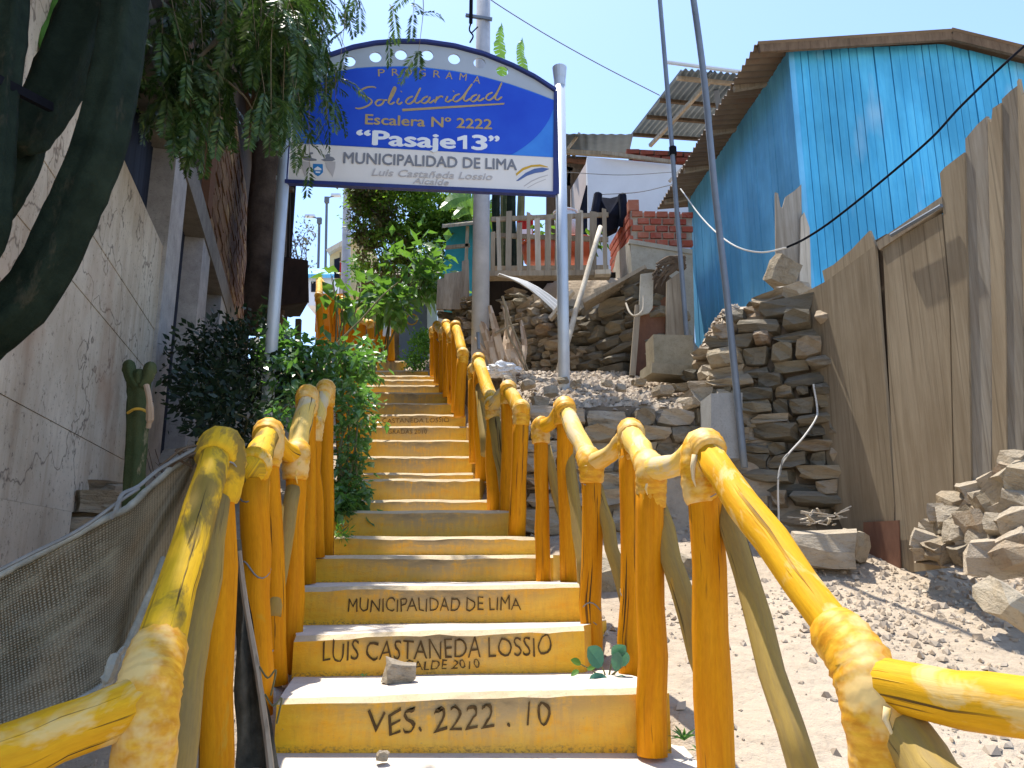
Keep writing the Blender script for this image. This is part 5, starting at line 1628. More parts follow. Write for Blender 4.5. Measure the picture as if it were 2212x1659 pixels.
swoosh([(1724, 1250), (1790, 1195), (1850, 1166), (1905, 1158), (1952, 1166)], [(1740, 1250), (1800, 1215), (1855, 1196), (1910, 1188), (1952, 1168)], 'logo_blue', 'logo_stripe')
swoosh([(1776, 1286), (1830, 1248), (1890, 1222), (1944, 1208)], [(1782, 1288), (1834, 1254), (1892, 1228), (1944, 1212)], 'pale_ink', 'logo_stripe')
swoosh([(1800, 1298), (1860, 1264), (1930, 1236)], [(1806, 1298), (1862, 1268), (1930, 1240)], 'pale_ink', 'logo_stripe')

# ------------------------------------------------------------------ poles and wires
up_ = thing('utility_pole', 'pale ringed concrete utility pole standing behind the sign', 'utility pole', Vector((V(1037, 790, 7.3).x, 7.3, V(1037, 800, 7.3).z)))
mb = MB()
xb = V(1037, 790, 7.3).x
zt = V(1043, -200, 7.3).z
mb.tube([Vector((xb, 7.3, V(1037, 860, 7.3).z)), Vector((xb, 7.3, V(1040, 420, 7.3).z)), Vector((xb, 7.3, zt))], [0.092, 0.086, 0.070], 14)
mb.build('shaft', M['pole'], up_, smooth=True)
mb = MB(); mb.beam(V(1006, 33, 7.22), V(1063, 42, 7.22), 0.03, 0.03); arm = mb.build('bracket', M['pole_steel'], up_)
mb = MB(); mb.tube([V(1018, -20, 7.2), V(1017, 50, 7.2)], 0.02, 8); mb.build('insulator', M['black'], arm)
mb = MB(); mb.tube(smooth_path([V(1017, 50, 7.2), V(1014, 65, 7.2), V(1022, 78, 7.2), V(1015, 92, 7.2)], 5), 0.009, 6); mb.build('hook', M['black'], up_)
mb = MB(); mb.tube([V(1018, 72, 7.2), V(1032, 58, 7.2)], 0.008, 6); mb.build('hook', M['black'], up_)
mb = MB(); mb.tube([V(1034, 754, 7.1), V(1032, 718, 7.1)], 0.018, 6); mb.build('step_bolt', M['pole_steel'], up_)
sp = thing('scaffold_pole', 'thin grey steel pole leaning left, the far one by the cement block', 'pole', V(1486, 770, 6.4), 'leaning steel poles')
mb = MB(); mb.tube(smooth_path([V(1415, -120, 6.4), V(1427, 20, 6.4), V(1447, 260, 6.4), V(1460, 430, 6.4), V(1489, 800, 6.4)], 4), 0.021, 10); mb.build('pipe', M['pole_steel'], sp, smooth=True)
mb = MB(); mb.tube([V(1453, 318, 6.4), V(1454, 335, 6.4)], 0.034, 10); mb.build('coupler', M['black'], sp)
sp = thing('scaffold_pole', 'thicker grey steel pole leaning left against the concrete stub', 'pole', V(1606, 1000, 4.62), 'leaning steel poles')
mb = MB(); mb.tube(smooth_path([V(1478, -130, 4.62), V(1498, 0, 4.62), V(1522, 180, 4.62), V(1545, 420, 4.62), V(1568, 620, 4.62), V(1590, 830, 4.62), V(1608, 1010, 4.62)], 4), 0.0215, 10); mb.build('pipe', M['pole_steel'], sp, smooth=True)
st = thing('concrete_stub', 'square grey concrete stub set in the terrace wall beside the thick steel pole', 'post', V(1560, 1000, 4.75))
mb = MB()
a, b = V(1536, 990, 4.66), V(1604, 990, 4.66)
tA, tB = V(1536, 850, 4.66), V(1604, 848, 4.66)
bk = V(1512, 845, 4.92) - tA
bk2 = Vector((bk.x, bk.y, 0.0))
mb.hexa([a, b, b + bk2, a + bk2], [tA, tB, tB + bk2, tA + bk2])
mb.build('stub', M['grey_conc'], st)

def cable(name, label, pts, r, mat, n=6):
    pts = [Vector(p) for p in pts]
    mb = MB(); mb.tube(smooth_path(pts, 8), r, n, True)
    o = mb.build(name, M[mat], origin=pts[0])
    return tag(o, label, 'wire')
cable('power_cable', 'thick black cable sagging across the blue house from the right', [V(2330, 10, 4.2), V(2212, 100, 4.3), V(2080, 225, 4.5), V(2010, 300, 4.6), V(1900, 395, 4.8), V(1800, 475, 5.0), V(1740, 515, 5.1), V(1700, 534, 5.2)], 0.0085, 'black')
cable('hanging_wire', 'pale cord sagging from the far steel pole across the blue side wall', [V(1698, 535, 5.2), V(1640, 545, 5.3), V(1580, 527, 5.5), V(1520, 475, 6.0), V(1470, 408, 6.4)], 0.006, 'wire_white')
cable('overhead_wire', 'thin grey wire crossing the sky behind the sign', [V(1040, -20, 9), V(1068, 5, 9.0), V(1180, 75, 9.3), V(1300, 142, 9.6), V(1425, 206, 10)], 0.008, 'wire_grey')
cable('washing_line', 'thin washing line in front of the white house', [V(1222, 372, 9.5), V(1340, 378, 9.3), V(1450, 372, 8.6)], 0.005, 'wire_grey')
cable('washing_line', 'lower washing line drooping to the black jacket', [V(1300, 420, 8.3), V(1380, 415, 8.0), V(1455, 398, 7.2)], 0.005, 'wire_grey')
cable('dangling_wire', 'loose pale wire dangling over the stones beside the board fence', [V(1757, 830, 4.75), V(1765, 880, 4.72), V(1762, 905, 4.66), V(1735, 945, 4.6), V(1700, 985, 4.58), V(1682, 1025, 4.58), V(1682, 1110, 4.6), V(1684, 1140, 4.6)], 0.006, 'wire_white')
cable('dangling_wire', 'dark loop of wire hooked on the stones beside the board fence', [V(1702, 980, 4.57), V(1690, 995, 4.56), V(1686, 1020, 4.57), V(1680, 1035, 4.56)], 0.005, 'wire_grey')

# street lamps far away on the crest
for (u, vt, lab, arm) in ((706, 420, 'tallest of the distant street lamps left of the tree', 1), (690, 465, 'short distant street lamp with its arm to the left', -1)):
    t = thing('street_lamp', lab, 'street lamp', V(u - 4, 590, 30), 'distant street lamps')
    mb = MB(); mb.tube([V(u - 4, 640, 30), V(u, vt + 6, 30)], 0.055, 8); mb.build('mast', M['mast'], t)
    mb = MB(); mb.tube([V(u, vt + 8, 30), V(u + 22 * arm, vt + 1, 30)], 0.03, 6); mb.build('arm', M['mast'], t)
    mb = MB(); mb.box(V(u + 20 * arm, vt + 2, 30), (0.4, 0.2, 0.09)); mb.build('lamp_head', M['galv'], t)
    mb = MB(); mb.box(V(u, vt + 12, 29.9), (0.18, 0.15, 0.25)); mb.build('control_box', M['mast'], t)
t = thing('utility_pole', 'plain distant concrete pole just left of the leafy tree', 'utility pole', V(750, 600, 16))
mb = MB(); mb.tube([V(746, 640, 16), V(752, 300, 16)], [0.105, 0.075], 10); mb.build('shaft', M['pole'], t)
mb = MB(); mb.beam(V(740, 330, 16), V(764, 330, 16), 0.06, 0.06); mb.build('crossarm', M['old_wood'], t)

# ------------------------------------------------------------------ picket fence, brick parapet and clutter in front of the white house
pk = thing('picket_fence', 'makeshift picket fence of uneven grey slats on the rubble wall', 'fence', V(1190, 592, 7.9))
rp = random.Random(12)
for (u, vt, vb, w_, mt) in ((1064, 500, 592, 10, 'old_wood'), (1079, 470, 590, 9, 'pale_wood'), (1098, 455, 592, 13, 'old_wood'), (1122, 480, 588, 11, 'old_wood'), (1142, 460, 590, 8, 'old_wood'), (1163, 470, 592, 12, 'pale_wood'), (1183, 465, 590, 13, 'old_wood'), (1203, 470, 590, 10, 'old_wood'),
                            (1228, 462, 590, 10, 'old_wood'), (1247, 458, 590, 12, 'old_wood'), (1255, 455, 588, 10, 'pale_wood'), (1281, 458, 588, 15, 'old_wood'), (1308, 452, 584, 9, 'old_wood')):
    Y = 7.86 + rp.uniform(-0.02, 0.02)
    l = rp.uniform(-3, 3)
    mb = MB(); mb.slab([V(u - w_ / 2 + l, vt + rp.uniform(-4, 4), Y), V(u + w_ / 2 + l, vt, Y), V(u + w_ / 2, vb, Y), V(u - w_ / 2, vb, Y)], (0, -1, 0), 0.022); mb.build('picket', M[mt], pk)
for (v0, v1) in ((474, 464), (508, 518), (580, 578)):
    mb = MB(); mb.beam(V(1060, v0, 7.92), V(1314, v1, 7.92), 0.03, 0.05); mb.build('rail', M['old_wood'], pk)
mb = MB(); mb.beam(V(1055, 596, 7.75), V(1318, 594, 7.75), 0.16, 0.06); mb.build('sill_plank', M['old_wood'], pk)
mb = MB(); mb.slab([V(1050, 590, 8.25), V(1330, 588, 8.25), V(1330, 680, 8.25), V(1050, 680, 8.25)], (0, -1, 0), 0.04); mb.build('dark_void_sheet', M['shade_wood'], pk)  # dark sheet added to stand for the shaded void below the planks
mb = MB(); mb.beam(V(1285, 591, 7.66), V(1318, 590, 7.66), 0.1, 0.05); mb.build('plank_end', M['pale_wood'], pk)

bp = thing('brick_parapet', 'red brick parapet with pillar stub on the grey footing', 'wall', V(1400, 540, 8.0))
fp = [V(1366, 538, 7.95), V(1492, 520, 7.95)]
_bk = [brick_mesh((0.23, 0.11, 0.085), M['brick']) for _ in range(5)]
mb = MB(); mb.hexa([V(1366, 545, 8.0), V(1495, 530, 8.0), V(1495, 530, 8.12), V(1366, 545, 8.12)], [V(1366, 458, 8.0), V(1495, 464, 8.0), V(1495, 464, 8.12), V(1366, 458, 8.12)])
mb.build('mortar', M['mortar'], bp)
for r in range(5):
    v = 528 - r * 15.2
    for c in range(6):
        u = 1378 + c * 27 + (13 if r % 2 else 0)
        if u < 1492:
            o = bpy.data.objects.new('brick', _bk[(r * 3 + c) % 5]); link(o, bp)
            o.location = V(u - 2, v + 1.0 * (u - 1366) / 40.0 - 4, 8.0) - WPOS[bp.name]
            o.scale = (0.52, 0.5, 0.72); o.rotation_euler = (0, 0, 0.0)
sideA, sideB = V(1364, 470, 7.99), V(1312, 486, 9.0)
dS = (V(1318, 520, 9.0) - V(1364, 520, 7.99)); dS.z = 0
mb = MB()
b0, b1 = V(1366, 560, 8.0), None
lo, hi = V(1364, 560, 8.0).z, V(1364, 455, 8.0).z
A0, A1 = Vector((V(1364, 500, 8.0).x, 8.0, 0)), Vector((V(1364, 500, 8.0).x, 8.0, 0)) + dS
th0 = Vector((0.12, 0.03, 0))
mb.hexa([A0 + Vector((0, 0, lo)), A0 + th0 + Vector((0, 0, lo)), A1 + th0 + Vector((0, 0, lo)), A1 + Vector((0, 0, lo))],
        [A0 + Vector((0, 0, hi)), A0 + th0 + Vector((0, 0, hi)), A1 + th0 + Vector((0, 0, hi)), A1 + Vector((0, 0, hi))])
mb.build('mortar', M['mortar'], bp)
angS = math.atan2(dS.y, dS.x)
for r in range(6):
    for c in range(5):
        t = (c + 0.5 + (0.3 if r % 2 else 0)) / 5.5
        o = bpy.data.objects.new('brick', _bk[(r + c * 2) % 5]); link(o, bp)
        p = A0 + dS * t; p.z = lerp(lo, hi, (r + 0.5) / 6) 
        o.location = p - WPOS[bp.name] - Vector((0.003, 0, 0)); o.rotation_euler = (0, 0, angS); o.scale = (0.85, 0.4, 0.85)
mb = MB(); mb.box(V(1367, 448, 8.06), (0.12, 0.12, 0.13)); mb.build('pillar_stub', M['brick'], bp)
ft = thing('concrete_footing', 'pale grey concrete footing block under the red brick parapet', 'footing', V(1400, 600, 7.9))
mb = MB()
tl, tr, bl_, br_ = V(1362, 518, 7.85), V(1496, 540, 7.85), V(1372, 770, 7.85), V(1502, 770, 7.85)
mb.hexa([bl_, br_, br_ + Vector((0, 1.2, 0)), V(1318, 770, 8.9)], [tl, tr, tr + Vector((0, 1.2, 0.0)), V(1322, 556, 8.9)])
mb.build('block', M['footing'], ft)
mb = MB(); mb.beam(V(1358, 523, 7.86), V(1494, 546, 7.86), 0.06, 0.05); mb.build('ledge', M['footing'], ft)

jk = thing('black_jacket', 'black jacket hung over the corner of the brick parapet', 'jacket', V(1315, 470, 8.4))
mb = MB()
rj = random.Random(3)
prof = [(1290, 418), (1300, 426), (1318, 428), (1334, 424), (1345, 420), (1347, 440), (1345, 465), (1336, 490), (1316, 500), (1300, 494), (1284, 470), (1288, 445)]
q = [V(u, v, 8.35 + rj.uniform(-0.03, 0.03)) for u, v in prof]
c = V(1316, 462, 8.22)
k = len(q)
qb = [p + Vector((0, 0.16, 0)) for p in q]
cb = c + Vector((0, 0.36, 0))
mb.add(q + [c] + qb + [cb], [[i, (i + 1) % k, k] for i in range(k)] + [[k + 1 + (i + 1) % k, k + 1 + i, 2 * k + 1] for i in range(k)] + [[i, k + 1 + i, k + 1 + (i + 1) % k, (i + 1) % k] for i in range(k)])
mb.build('cloth', M['black_cloth'], jk)
for (a, b, cpt) in (((1292, 420), (1284, 470), (1288, 500)), ((1344, 422), (1347, 465), (1342, 490))):
    mb = MB(); mb.tube(smooth_path([V(a[0], a[1], 8.3), V(b[0], b[1], 8.25), V(cpt[0], cpt[1], 8.3)], 4), 0.05, 8); mb.build('sleeve', M['black_cloth'], jk)

lp = thing('leaning_pole', 'bleached wooden pole leaning on the picket fence behind the right sign post', 'pole', V(1208, 806, 6.9))
make_log(lp, 'shaft', V(1203, 815, 6.8), V(1297, 490, 7.75), 0.026, 0.024, 'pale_wood', 5, 7, 0.004)
ps = thing('plastic_sheet', 'curled white corrugated sheet lying on top of the rubble wall', 'sheet', V(1130, 620, 7.5))
mb = MB()
O = V(1075, 596, 7.66)
corrugated(mb, O, Vector((0.05, -0.6, -0.42)), 0.27, V(1225, 655, 7.3) - V(1075, 592, 7.66), 0.80, 0.012, 0.09, bend=lambda i, j: 0.07 * sin(pi * j) - 0.10 * i * j + 0.10 * i * (1 - j))
mb.build('sheet', M['tin_white'], ps)
rs_ = thing('rusty_sheets', 'rusty brown metal sheets propped between the shaded stone wall and the blue house', 'sheet', V(1425, 800, 6.5))
mb = MB(); mb.slab([V(1372, 810, 6.62), V(1379, 668, 6.62), V(1400, 655, 6.62), V(1440, 640, 6.62), V(1448, 808, 6.55), V(1420, 812, 6.6)], (0, -1, 0), 0.02); mb.build('sheet', M['rust'], rs_)
mb = MB(); mb.slab([V(1438, 745, 6.5), V(1440, 608, 6.5), V(1472, 585, 6.5), V(1480, 748, 6.5)], (0, -1, 0), 0.025); mb.build('plank', M['old_wood'], rs_)
mb = MB(); mb.beam(V(1366, 812, 6.58), V(1378, 660, 6.58), 0.05, 0.04); mb.build('batten', M['old_wood'], rs_)
mb = MB(); mb.slab([V(1380, 682, 6.55), V(1384, 592, 6.55), V(1412, 588, 6.55), V(1410, 665, 6.55), V(1402, 676, 6.55)], (0, -1, 0), 0.03); mb.build('grey_board', M['footing'], rs_)
mb = MB(); mb.slab([V(1405, 650, 6.7), V(1410, 590, 6.7), V(1446, 588, 6.7), V(1446, 645, 6.7)], (0, -1, 0), 0.02); mb.build('sheet', M['dark_wood'], rs_)
mb = MB(); mb.tube(smooth_path([V(1352, 655, 6.6), V(1360, 675, 6.5), V(1372, 682, 6.45), V(1388, 670, 6.45), V(1390, 640, 6.5)], 4), 0.009, 6); mb.build('loose_strip', M['pale_wood'], rs_)
ds = thing('plank_shelf', 'rough grey planks lying on the shaded stone wall', 'plank', V(1340, 640, 7.0))
mb = MB(); mb.beam(V(1262, 660, 7.0), V(1395, 585, 6.9), 0.25, 0.035); mb.build('plank', M['old_wood'], ds)
mb = MB(); mb.beam(V(1188, 690, 7.2), V(1238, 630, 7.15), 0.1, 0.03); mb.build('plank', M['pale_wood'], ds)
mb = MB(); mb.beam(V(1290, 640, 7.1), V(1350, 618, 7.0), 0.2, 0.08); mb.build('plank', M['old_wood'], ds)
cbk = thing('cement_block', 'square mossy cement block at the foot of the far steel pole', 'block', V(1445, 800, 5.9))
mb = MB(); mb.box(V(1446, 766, 6.0), (0.32, 0.25, 0.26), Matrix.Rotation(0.08, 3, 'Z')); mb.build('block', M['old_block'], cbk)
mb = MB(); mb.box(V(1455, 808, 5.8), (0.44, 0.35, 0.08), Euler((0.05, 0.06, 0.1)).to_matrix()); mb.build('slab', M['old_block'], cbk)
# household things behind the pickets
def drum(name, label, cat, u, v, Y, r, h, mat, taper=0.85):
    t = thing(name, label, cat, V(u, v, Y))
    b = V(u, v, Y)
    mb = MB(); mb.tube([b, b + Vector((0, 0, h * 0.5)), b + Vector((0, 0, h)), b + Vector((0, 0, h * 0.99))], [r * taper, r * (taper + 1) / 2, r, r * 0.9], 14); mb.build('body', M[mat], t, smooth=True)
    mb = MB(); mb.tube([b + Vector((r * cos(a), r * sin(a), h)) for a in [pi * 2 * k / 16 for k in range(17)]], 0.014, 6, False); mb.build('rim', M[mat], t)
    return t
drum('plastic_tub', 'wide orange red plastic tub behind the picket fence', 'tub', 1170, 566, 8.4, 0.24, 0.2, 'orange_plastic')
drum('plastic_tub', 'second orange red tub further right behind the pickets', 'tub', 1245, 562, 8.5, 0.26, 0.2, 'orange_plastic')
drum('white_bucket', 'white bucket standing behind the pickets', 'bucket', 1222, 510, 8.7, 0.14, 0.3, 'white_plastic')
sc_ = thing('red_towel', 'red and white towel hanging behind the left pickets', 'cloth', V(1135, 510, 8.6))
mb = MB()
g_ = [[V(1118 + 34 * i / 6, 466 + 50 * j / 5 + 3 * sin(i), 8.6 + 0.05 * sin(i * 1.7)) for i in range(7)] for j in range(6)]
k1 = 7
mb.add([p for r in g_ for p in r] + [p + Vector((0, 0.015, 0)) for r in g_ for p in r], [[j * k1 + i, (j + 1) * k1 + i, (j + 1) * k1 + i + 1, j * k1 + i + 1] for j in range(5) for i in range(6)] + [[42 + j * k1 + i + 1, 42 + (j + 1) * k1 + i + 1, 42 + (j + 1) * k1 + i, 42 + j * k1 + i] for j in range(5) for i in range(6)])
mb.build('cloth', M['red_cloth'], sc_)
mb = MB(); mb.slab([V(1122, 496, 8.5), V(1150, 494, 8.5), V(1150, 506, 8.5), V(1122, 508, 8.5)], (0, -1, 0), 0.01); mb.build('stripe', M['white_plastic'], sc_)
ws = thing('white_sack', 'bulging white sack on the shack roof beside the leaves', 'sack', V(925, 640, 12.6))
mb = MB(); mb.tube(smooth_path([V(918, 642, 12.6), V(920, 630, 12.6), V(926, 608, 12.6), V(920, 590, 12.6), V(915, 584, 12.6)], 4), [0.10, 0.15, 0.17, 0.19, 0.2, 0.2, 0.2, 0.19, 0.18, 0.17, 0.15, 0.13, 0.12, 0.10, 0.07, 0.05, 0.02], 12, True, 0, 0.12, 4); mb.build('bag', M['paper'], ws, smooth=True)
bb = thing('bark_slabs', 'upright old bark slabs on the left end of the rubble wall', 'wood', V(975, 655, 7.9))
for (u0, u1, vt) in ((945, 962, 600), (960, 980, 588), (978, 1002, 585), (998, 1012, 560)):
    mb = MB(); mb.slab([V(u0, vt + 4, 8.8), V(u1, vt, 8.8), V(u1 + 2, 668, 8.75), V(u0 - 3, 668, 8.75)], (0, -1, 0), 0.05); mb.build('slab', M['old_wood'], bb)

# ------------------------------------------------------------------ foliage helpers
def rnd_dir(r, up=0.0):
    while True:
        v = Vector((r.uniform(-1, 1), r.uniform(-1, 1), r.uniform(-1, 1)))
        if 0.05 < v.length < 1:
            v.normalize()
            v.z += up
            return v.normalized()

def leaf(mb, p, d, n, L, W, fold=0.25, droop=0.2, mat=0):
    """a pointed leaf folded along its midrib"""
    d = d.normalized()
    s = d.cross(n)
    if s.length < 1e-3:
        s = d.cross(Vector((0.3, 0.5, 0.8)))
    s.normalize()
    n = s.cross(d).normalized()
    m = p + d * (L * 0.45) - n * (W * fold)
    a = p + d * (L * 0.42) + s * (W / 2)
    b = p + d * (L * 0.42) - s * (W / 2)
    t = p + d * L - Vector((0, 0, L * droop))
    k = len(mb.v)
    mb.v += [p, a, m, b, t]
    mb.f += [[k, k + 1, k + 2], [k, k + 2, k + 3], [k + 1, k + 4, k + 2], [k + 2, k + 4, k + 3]]
    mb.m += [mat] * 4
    mb.uv += [[(0, 0)] * 3] * 4

def round_leaf(mb, p, d, n, L, W):
    """a heart shaped leaf of ten facets with a sunk midrib"""
    d = d.normalized()
    s = d.cross(n).normalized()
    n = s.cross(d).normalized()
    prof = [(0.0, 0.0), (0.06, 0.5), (0.28, 0.95), (0.5, 1.0), (0.72, 0.78), (0.9, 0.36), (1.0, 0.0)]
    k = len(mb.v)
    m = len(prof)
    for t, w in prof:
        b = p + d * (L * t) - Vector((0, 0, L * 0.25 * t * t))
        mb.v += [b - n * (W * 0.10 * sin(pi * t)), b + s * (W * 0.5 * w), b - s * (W * 0.5 * w)]
    for i in range(m - 1):
        a, b = k + 3 * i, k + 3 * (i + 1)
        mb.f += [[a, a + 1, b + 1, b], [a + 2, a, b, b + 2]]
        mb.m += [0, 0]; mb.uv += [[(0, 0)] * 4] * 2

def simple_leaf(mb, p, d, n, L, W, mat=0):
    d = d.normalized()
    s = d.cross(n)
    if s.length < 1e-3:
        s = Vector((1, 0, 0))
    s.normalize()
    k = len(mb.v)
    mb.v += [p, p + d * (L * 0.45) + s * (W / 2), p + d * L, p + d * (L * 0.45) - s * (W / 2)]
    mb.f.append([k, k + 1, k + 2, k + 3]); mb.m.append(mat); mb.uv.append([(0, 0)] * 4)

def crown(mb, blobs, n_clump, per, L, W, r, spread, mats=1, broad=False, up=0.35, pick=None):
    """leaf clumps scattered through ellipsoids ((centre, radii), ...), denser near their surface"""
    for _ in range(n_clump):
        c, rad = r.choice(blobs)
        d = rnd_dir(r)
        k = r.uniform(0.45, 1.0) ** 0.6
        cc = Vector(c) + Vector((d.x * rad[0], d.y * rad[1], d.z * rad[2])) * k
        m = 0 if mats == 1 else (pick(cc, r) if pick else r.randrange(mats))
        sp = spread * r.uniform(0.6, 1.3)
        for _ in range(int(per * r.uniform(0.6, 1.4))):
            q = cc + Vector((r.gauss(0, 1), r.gauss(0, 1), r.gauss(0, 0.8))) * sp
            out = (q - Vector(c)).normalized()
            dd = (out * 0.7 + rnd_dir(r) * 0.9 + Vector((0, 0, -0.15))).normalized()
            nn = (Vector((0, 0, 1)) * up + rnd_dir(r) * 0.8 + out * 0.3).normalized()
            s = r.uniform(0.45, 1.4)
            if broad:
                leaf(mb, q, dd, nn, L * s, W * s, 0.2, 0.2, m)
            else:
                simple_leaf(mb, q, dd, nn, L * s, W * s, m)

def limb(mb, pts, r0, r1, n=7, seed=0, mat=0):
    p = smooth_path(pts, 5)
    mb.tube(p, [lerp(r0, r1, i / (len(p) - 1)) for i in range(len(p))], n, True, mat, 0.12, seed)

# ---- pepper tree hanging over the upper left
r = random.Random(42)
pt = thing('pepper_tree', 'pepper tree with drooping feathery fronds hanging over the left of the sign', 'tree', V(600, 700, 7.9))
mb = MB()
limb(mb, [V(570, 720, 8.2), V(578, 480, 8.1), V(592, 300, 7.9), V(618, 120, 7.7), V(640, -160, 7.4), V(640, -420, 6.8)], 0.22, 0.20, 12, 3)
mb.build('trunk', M['bark'], pt, smooth=True)
mb = MB()
limb(mb, [V(640, -420, 6.8), V(560, -330, 6.0), V(470, -200, 5.3), V(380, -120, 4.7)], 0.10, 0.04, 8, 4)
limb(mb, [V(640, -400, 6.7), V(700, -330, 5.8), V(800, -180, 5.2), V(920, -130, 5.0)], 0.09, 0.02, 8, 5)
limb(mb, [V(560, -330, 6.0), V(520, -60, 5.0), V(490, 60, 4.7), V(440, 115, 4.5), V(436, 130, 4.45), V(520, 200, 4.5), V(545, 235, 4.5)], 0.022, 0.004, 6, 6)
limb(mb, [V(560, -100, 5.0), V(520, 40, 4.7), V(460, 90, 4.6), V(434, 135, 4.5)], 0.012, 0.005, 6, 7)
limb(mb, [V(430, -60, 4.8), V(470, 30, 4.6), V(490, 60, 4.6)], 0.010, 0.003, 6, 8)
mb.build('branch', M['twig'], pt)
def frond(mb, p, d, L, r, size=1.0):
    """pinnate leaf : a drooping rachis with narrow leaflets on both sides"""
    n = max(8, int(L / 0.0125))
    q = Vector(p)
    d = d.normalized()
    side = d.cross(Vector((0, 0, 1)))
    if side.length < 0.05:
        side = Vector((1, 0, 0))
    side.normalize()
    side = (side + Vector((r.uniform(-.4, .4), r.uniform(-.4, .4), r.uniform(-.3, .3)))).normalized()
    for i in range(n):
        t = i / n
        d = (d + Vector((0, 0, -0.055))).normalized()
        q2 = q + d * (L / n)
        ll = 0.052 * size * (0.55 + 0.75 * sin(pi * min(1, t * 0.85 + 0.12)))
        for sg in (-1, 1):
            if r.random() < 0.07:
                continue
            dd = (side * sg * 0.85 + d * 0.65 + Vector((0, 0, -0.18)) + rnd_dir(r) * 0.12)
            nn = (side.cross(d) + rnd_dir(r) * 0.5)
            simple_leaf(mb, q, dd, nn, ll * r.uniform(0.8, 1.15), 0.0125 * size * r.uniform(0.8, 1.2))
        q = q2
tw = MB()
fo = MB()
def spray(u, v0, v1, Y, nf, drift=0.0, size=1.0):
    a = V(u, v0, Y)
    b = V(u + drift, v1 - 40, Y - 0.05)
    path = smooth_path([a, a.lerp(b, 0.4) + Vector((r.uniform(-.05, .05), r.uniform(-.08, .08), 0)), b], 5)
    tw.tube(path, [lerp(0.004, 0.0015, i / (len(path) - 1)) for i in range(len(path))], 4, False)
    for i in range(nf):
        t = r.uniform(0.05, 1.0)
        p = path[min(len(path) - 1, int(t * len(path)))]
        d = rnd_dir(r); d.z = r.uniform(-0.9, 0.1); d.y *= 0.6
        frond(fo, p, d, r.uniform(0.16, 0.30) * size, r, size)
    frond(fo, path[-1], Vector((r.uniform(-.2, .2), r.uniform(-.2, .2), -1)), 0.24 * size, r, size)
vmax = [(310, 250), (340, 305), (380, 330), (420, 355), (460, 370), (500, 320), (540, 300), (590, 300), (640, 330), (680, 280), (700, 160)]
for i in range(96):
    u = r.uniform(315, 690)
    vm = interp(u, vmax) * r.uniform(0.35, 1.0)
    v0 = vm - r.uniform(120, 330)
    spray(u, v0, vm, r.uniform(4.2, 5.3), r.randint(5, 9), r.uniform(-25, 25), 1.15)
for i in range(30):
    u = r.uniform(60, 260)
    spray(u + 20, r.uniform(-40, 150), r.uniform(120, 330), r.uniform(3.6, 4.2), 5, r.uniform(-30, 10))
for (u, v0, vm, Y, n) in ((735, -40, 175, 4.9, 4), (712, 120, 300, 4.9, 5), (700, 60, 260, 4.95, 6), (775, -50, 55, 4.9, 2), (842, 10, 120, 5.0, 1), (905, -40, 150, 4.9, 2), (895, -60, 70, 5.0, 3), (760, -60, 30, 5.0, 3), (668, 200, 400, 4.85, 4), (640, 180, 340, 4.9, 5), (724, 150, 262, 4.9, 4), (690, -40, 130, 4.9, 5), (745, 60, 150, 4.9, 1)):
    spray(u, v0, vm, Y, n, r.uniform(-6, 6))
# the crown above the frame
for i in range(90):
    u = r.uniform(-250, 430); v0 = r.uniform(-520, -80)
    spray(u, v0, v0 + r.uniform(120, 260), r.uniform(3.9, 6.5), r.randint(4, 7), r.uniform(-30, 30), 1.3)
for i in range(110):  # unseen overhead fronds, added to keep skylight off the cactus
    u0 = Vector((r.uniform(-3.2, -0.9), r.uniform(0.2, 3.4), r.uniform(4.6, 6.6)))
    for _ in range(5):
        d = rnd_dir(r); d.z -= 0.3
        frond(fo, u0 + rnd_dir(r) * 0.25, d, 0.4, r, 2.2)
tw.build('twig', M['twig'], pt)['kind'] = 'stuff'
fo.build('foliage', M['leaf_pepper'], pt)['kind'] = 'stuff'

# ---- column cactus in the top left foreground
def ribbed(mb, pts, rad, ribs=6, depth=0.24, seed=0, k=6, mat=0):
    p = smooth_path(pts, k)
    n = ribs * 4
    if not isinstance(rad, (list, tuple)):
        rad = [(0, rad), (1, rad)]
    rs2 = [interp(i / (len(p) - 1), rad) for i in range(len(p))]
    mb.tube(p, rs2, n, True, mat, 0.09, seed, shape=lambda a: 1 - depth * (0.5 - 0.5 * cos(ribs * (a + pi / 2) + seed)))
cc = thing('column_cactus', 'large dark column cactus with curving ribbed stems in the top left corner', 'cactus', V(-150, 1000, 2.2))
g0 = ground_h(V(-200, 1000, 2.2).x, 2.2)
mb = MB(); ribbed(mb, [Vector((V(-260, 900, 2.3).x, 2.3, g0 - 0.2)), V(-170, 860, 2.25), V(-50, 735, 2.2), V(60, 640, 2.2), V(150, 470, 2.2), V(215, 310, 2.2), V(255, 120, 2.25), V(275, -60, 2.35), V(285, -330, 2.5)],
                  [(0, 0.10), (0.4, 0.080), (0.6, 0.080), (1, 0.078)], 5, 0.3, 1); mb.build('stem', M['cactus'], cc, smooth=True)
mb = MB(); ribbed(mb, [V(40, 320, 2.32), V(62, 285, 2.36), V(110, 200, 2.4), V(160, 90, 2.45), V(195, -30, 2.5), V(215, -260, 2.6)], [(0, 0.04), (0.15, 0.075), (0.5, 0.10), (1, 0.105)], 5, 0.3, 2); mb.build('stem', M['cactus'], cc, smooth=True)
mb = MB(); ribbed(mb, [Vector((V(-230, 900, 2.1).x, 2.1, g0 - 0.2)), V(-140, 700, 2.05), V(-40, 520, 2.0), V(-15, 400, 2.0), V(0, 200, 2.05), V(20, 60, 2.1), V(30, -160, 2.2), V(30, -330, 2.3)], [(0, 0.085), (0.4, 0.05), (1, 0.055)], 5, 0.3, 3); mb.build('stem', M['cactus'], cc, smooth=True)
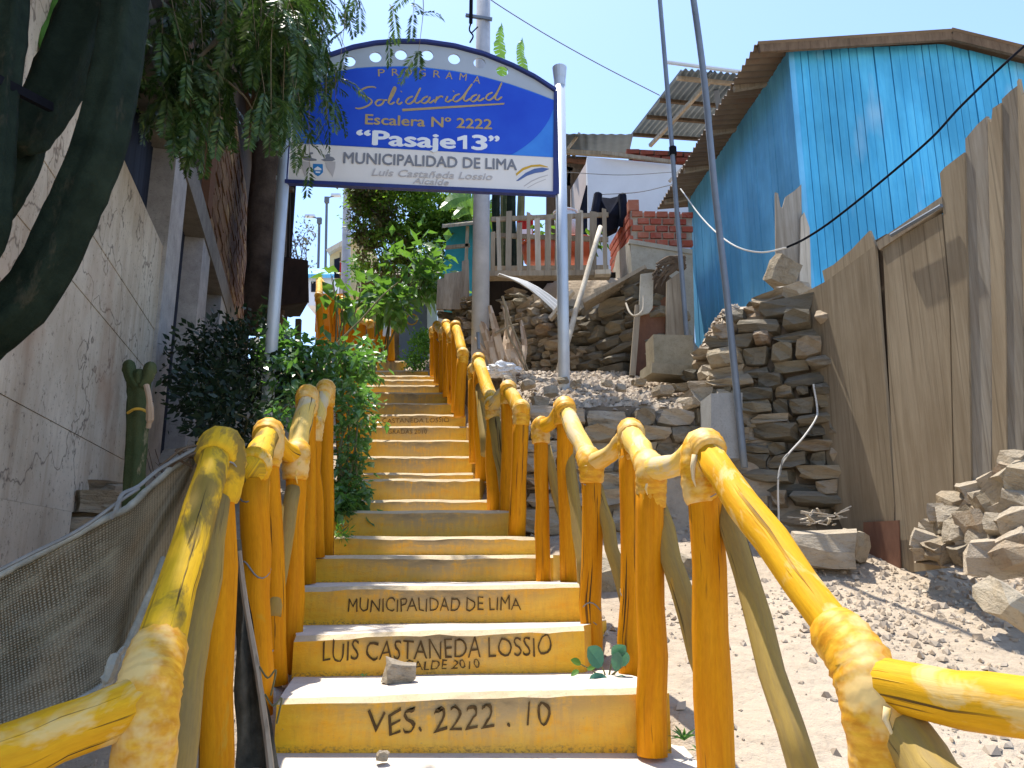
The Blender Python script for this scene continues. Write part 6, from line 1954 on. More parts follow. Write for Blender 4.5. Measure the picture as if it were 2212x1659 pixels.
mb = MB(); ribbed(mb, [V(-20, 480, 2.4), V(20, 420, 2.4), V(60, 340, 2.42), V(75, 260, 2.45)], 0.05, 5, 0.3, 4); mb.build('stem', M['cactus'], cc, smooth=True)
mb = MB(); mb.beam(V(-30, 160, 1.97), V(110, 232, 2.2), 0.02, 0.028); mb.build('prop_stick', M['black'], cc)
gl = thing('sunlit_cactus', 'sunlit bright green cactus tip between the dark stems', 'cactus', V(100, 90, 3.0))
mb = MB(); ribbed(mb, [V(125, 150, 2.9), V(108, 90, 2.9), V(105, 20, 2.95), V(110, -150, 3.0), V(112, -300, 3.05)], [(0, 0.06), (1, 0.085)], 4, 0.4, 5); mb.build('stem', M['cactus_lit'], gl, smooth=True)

# ---- small scarred cactus by the left wall
sc = thing('small_cactus', 'short scarred cactus with three stubby arms by the left concrete wall', 'cactus', V(296, 1130, 3.3))
mb = MB(); ribbed(mb, [V(288, 1200, 3.3), V(289, 1080, 3.3), V(296, 960, 3.3), V(300, 870, 3.3), V(301, 815, 3.3), V(302, 800, 3.3)], [(0, 0.050), (0.3, 0.046), (0.85, 0.052), (0.95, 0.05), (1, 0.035)], 5, 0.28, 2); mb.build('stem', M['cactus_small'], sc, smooth=True)
for (pts, rr0) in (([(298, 838), (284, 816), (279, 795), (279, 778)], 0.030), ([(304, 836), (318, 815), (324, 798), (326, 782)], 0.030), ([(300, 830), (300, 812), (302, 800)], 0.032)):
    mb = MB(); ribbed(mb, [V(u, v, 3.27) for u, v in pts], [(0, rr0 * 0.8), (0.6, rr0), (0.9, rr0 * 0.8), (1, rr0 * 0.4)], 4, 0.3, 1, 5); mb.build('arm', M['cactus_small'], sc, smooth=True)
mb = MB(); mb.tube(smooth_path([V(316, 832, 3.22), V(322, 860, 3.21), V(324, 900, 3.22), V(320, 925, 3.23)], 4), [0.012] * 6 + [0.016] * 4 + [0.010] * 3, 7); mb.build('dead_strip', M['husk'], sc)
mb = MB(); mb.tube(smooth_path([V(276, 892, 3.24), V(290, 884, 3.21), V(306, 884, 3.21), V(322, 892, 3.22)], 4), 0.006, 6); mb.build('yellow_tie', M['logo_yellow'], sc)

# ---- leafy tree in the middle distance
r = random.Random(5)
tr = thing('leafy_tree', 'dense round leafy tree under the sign, bright green on its right side', 'tree', V(880, 620, 12))
mb = MB()
limb(mb, [V(885, 640, 12.2), V(880, 560, 12.1), V(890, 500, 12)], 0.10, 0.07, 8, 1)
limb(mb, [V(884, 560, 12.1), V(840, 490, 11.9), V(800, 450, 11.8)], 0.05, 0.02, 6, 2)
limb(mb, [V(886, 540, 12.1), V(930, 480, 11.9), V(970, 450, 11.8)], 0.05, 0.02, 6, 3)
mb.build('trunk', M['bark'], tr, smooth=True)
mb = MB()
bl2 = [(V(805, 470, 12), (0.36, 0.5, 0.55)), (V(870, 450, 12), (0.5, 0.6, 0.55)), (V(940, 455, 12), (0.5, 0.6, 0.5)), (V(985, 470, 12), (0.28, 0.5, 0.4)), (V(830, 540, 12), (0.45, 0.5, 0.4)), (V(910, 530, 12), (0.5, 0.5, 0.45)), (V(965, 520, 12), (0.35, 0.5, 0.4)), (V(880, 400, 12), (0.6, 0.6, 0.3)), (V(790, 420, 12), (0.28, 0.4, 0.3))]
def pk2(c, r):
    x = c.x / c.y
    lim = -0.14 + r.gauss(0, 0.02)
    return 1 if x < lim - 0.02 and r.random() < 0.55 else 0
crown(mb, bl2, 850, 36, 0.075, 0.036, r, 0.075, 2, False, 1.3, pk2)
mb.build('crown', [M['leaf_tree'], M['leaf_brown']], tr)['kind'] = 'stuff'
# pale twiggy shrub against the sky
tg = thing('twiggy_shrub', 'thin pale twiggy shrub against the sky left of the tree', 'shrub', V(645, 600, 11))
mb = MB(); crown(mb, [(V(645, 540, 11), (0.14, 0.2, 0.28)), (V(660, 500, 11), (0.12, 0.2, 0.2)), (V(650, 580, 11), (0.2, 0.2, 0.15))], 70, 9, 0.05, 0.022, r, 0.05)
mb.build('foliage', M['leaf_dry'], tg)['kind'] = 'stuff'
mb = MB()
for i in range(8):
    limb(mb, [V(645 + r.uniform(-8, 8), 640, 11), V(645 + r.uniform(-20, 20), 560, 11), V(645 + r.uniform(-25, 30), 470 + r.uniform(0, 50), 11)], 0.012, 0.004, 5, i)
mb.build('stem', M['twig'], tg)

# ---- broad leaved shrubs above the stairs
def shrub(name, label, cat, blobs, clumps, per, L, W, mat, seed, spread, base, stems=5, broad=True, up=0.5, group=None, sr=0.012):
    r = random.Random(seed)
    t = thing(name, label, cat, base, group)
    mb = MB()
    for i in range(stems):
        c, rad = blobs[i % len(blobs)]
        tip = Vector(c) + Vector((r.uniform(-.6, .6) * rad[0], r.uniform(-.4, .4) * rad[1], r.uniform(0, .8) * rad[2]))
        b = Vector(base) + Vector((r.uniform(-.06, .06), r.uniform(-.06, .06), 0))
        limb(mb, [b, b.lerp(tip, 0.5) + Vector((r.uniform(-.08, .08), r.uniform(-.08, .08), 0.05)), tip], sr, sr * 0.35, 6, i)
    mb.build('stem', M['stem'], t)
    mb = MB()
    crown(mb, blobs, clumps, per, L, W, r, spread, 1, broad, up)
    mb.build('foliage', M[mat], t)['kind'] = 'stuff'
    return t
shrub('broad_leaf_shrub', 'tall shrub with big glossy leaves in front of the leafy tree', 'shrub', [(V(880, 600, 9.2), (0.34, 0.3, 0.35)), (V(830, 640, 9.0), (0.30, 0.3, 0.25)), (V(920, 560, 9.3), (0.2, 0.25, 0.3)), (V(940, 610, 9.3), (0.15, 0.2, 0.15)), (V(850, 660, 8.9), (0.15, 0.3, 0.15))], 80, 8, 0.17, 0.095, 'leaf_broad', 8, 0.10, V(830, 780, 9.0), 6, True, 1.1)
shrub('broad_leaf_shrub', 'leafy shrub with large leaves in front of the yellow upper flight', 'shrub', [(V(720, 600, 8.0), (0.14, 0.2, 0.12)), (V(760, 640, 7.8), (0.18, 0.2, 0.2)), (V(730, 660, 7.8), (0.1, 0.2, 0.15)), (V(775, 640, 7.8), (0.10, 0.2, 0.14))], 15, 5, 0.17, 0.10, 'leaf_broad', 9, 0.09, V(730, 800, 7.6), 5, True, 1.1)
mbx = thing('bare_stem', 'slanting bare brown stem crossing in front of the yellow upper flight', 'stem', V(690, 800, 7.2))
mb = MB(); limb(mb, [V(700, 780, 7.2), V(725, 745, 7.25), V(780, 690, 7.4), V(825, 640, 7.6), V(860, 610, 7.7)], 0.012, 0.006, 6, 2); mb.build('stem', M['stem'], mbx)
shrub('ivy_bush', 'ivy like bush with pale edged leaves spilling over the left handrail', 'bush', [(V(640, 785, 5.9), (0.20, 0.3, 0.16)), (V(720, 785, 6.0), (0.30, 0.3, 0.13)), (V(785, 785, 6.4), (0.20, 0.3, 0.11)), (V(640, 820, 5.6), (0.18, 0.3, 0.18)), (V(700, 800, 5.9), (0.25, 0.25, 0.15)), (V(755, 765, 6.6), (0.22, 0.25, 0.12)), (V(610, 750, 5.8), (0.12, 0.2, 0.15))], 170, 8, 0.095, 0.055, 'leaf_vine', 15, 0.065, V(680, 900, 5.9), 9, True, 1.3)
shrub('ivy_vine', 'ivy vine hanging down over the left ends of the steps', 'vine', [(V(758, 850, 5.6), (0.14, 0.15, 0.16)), (V(770, 900, 5.3), (0.13, 0.15, 0.2)), (V(752, 960, 5.1), (0.10, 0.12, 0.2)), (V(748, 1030, 4.95), (0.08, 0.1, 0.2)), (V(760, 1070, 4.85), (0.10, 0.1, 0.08)), (V(730, 1090, 4.7), (0.06, 0.08, 0.04))], 150, 9, 0.062, 0.042, 'leaf_vine', 16, 0.045, V(745, 1110, 4.9), 8, True, 1.3)
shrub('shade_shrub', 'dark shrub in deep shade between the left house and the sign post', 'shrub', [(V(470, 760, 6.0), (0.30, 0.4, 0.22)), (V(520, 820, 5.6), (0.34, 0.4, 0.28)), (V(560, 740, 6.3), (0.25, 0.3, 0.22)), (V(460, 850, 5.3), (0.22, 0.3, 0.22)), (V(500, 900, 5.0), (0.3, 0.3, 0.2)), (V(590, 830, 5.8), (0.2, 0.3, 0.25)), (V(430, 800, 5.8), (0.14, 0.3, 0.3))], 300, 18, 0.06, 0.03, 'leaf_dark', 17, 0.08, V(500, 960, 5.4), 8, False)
shrub('pale_shrub', 'small pale green shrub just behind the left handrail posts', 'shrub', [(V(612, 890, 4.6), (0.07, 0.1, 0.07)), (V(625, 870, 4.7), (0.08, 0.1, 0.06)), (V(600, 915, 4.5), (0.05, 0.1, 0.05))], 26, 8, 0.05, 0.022, 'leaf_vine', 18, 0.03, V(612, 980, 4.6), 4)
shrub('grass_sprig', 'sprig of fresh green weeds at the left end of the steps', 'weed', [(V(722, 1148, 4.35), (0.05, 0.04, 0.03)), (V(735, 1152, 4.32), (0.05, 0.04, 0.02))], 16, 7, 0.035, 0.010, 'leaf_bright', 19, 0.02, V(722, 1165, 4.34), 4, False, sr=0.003)
shrub('green_bush', 'round bright green bush at the top of the steps', 'bush', [(V(905, 755, 10.9), (0.17, 0.2, 0.2)), (V(898, 780, 10.8), (0.17, 0.2, 0.12)), (V(915, 735, 11), (0.1, 0.2, 0.1))], 110, 16, 0.05, 0.024, 'leaf_bright', 20, 0.05, V(900, 800, 10.9), 4, False)
shrub('yellow_shrub', 'small yellow green shrub beside the far concrete mast', 'shrub', [(V(775, 568, 14), (0.14, 0.2, 0.18)), (V(768, 590, 14), (0.16, 0.2, 0.1))], 40, 12, 0.07, 0.035, 'leaf_bright', 22, 0.06, V(772, 640, 14), 3, False)
shrub('low_plant', 'low plant with leaves growing among pickets', 'plant', [(V(1180, 505, 8.6), (0.14, 0.1, 0.12)), (V(1275, 520, 8.4), (0.08, 0.1, 0.1))], 14, 7, 0.10, 0.05, 'leaf_bright', 23, 0.06, V(1190, 560, 8.6), 3)

# ---- banana plants and candelabra cactus behind the sign
bn = thing('banana_plant', 'banana plant with torn upright leaves rising behind the right half of the sign', 'plant', V(1095, 590, 10.5))
def banana(pts, w, seed, mat='leaf_banana'):
    rb_ = random.Random(seed)
    p = smooth_path(pts, 6)
    mb = MB()
    K = len(p) - 1
    L, R_ = [], []
    for i, q in enumerate(p):
        t = i / K
        d = (p[min(i + 1, K)] - p[max(i - 1, 0)]).normalized()
        s = d.cross(Vector((0.25, -1, 0.1))).normalized()
        ww = w * sin(pi * min(1, 0.08 + 0.92 * t)) ** 0.6 * (0.6 + 0.4 * rb_.random())
        L.append(q + s * ww + Vector((0, 0.03, -0.02))); R_.append(q - s * ww + Vector((0, 0.03, -0.02)))
    for i in range(K):
        mb.add([L[i], p[i], p[i + 1], L[i + 1].lerp(L[i], rb_.uniform(0, 0.25))], [[0, 1, 2, 3]])
        mb.add([p[i], R_[i], R_[i + 1].lerp(R_[i], rb_.uniform(0, 0.25)), p[i + 1]], [[0, 1, 2, 3]])
    return mb.build('leaf', M[mat], bn)
banana([V(1086, 200, 10.5), V(1083, 140, 10.5), V(1079, 90, 10.5), V(1083, 48, 10.5)], 0.12, 1)
banana([V(1135, 210, 10.7), V(1132, 150, 10.7), V(1124, 110, 10.7), V(1128, 80, 10.7)], 0.10, 2)
banana([V(1060, 470, 10.6), V(1025, 430, 10.4), V(985, 428, 10.2), V(950, 450, 10.0)], 0.16, 3)
banana([V(1040, 470, 10.6), V(1010, 445, 10.4), V(975, 470, 10.2)], 0.12, 4)
banana([V(1068, 500, 10.4), V(1063, 450, 10.4), V(1066, 420, 10.4)], 0.07, 5)
for (u, u2) in ((1090, 1086), (1120, 1134), (1075, 1066)):
    mb = MB(); limb(mb, [V(u, 620, 10.6), V((u + u2) / 2, 400, 10.6), V(u2, 190, 10.6)], 0.07, 0.03, 8, u); mb.build('stalk', M['stem'], bn)
kc = thing('candelabra_cactus', 'dark green upright cactus stems behind the picket fence', 'cactus', V(1090, 590, 9.0))
for (u, vt, rr0) in ((1071, 415, 0.055), (1104, 410, 0.06), (1092, 440, 0.04)):
    mb = MB(); ribbed(mb, [V(u + 3, 600, 9.0), V(u + 1, 520, 9.0), V(u, 440, 9.0), V(u + 2, vt - 30, 9.0)], rr0, 5, 0.25, 1); mb.build('stem', M['cactus_small'] if u == 1092 else M['cactus'], kc, smooth=True)

# ---- weeds on the lower steps
bw = thing('broad_weed', 'blue green broad leaved weed between the right handrail posts on the bottom tread', 'weed', V(1305, 1478, 3.0))
rw = random.Random(2)
for (u, v, du, dv, L, W, Y) in ((1300, 1440, -26, -52, 0.12, 0.085, 2.98), (1325, 1420, 22, -34, 0.085, 0.05, 2.98), (1330, 1450, 6, -60, 0.10, 0.045, 3.0), (1325, 1468, 30, 6, 0.09, 0.055, 2.95), (1310, 1462, -20, 10, 0.10, 0.07, 2.93), (1255, 1435, -30, -24, 0.055, 0.03, 3.05), (1250, 1448, -20, 8, 0.04, 0.02, 3.05), (1268, 1446, 26, -14, 0.04, 0.02, 3.0), (1345, 1440, 8, -50, 0.08, 0.04, 3.02)):
    mb = MB()
    a = V(u, v, Y)
    d = (V(u + du, v + dv, Y - 0.03) - a).normalized()
    a = V(u, v, min(Y, 2.96)); round_leaf(mb, a, d, Vector((rw.uniform(-.4, .4), -1, 0.8)), L, W)
    mb.build('leaf', M['leaf_blue' if L > 0.06 else 'leaf_vine'], bw)
mb = MB()
for (u, v) in ((1300, 1440), (1325, 1420), (1345, 1440), (1330, 1450), (1255, 1435)):
    limb(mb, [V(1312, 1480, 3.0), V((u + 1312) / 2, (v + 1480) / 2 - 6, 3.0), V(u, v, 2.98)], 0.004, 0.002, 5, u)
mb.build('stem', M['stem'], bw)
def tuft(name, label, u, v, Y, n, L, seed):
    t = thing(name, label, 'weed', V(u, v, Y))
    r = random.Random(seed)
    for i in range(n):
        mb = MB()
        d = Vector((r.uniform(-1, 1), r.uniform(-0.7, 0.7), r.uniform(0.25, 1.1))).normalized()
        leaf(mb, V(u, v, Y), d, Vector((0, -0.5, 1)), L * r.uniform(0.6, 1.2), L * 0.16, 0.3, 0.25)
        mb.build('blade', M['leaf_vine'], t)
tuft('grass_tuft', 'small grass tuft in the dirt beside the nearest right post', 1478, 1600, 2.62, 16, 0.065, 4)
tuft('grass_tuft', 'tiny second grass tuft at the edge of the concrete apron', 1508, 1624, 2.55, 9, 0.04, 5)
tuft('weed_sprout', 'tiny green weed at the foot of the second riser, left of the rock', 786, 1462, 3.03, 8, 0.025, 6)

# ------------------------------------------------------------------ rocks and rubble
def rock(label, u, v, Y, size, rot, mat='stone_pale', name='rock', seed=1, cat='rock'):
    o = bpy.data.objects.new(name, stone_mesh(seed, 0.10, mat)); link(o)
    o.location = V(u, v, Y); o.scale = size; o.rotation_euler = rot
    tag(o, label, cat)
    return o
rock('pale rough rock lying on the bottom tread in front of the lettering', 861, 1452, 2.92, (0.105, 0.08, 0.08), (0.1, 0.2, 0.3), 'stone_pale', seed=77)
rock('small white pebble on the concrete apron before the bottom step', 827, 1633, 2.55, (0.035, 0.03, 0.028), (0.1, 0.2, 0.3), 'stone_pale', 'pebble', 78, 'pebble')
rock('large flat topped cube of rock in front of the rubble heap on the right', 2152, 1205, 3.45, (0.22, 0.21, 0.16), (0.05, 0.12, -0.5), 'stone_pale', seed=79)
rock('grey angular rock half buried in the gravel slope at the right edge', 2185, 1310, 2.95, (0.20, 0.18, 0.12), (0.4, 0.45, 0.3), 'stone', seed=80)
rock('long squared stone slab lying at the foot of the board fence', 1775, 1185, 4.25, (0.36, 0.24, 0.20), (0.0, 0.04, -0.1), 'stone_pale', seed=81)
rock('dark stone wedged between the slab and the rust patch', 1842, 1178, 4.35, (0.12, 0.16, 0.16), (0.1, 0.1, 0.4), 'stone', seed=82)
rock('mossy boulder sitting on the stone bank before the corner boards', 1688, 590, 5.65, (0.20, 0.2, 0.22), (0.1, 0.4, 0.2), 'stone', seed=83)
rock('pale boulder on the crest of the tall stacked stone wall', 1708, 636, 5.25, (0.22, 0.2, 0.13), (0.1, -0.2, 0.2), 'stone_pale', seed=84)
rock('flat pale stone on the terrace below the cement block', 1556, 808, 5.35, (0.30, 0.25, 0.09), (0.05, 0.05, 0.2), 'stone_pale', seed=85)
rock('big rounded stone in the shadow behind the right handrail', 1330, 1270, 4.1, (0.34, 0.3, 0.28), (0.2, 0.1, 0.2), 'stone_dark', seed=86)
rock('brown stone lying behind the first right handrail posts', 1480, 1240, 4.3, (0.28, 0.26, 0.2), (0.2, 0.3, 0.5), 'stone', seed=87)

hp = thing('rubble_heap', 'heap of broken stones against the board fence at the right edge', 'stones', V(2110, 1180, 3.7))
rh = random.Random(9)
for (u, v, Y, s, m) in ((2005, 1170, 3.95, 0.16, 'stone_pale'), (2035, 1110, 3.95, 0.17, 'stone_pale'), (2040, 1185, 3.85, 0.15, 'stone'), (2072, 1085, 3.9, 0.21, 'stone'), (2080, 1150, 3.75, 0.16, 'stone_pale'), (2110, 1055, 3.8, 0.17, 'stone_pale'), (2120, 1130, 3.65, 0.2, 'stone_pale'),
                        (2085, 1195, 3.7, 0.14, 'stone'), (2150, 1085, 3.6, 0.18, 'stone'), (2170, 1140, 3.5, 0.17, 'stone_pale'), (2195, 1060, 3.5, 0.24, 'stone'), (2210, 1120, 3.4, 0.2, 'stone_pale'), (2150, 1035, 3.7, 0.14, 'stone_pale'), (2205, 995, 3.55, 0.17, 'stone_pale'), (2225, 960, 3.6, 0.16, 'stone'), (2045, 1140, 3.9, 0.12, 'stone'), (2015, 1140, 4.0, 0.12, 'stone_pale'), (2240, 1040, 3.4, 0.25, 'stone'), (2110, 1095, 3.75, 0.13, 'stone'), (2190, 1170, 3.3, 0.16, 'stone_pale'), (2225, 1190, 3.2, 0.2, 'stone'), (2060, 1120, 3.85, 0.14, 'stone_pale'), (2095, 1120, 3.75, 0.14, 'stone'), (2130, 1165, 3.6, 0.15, 'stone_pale'), (2140, 1110, 3.65, 0.15, 'stone'), (2175, 1100, 3.55, 0.18, 'stone_pale'), (2185, 1135, 3.45, 0.14, 'stone'), (2060, 1165, 3.82, 0.12, 'stone'), (2100, 1175, 3.7, 0.13, 'stone_pale'), (2170, 1060, 3.6, 0.15, 'stone'), (2195, 1020, 3.55, 0.17, 'stone'), (2025, 1195, 3.85, 0.12, 'stone'), (1995, 1195, 3.95, 0.11, 'stone_pale'), (2215, 1080, 3.4, 0.17, 'stone_pale'), (2130, 1080, 3.7, 0.15, 'stone_pale')):
    put_stone(hp, V(u, v, Y), (s * 0.95, s * 0.85, s * rh.uniform(0.5, 0.75)), (rh.uniform(-.5, .5), rh.uniform(-.5, .5), rh.uniform(0, 3)), m, rh)
mb = MB()
mb.add([V(1975, 1215, 4.0), V(2330, 1260, 3.1), V(2330, 960, 3.35), V(2190, 960, 3.75), V(2050, 1075, 4.05), V(1985, 1180, 4.2)], [[0, 1, 2, 3, 4, 5]])
mb.build('earth_core', M['ground'], hp)

# gravel scattered over the bare ground
rg = random.Random(31)
mb = MB()
def chip(p, s):
    a = rg.uniform(0, 6.28)
    ca, sa = cos(a) * s, sin(a) * s
    h = s * rg.uniform(0.35, 0.8)
    k = len(mb.v)
    w = rg.uniform(0.45, 1)
    t = rg.uniform(-0.3, 0.3)
    mb.v += [p + Vector((ca, sa, -0.3 * h)), p + Vector((-sa * w, ca * w, -0.3 * h)), p + Vector((-ca, -sa, -0.3 * h)), p + Vector((sa * w, -ca * w, -0.3 * h)),
             p + Vector((ca * 0.6 + t * s, sa * 0.5, h)), p + Vector((-ca * 0.5, -sa * 0.6 + t * s, h * 0.8))]
    mb.f += [[k, k + 1, k + 4], [k + 1, k + 5, k + 4], [k + 1, k + 2, k + 5], [k + 2, k + 3, k + 5], [k + 3, k + 4, k + 5], [k + 3, k, k + 4]]
    mb.m += [0] * 6; mb.uv += [[(0, 0)] * 3] * 6
for i in range(21000):
    y = rg.uniform(1.3, 4.95)
    x = rg.uniform(interp(y, XR) + 0.08, 3.0)
    d = noise.noise(Vector((x * 1.2, y * 1.2, 7))) + 0.9 * sstep(0.9, 2.0, x - 0.15 * (y - 3)) * sstep(1.9, 2.8, y)
    if rg.random() < max(0.05, d):
        s = 0.004 + 0.026 * rg.random() ** 3.6
        chip(Vector((x, y, ground_h(x, y) + s * 0.1)), s)
for i in range(7000):
    y = rg.uniform(5.02, 7.4)
    x = rg.uniform(interp(y, XR) + 0.1, 1.7 + 0.15 * (y - 5))
    s = 0.010 + 0.035 * rg.random() ** 3
    chip(Vector((x, y, ground_h(x, y) + s * 0.15)), s)
for i in range(1500):
    y = rg.uniform(1.8, 4.8)
    x = interp(y, XL) - rg.uniform(0.05, 1.2)
    s = 0.006 + 0.018 * rg.random() ** 2
    chip(Vector((x, y, ground_h(x, y))), s)
gr = mb.build('gravel', M['chips'])
gr['kind'] = 'stuff'
# loose blocks on the terrace, singly visible
tb = thing('terrace_blocks', 'loose squared stones scattered along the edge of the gravel terrace', 'stones', V(1350, 850, 5.1))
for (u, v, Y, sx, sz, m) in ((1190, 845, 5.2, 0.10, 0.07, 'stone_pale'), (1165, 870, 5.1, 0.12, 0.07, 'stone_pale'), (1430, 845, 5.2, 0.14, 0.07, 'stone_pale'), (1460, 838, 5.3, 0.18, 0.06, 'stone'), (1245, 830, 5.5, 0.08, 0.05, 'stone_pale'), (1310, 828, 5.6, 0.09, 0.05, 'stone_pale'), (1380, 826, 5.6, 0.10, 0.05, 'stone'), (1340, 838, 5.3, 0.07, 0.05, 'stone_pale'), (1500, 836, 5.35, 0.2, 0.06, 'stone_pale'), (1215, 822, 5.8, 0.09, 0.05, 'stone'), (1140, 830, 5.7, 0.12, 0.06, 'stone_pale'), (1100, 820, 6.3, 0.12, 0.06, 'stone_pale'), (1545, 838, 5.15, 0.2, 0.05, 'stone_pale')):
    put_stone(tb, V(u, v, Y), (sx, sx * 0.8, sz), (rh.uniform(-.2, .2), rh.uniform(-.2, .2), rh.uniform(0, 3)), m, rh)

dt = thing('dry_twigs', 'tangle of dry dark twigs on the left wall foot beside the small cactus', 'twigs', V(380, 1040, 3.6))
rt = random.Random(15)
for i in range(22):
    mb = MB()
    a = V(rt.uniform(330, 440), rt.uniform(1000, 1070), rt.uniform(3.4, 4.0))
    d = rnd_dir(rt, 0.3)
    limb(mb, [a, a + d * rt.uniform(0.05, 0.10) + rnd_dir(rt) * 0.02, a + d * rt.uniform(0.14, 0.24)], 0.004, 0.0015, 5, i)
    mb.build('twig', M['bark' if i % 3 else 'twig'], dt)
# dry husks, bag, wood chips
hk = thing('husk_heap', 'heap of dry tan plant husks leaning on the rubble wall beside the pole', 'husks', V(1100, 800, 7.2))
rk = random.Random(6)
for i in range(26):
    u0 = rk.uniform(1062, 1132); v0 = 800 + rk.uniform(-10, 8)
    u1 = u0 - rk.uniform(-6, 42); v1 = v0 - rk.uniform(50, 140)
    Y0, Y1 = rk.uniform(7.0, 7.2), rk.uniform(7.15, 7.4)
    p = smooth_path([V(u0, v0, Y0), V((u0 + u1) / 2 + rk.uniform(-8, 8), (v0 + v1) / 2, (Y0 + Y1) / 2 - 0.05), V(u1, v1, Y1)], 4)
    mb = MB()
    w0 = rk.uniform(0.012, 0.04)
    for a, b, i2 in zip(p, p[1:], range(99)):
        k = len(p)
        wa, wb = w0 * sin(pi * (0.12 + 0.8 * i2 / k)), w0 * sin(pi * (0.12 + 0.8 * (i2 + 1) / k))
        s = (b - a).cross(Vector((rk.uniform(-.1, .1), -1, 0.2))).normalized()
        nb_ = Vector((0, -0.35 * w0, 0))
        mb.add([a - s * wa, a + nb_, b + nb_, b - s * wb], [[0, 1, 2, 3]])
        mb.add([a + nb_, a + s * wa, b + s * wb, b + nb_], [[0, 1, 2, 3]])
    mb.build('husk', M['husk'], hk)
for pts in (([(1085, 640), (1100, 690), (1120, 740), (1142, 805)]), ([(1092, 660), (1098, 720), (1118, 760), (1136, 800)]), ([(1070, 720), (1100, 705), (1120, 700)])):
    mb = MB(); limb(mb, [V(u, v, 7.05) for u, v in pts], 0.014, 0.008, 6, 3); mb.build('stick', M['twig'], hk)
pb = thing('plastic_bag', 'crumpled white plastic bag on the rubble beside the husks', 'bag', V(1085, 806, 6.8))
bm = bmesh.new(); bmesh.ops.create_icosphere(bm, subdivisions=4, radius=1.0)
c = V(1086, 800, 6.75)
vs = []
for v in bm.verts:
    q = v.co
    k = 1 + 0.35 * noise.noise(q * 2.2) + 0.22 * noise.noise(q * 6) + 0.10 * noise.noise(q * 14)
    vs.append(c + Vector((q.x * 0.15, q.y * 0.12, q.z * 0.07)) * k)
mb = MB(); mb.add(vs, [[v.index for v in f.verts] for f in bm.faces]); bm.free()
mb.build('bag', M['paper'], pb)
wc = thing('wood_scraps', 'little pile of pale wood scraps on the stones beside the board fence', 'wood', V(1775, 1120, 4.5))
for i in range(26):
    mb = MB()
    u, v = rk.uniform(1740, 1815), rk.uniform(1105, 1135)
    a = V(u, v, rk.uniform(4.35, 4.55)); d = rnd_dir(rk); d.z *= 0.4
    mb.beam(a, a + d * rk.uniform(0.05, 0.13), rk.uniform(0.008, 0.02), 0.006)
    mb.build('scrap', M['pale_wood'], wc)
db = thing('dry_palm_clump', 'dry brown frond clump sticking out beside the far steel pole', 'branch', V(1450, 575, 6.6))
for i in range(14):
    mb = MB()
    limb(mb, [V(1476 + rk.uniform(-5, 5), 565 + rk.uniform(-10, 20), 6.55), V(1445, 570 + rk.uniform(-15, 22), 6.5), V(1408 + rk.uniform(0, 22), 560 + rk.uniform(-4, 66), 6.45)], 0.022, 0.006, 6, i); mb.build('frond', M['dark_wood'], db)

# ------------------------------------------------------------------ net tied to the left rail, and the cloth behind the posts
nt_ = thing('shade_net', 'drooping olive brown woven shade net tied to the left handrail', 'net', V(200, 1560, 1.9))
topc = [(-60, 1280), (0, 1243), (60, 1212), (150, 1165), (230, 1122), (285, 1095), (330, 1050), (385, 1005), (415, 982), (440, 968)]
botc = [(-60, 1625), (20, 1590), (110, 1555), (190, 1510), (236, 1482), (262, 1440), (330, 1290), (385, 1140), (420, 1045), (446, 972)]
def curve_at(tab, t):
    x = t * (len(tab) - 1)
    i = min(int(x), len(tab) - 2)
    f = x - i
    return (lerp(tab[i][0], tab[i + 1][0], f), lerp(tab[i][1], tab[i + 1][1], f))
NI, NJ = 44, 26
g_ = []
for j in range(NJ + 1):
    row_ = []
    for i in range(NI + 1):
        t, s_ = i / NI, j / NJ
        a, b = curve_at(topc, t), curve_at(botc, t)
        u, v = lerp(a[0], b[0], s_), lerp(a[1], b[1], s_)
        Yt = lerp(1.95, 2.32, t); Yb = lerp(1.62, 2.28, t)
        Y = lerp(Yt, Yb, s_) + 0.05 * sin(pi * s_) * (1 - t)
        Y += 0.022 * sin(s_ * 9 + t * 11) * sin(pi * s_) + 0.015 * noise.noise(Vector((t * 8, s_ * 6, 1)))
        row_.append(V(u, v, Y))
    g_.append(row_)
k1 = NI + 1
vs = [p for r_ in g_ for p in r_]
fs, uvs = [], []
for j in range(NJ):
    for i in range(NI):
        fs.append([(j + 1) * k1 + i, (j + 1) * k1 + i + 1, j * k1 + i + 1, j * k1 + i])
        uvs.append([(i / NI, (j + 1) / NJ), ((i + 1) / NI, (j + 1) / NJ), ((i + 1) / NI, j / NJ), (i / NI, j / NJ)])
mb = MB(); mb.add(vs, fs, 0, uvs); net = mb.build('netting', M['net'], nt_, smooth=True)
mb = MB(); mb.tube(smooth_path([g_[0][i] + Vector((0, -0.01, 0.0)) for i in range(0, NI + 1, 4)], 4), 0.010, 8, True, 0, 0.3, 3); mb.build('hem', M['net_rim'], nt_, smooth=True)
mb = MB(); mb.tube(smooth_path([g_[NJ][i] + Vector((0, -0.015, 0.004)) for i in range(0, NI - 10, 4)], 4), 0.010, 8, True, 0, 0.3, 4); mb.build('hem', M['net_rim'], nt_, smooth=True)
mb = MB(); mb.tube(smooth_path([V(-60, 1262, 1.9), V(60, 1200, 1.95), V(170, 1145, 2.0), V(262, 1080, 2.05), V(300, 1055, 2.1)], 6), 0.0048, 6); mb.build('cord', M['wire_grey'], nt_)
mb = MB(); mb.tube(smooth_path([V(240, 1120, 2.03), V(252, 1098, 2.03), V(264, 1068, 2.05), V(300, 1050, 2.1), V(350, 1010, 2.15), V(440, 960, 2.2)], 6), 0.0055, 6); mb.build('cord', M['wire_grey'], nt_)
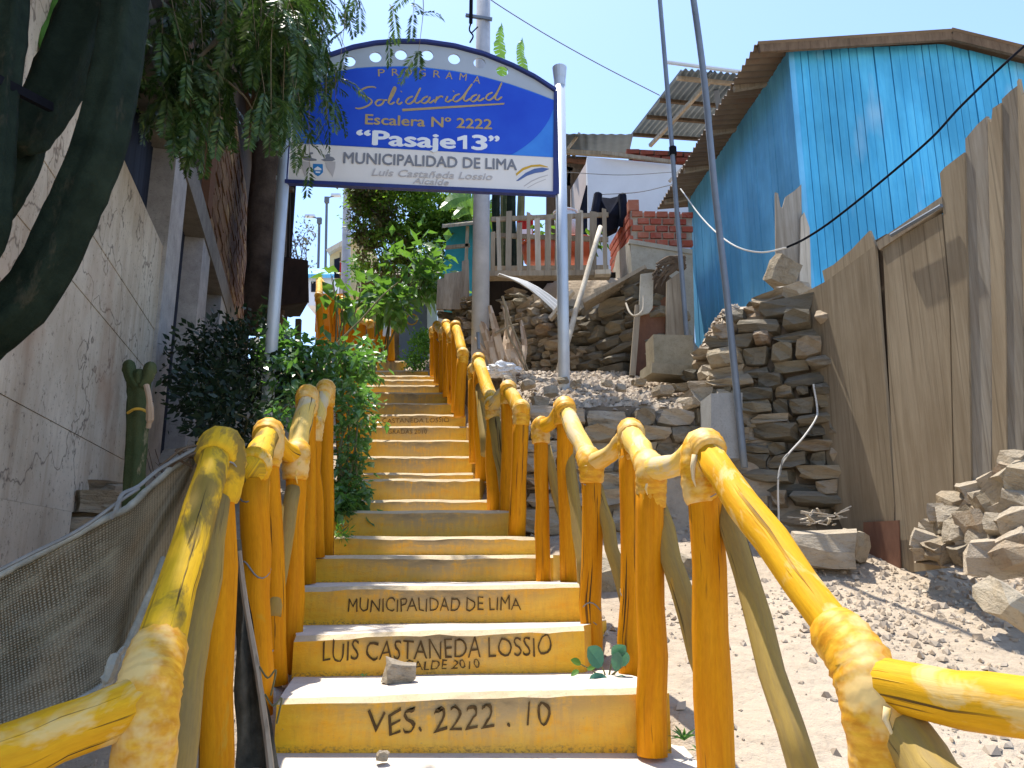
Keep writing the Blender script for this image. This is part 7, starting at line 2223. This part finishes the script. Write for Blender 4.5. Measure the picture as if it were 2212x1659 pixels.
mb = MB(); mb.tube(smooth_path([V(205, 1505, 1.66), V(235, 1460, 1.66), V(248, 1425, 1.67), V(268, 1400, 1.7)], 5), [0.004] * 4 + [0.012] * 8 + [0.006] * 4, 7, True, 0, 0.2, 3); mb.build('knot', M['net_rim'], nt_)
rope_pts = []
for k in range(7):
    mb = MB()
    a = V(432 + k * 4, 962 + (k % 3) * 7, 2.2)
    mb.tube(smooth_path([a, a + Vector((rk.uniform(-.09, -.02), rk.uniform(-.04, .03), rk.uniform(-.05, .04))), a + Vector((rk.uniform(-.13, -.03), rk.uniform(-.04, .03), rk.uniform(-.10, .03)))], 4), 0.0035, 5)
    mb.build('loose_thread', M['dark_wood'], nt_)

ct = thing('hanging_cloth', 'ragged dark grey cloth strip with a stick hanging between the left handrail posts', 'cloth', V(560, 1659, 2.5))
NI, NJ = 8, 22
vs = []
for j in range(NJ + 1):
    s_ = j / NJ
    v = lerp(1165, 1760, s_)
    ul = interp(s_, [(0, 506), (0.3, 508), (0.6, 508), (1, 512)])
    ur = interp(s_, [(0, 518), (0.25, 540), (0.5, 560), (0.75, 598), (1, 618)])
    for i in range(NI + 1):
        t = i / NI
        Y = 2.5 + 0.03 * sin(t * 8 + s_ * 5) + 0.02 * noise.noise(Vector((t * 4, s_ * 9, 2)))
        vs.append(V(lerp(ul, ur, t) + 3 * sin(s_ * 20 + i), v, Y))
k1 = NI + 1
mb = MB(); mb.add(vs, [[(j + 1) * k1 + i, (j + 1) * k1 + i + 1, j * k1 + i + 1, j * k1 + i] for j in range(NJ) for i in range(NI)])
mb.build('cloth', M['net_dark'], ct, smooth=True)
mb = MB(); limb(mb, [V(516, 1190, 2.42), V(530, 1300, 2.42), V(556, 1450, 2.4), V(578, 1600, 2.38), V(588, 1700, 2.38)], 0.008, 0.011, 6, 3); mb.build('stick', M['old_wood'], ct)
for k in range(2):
    mb = MB()
    a = V(560 + k * 12, 1440 + k * 60, 2.4)
    mb.tube(smooth_path([a, a + Vector((0.03, -0.01, -0.03)), a + Vector((0.05, 0, -0.01)), a + Vector((0.04, 0.0, -0.08))], 5), 0.003, 5); mb.build('loose_thread', M['stem'], ct)
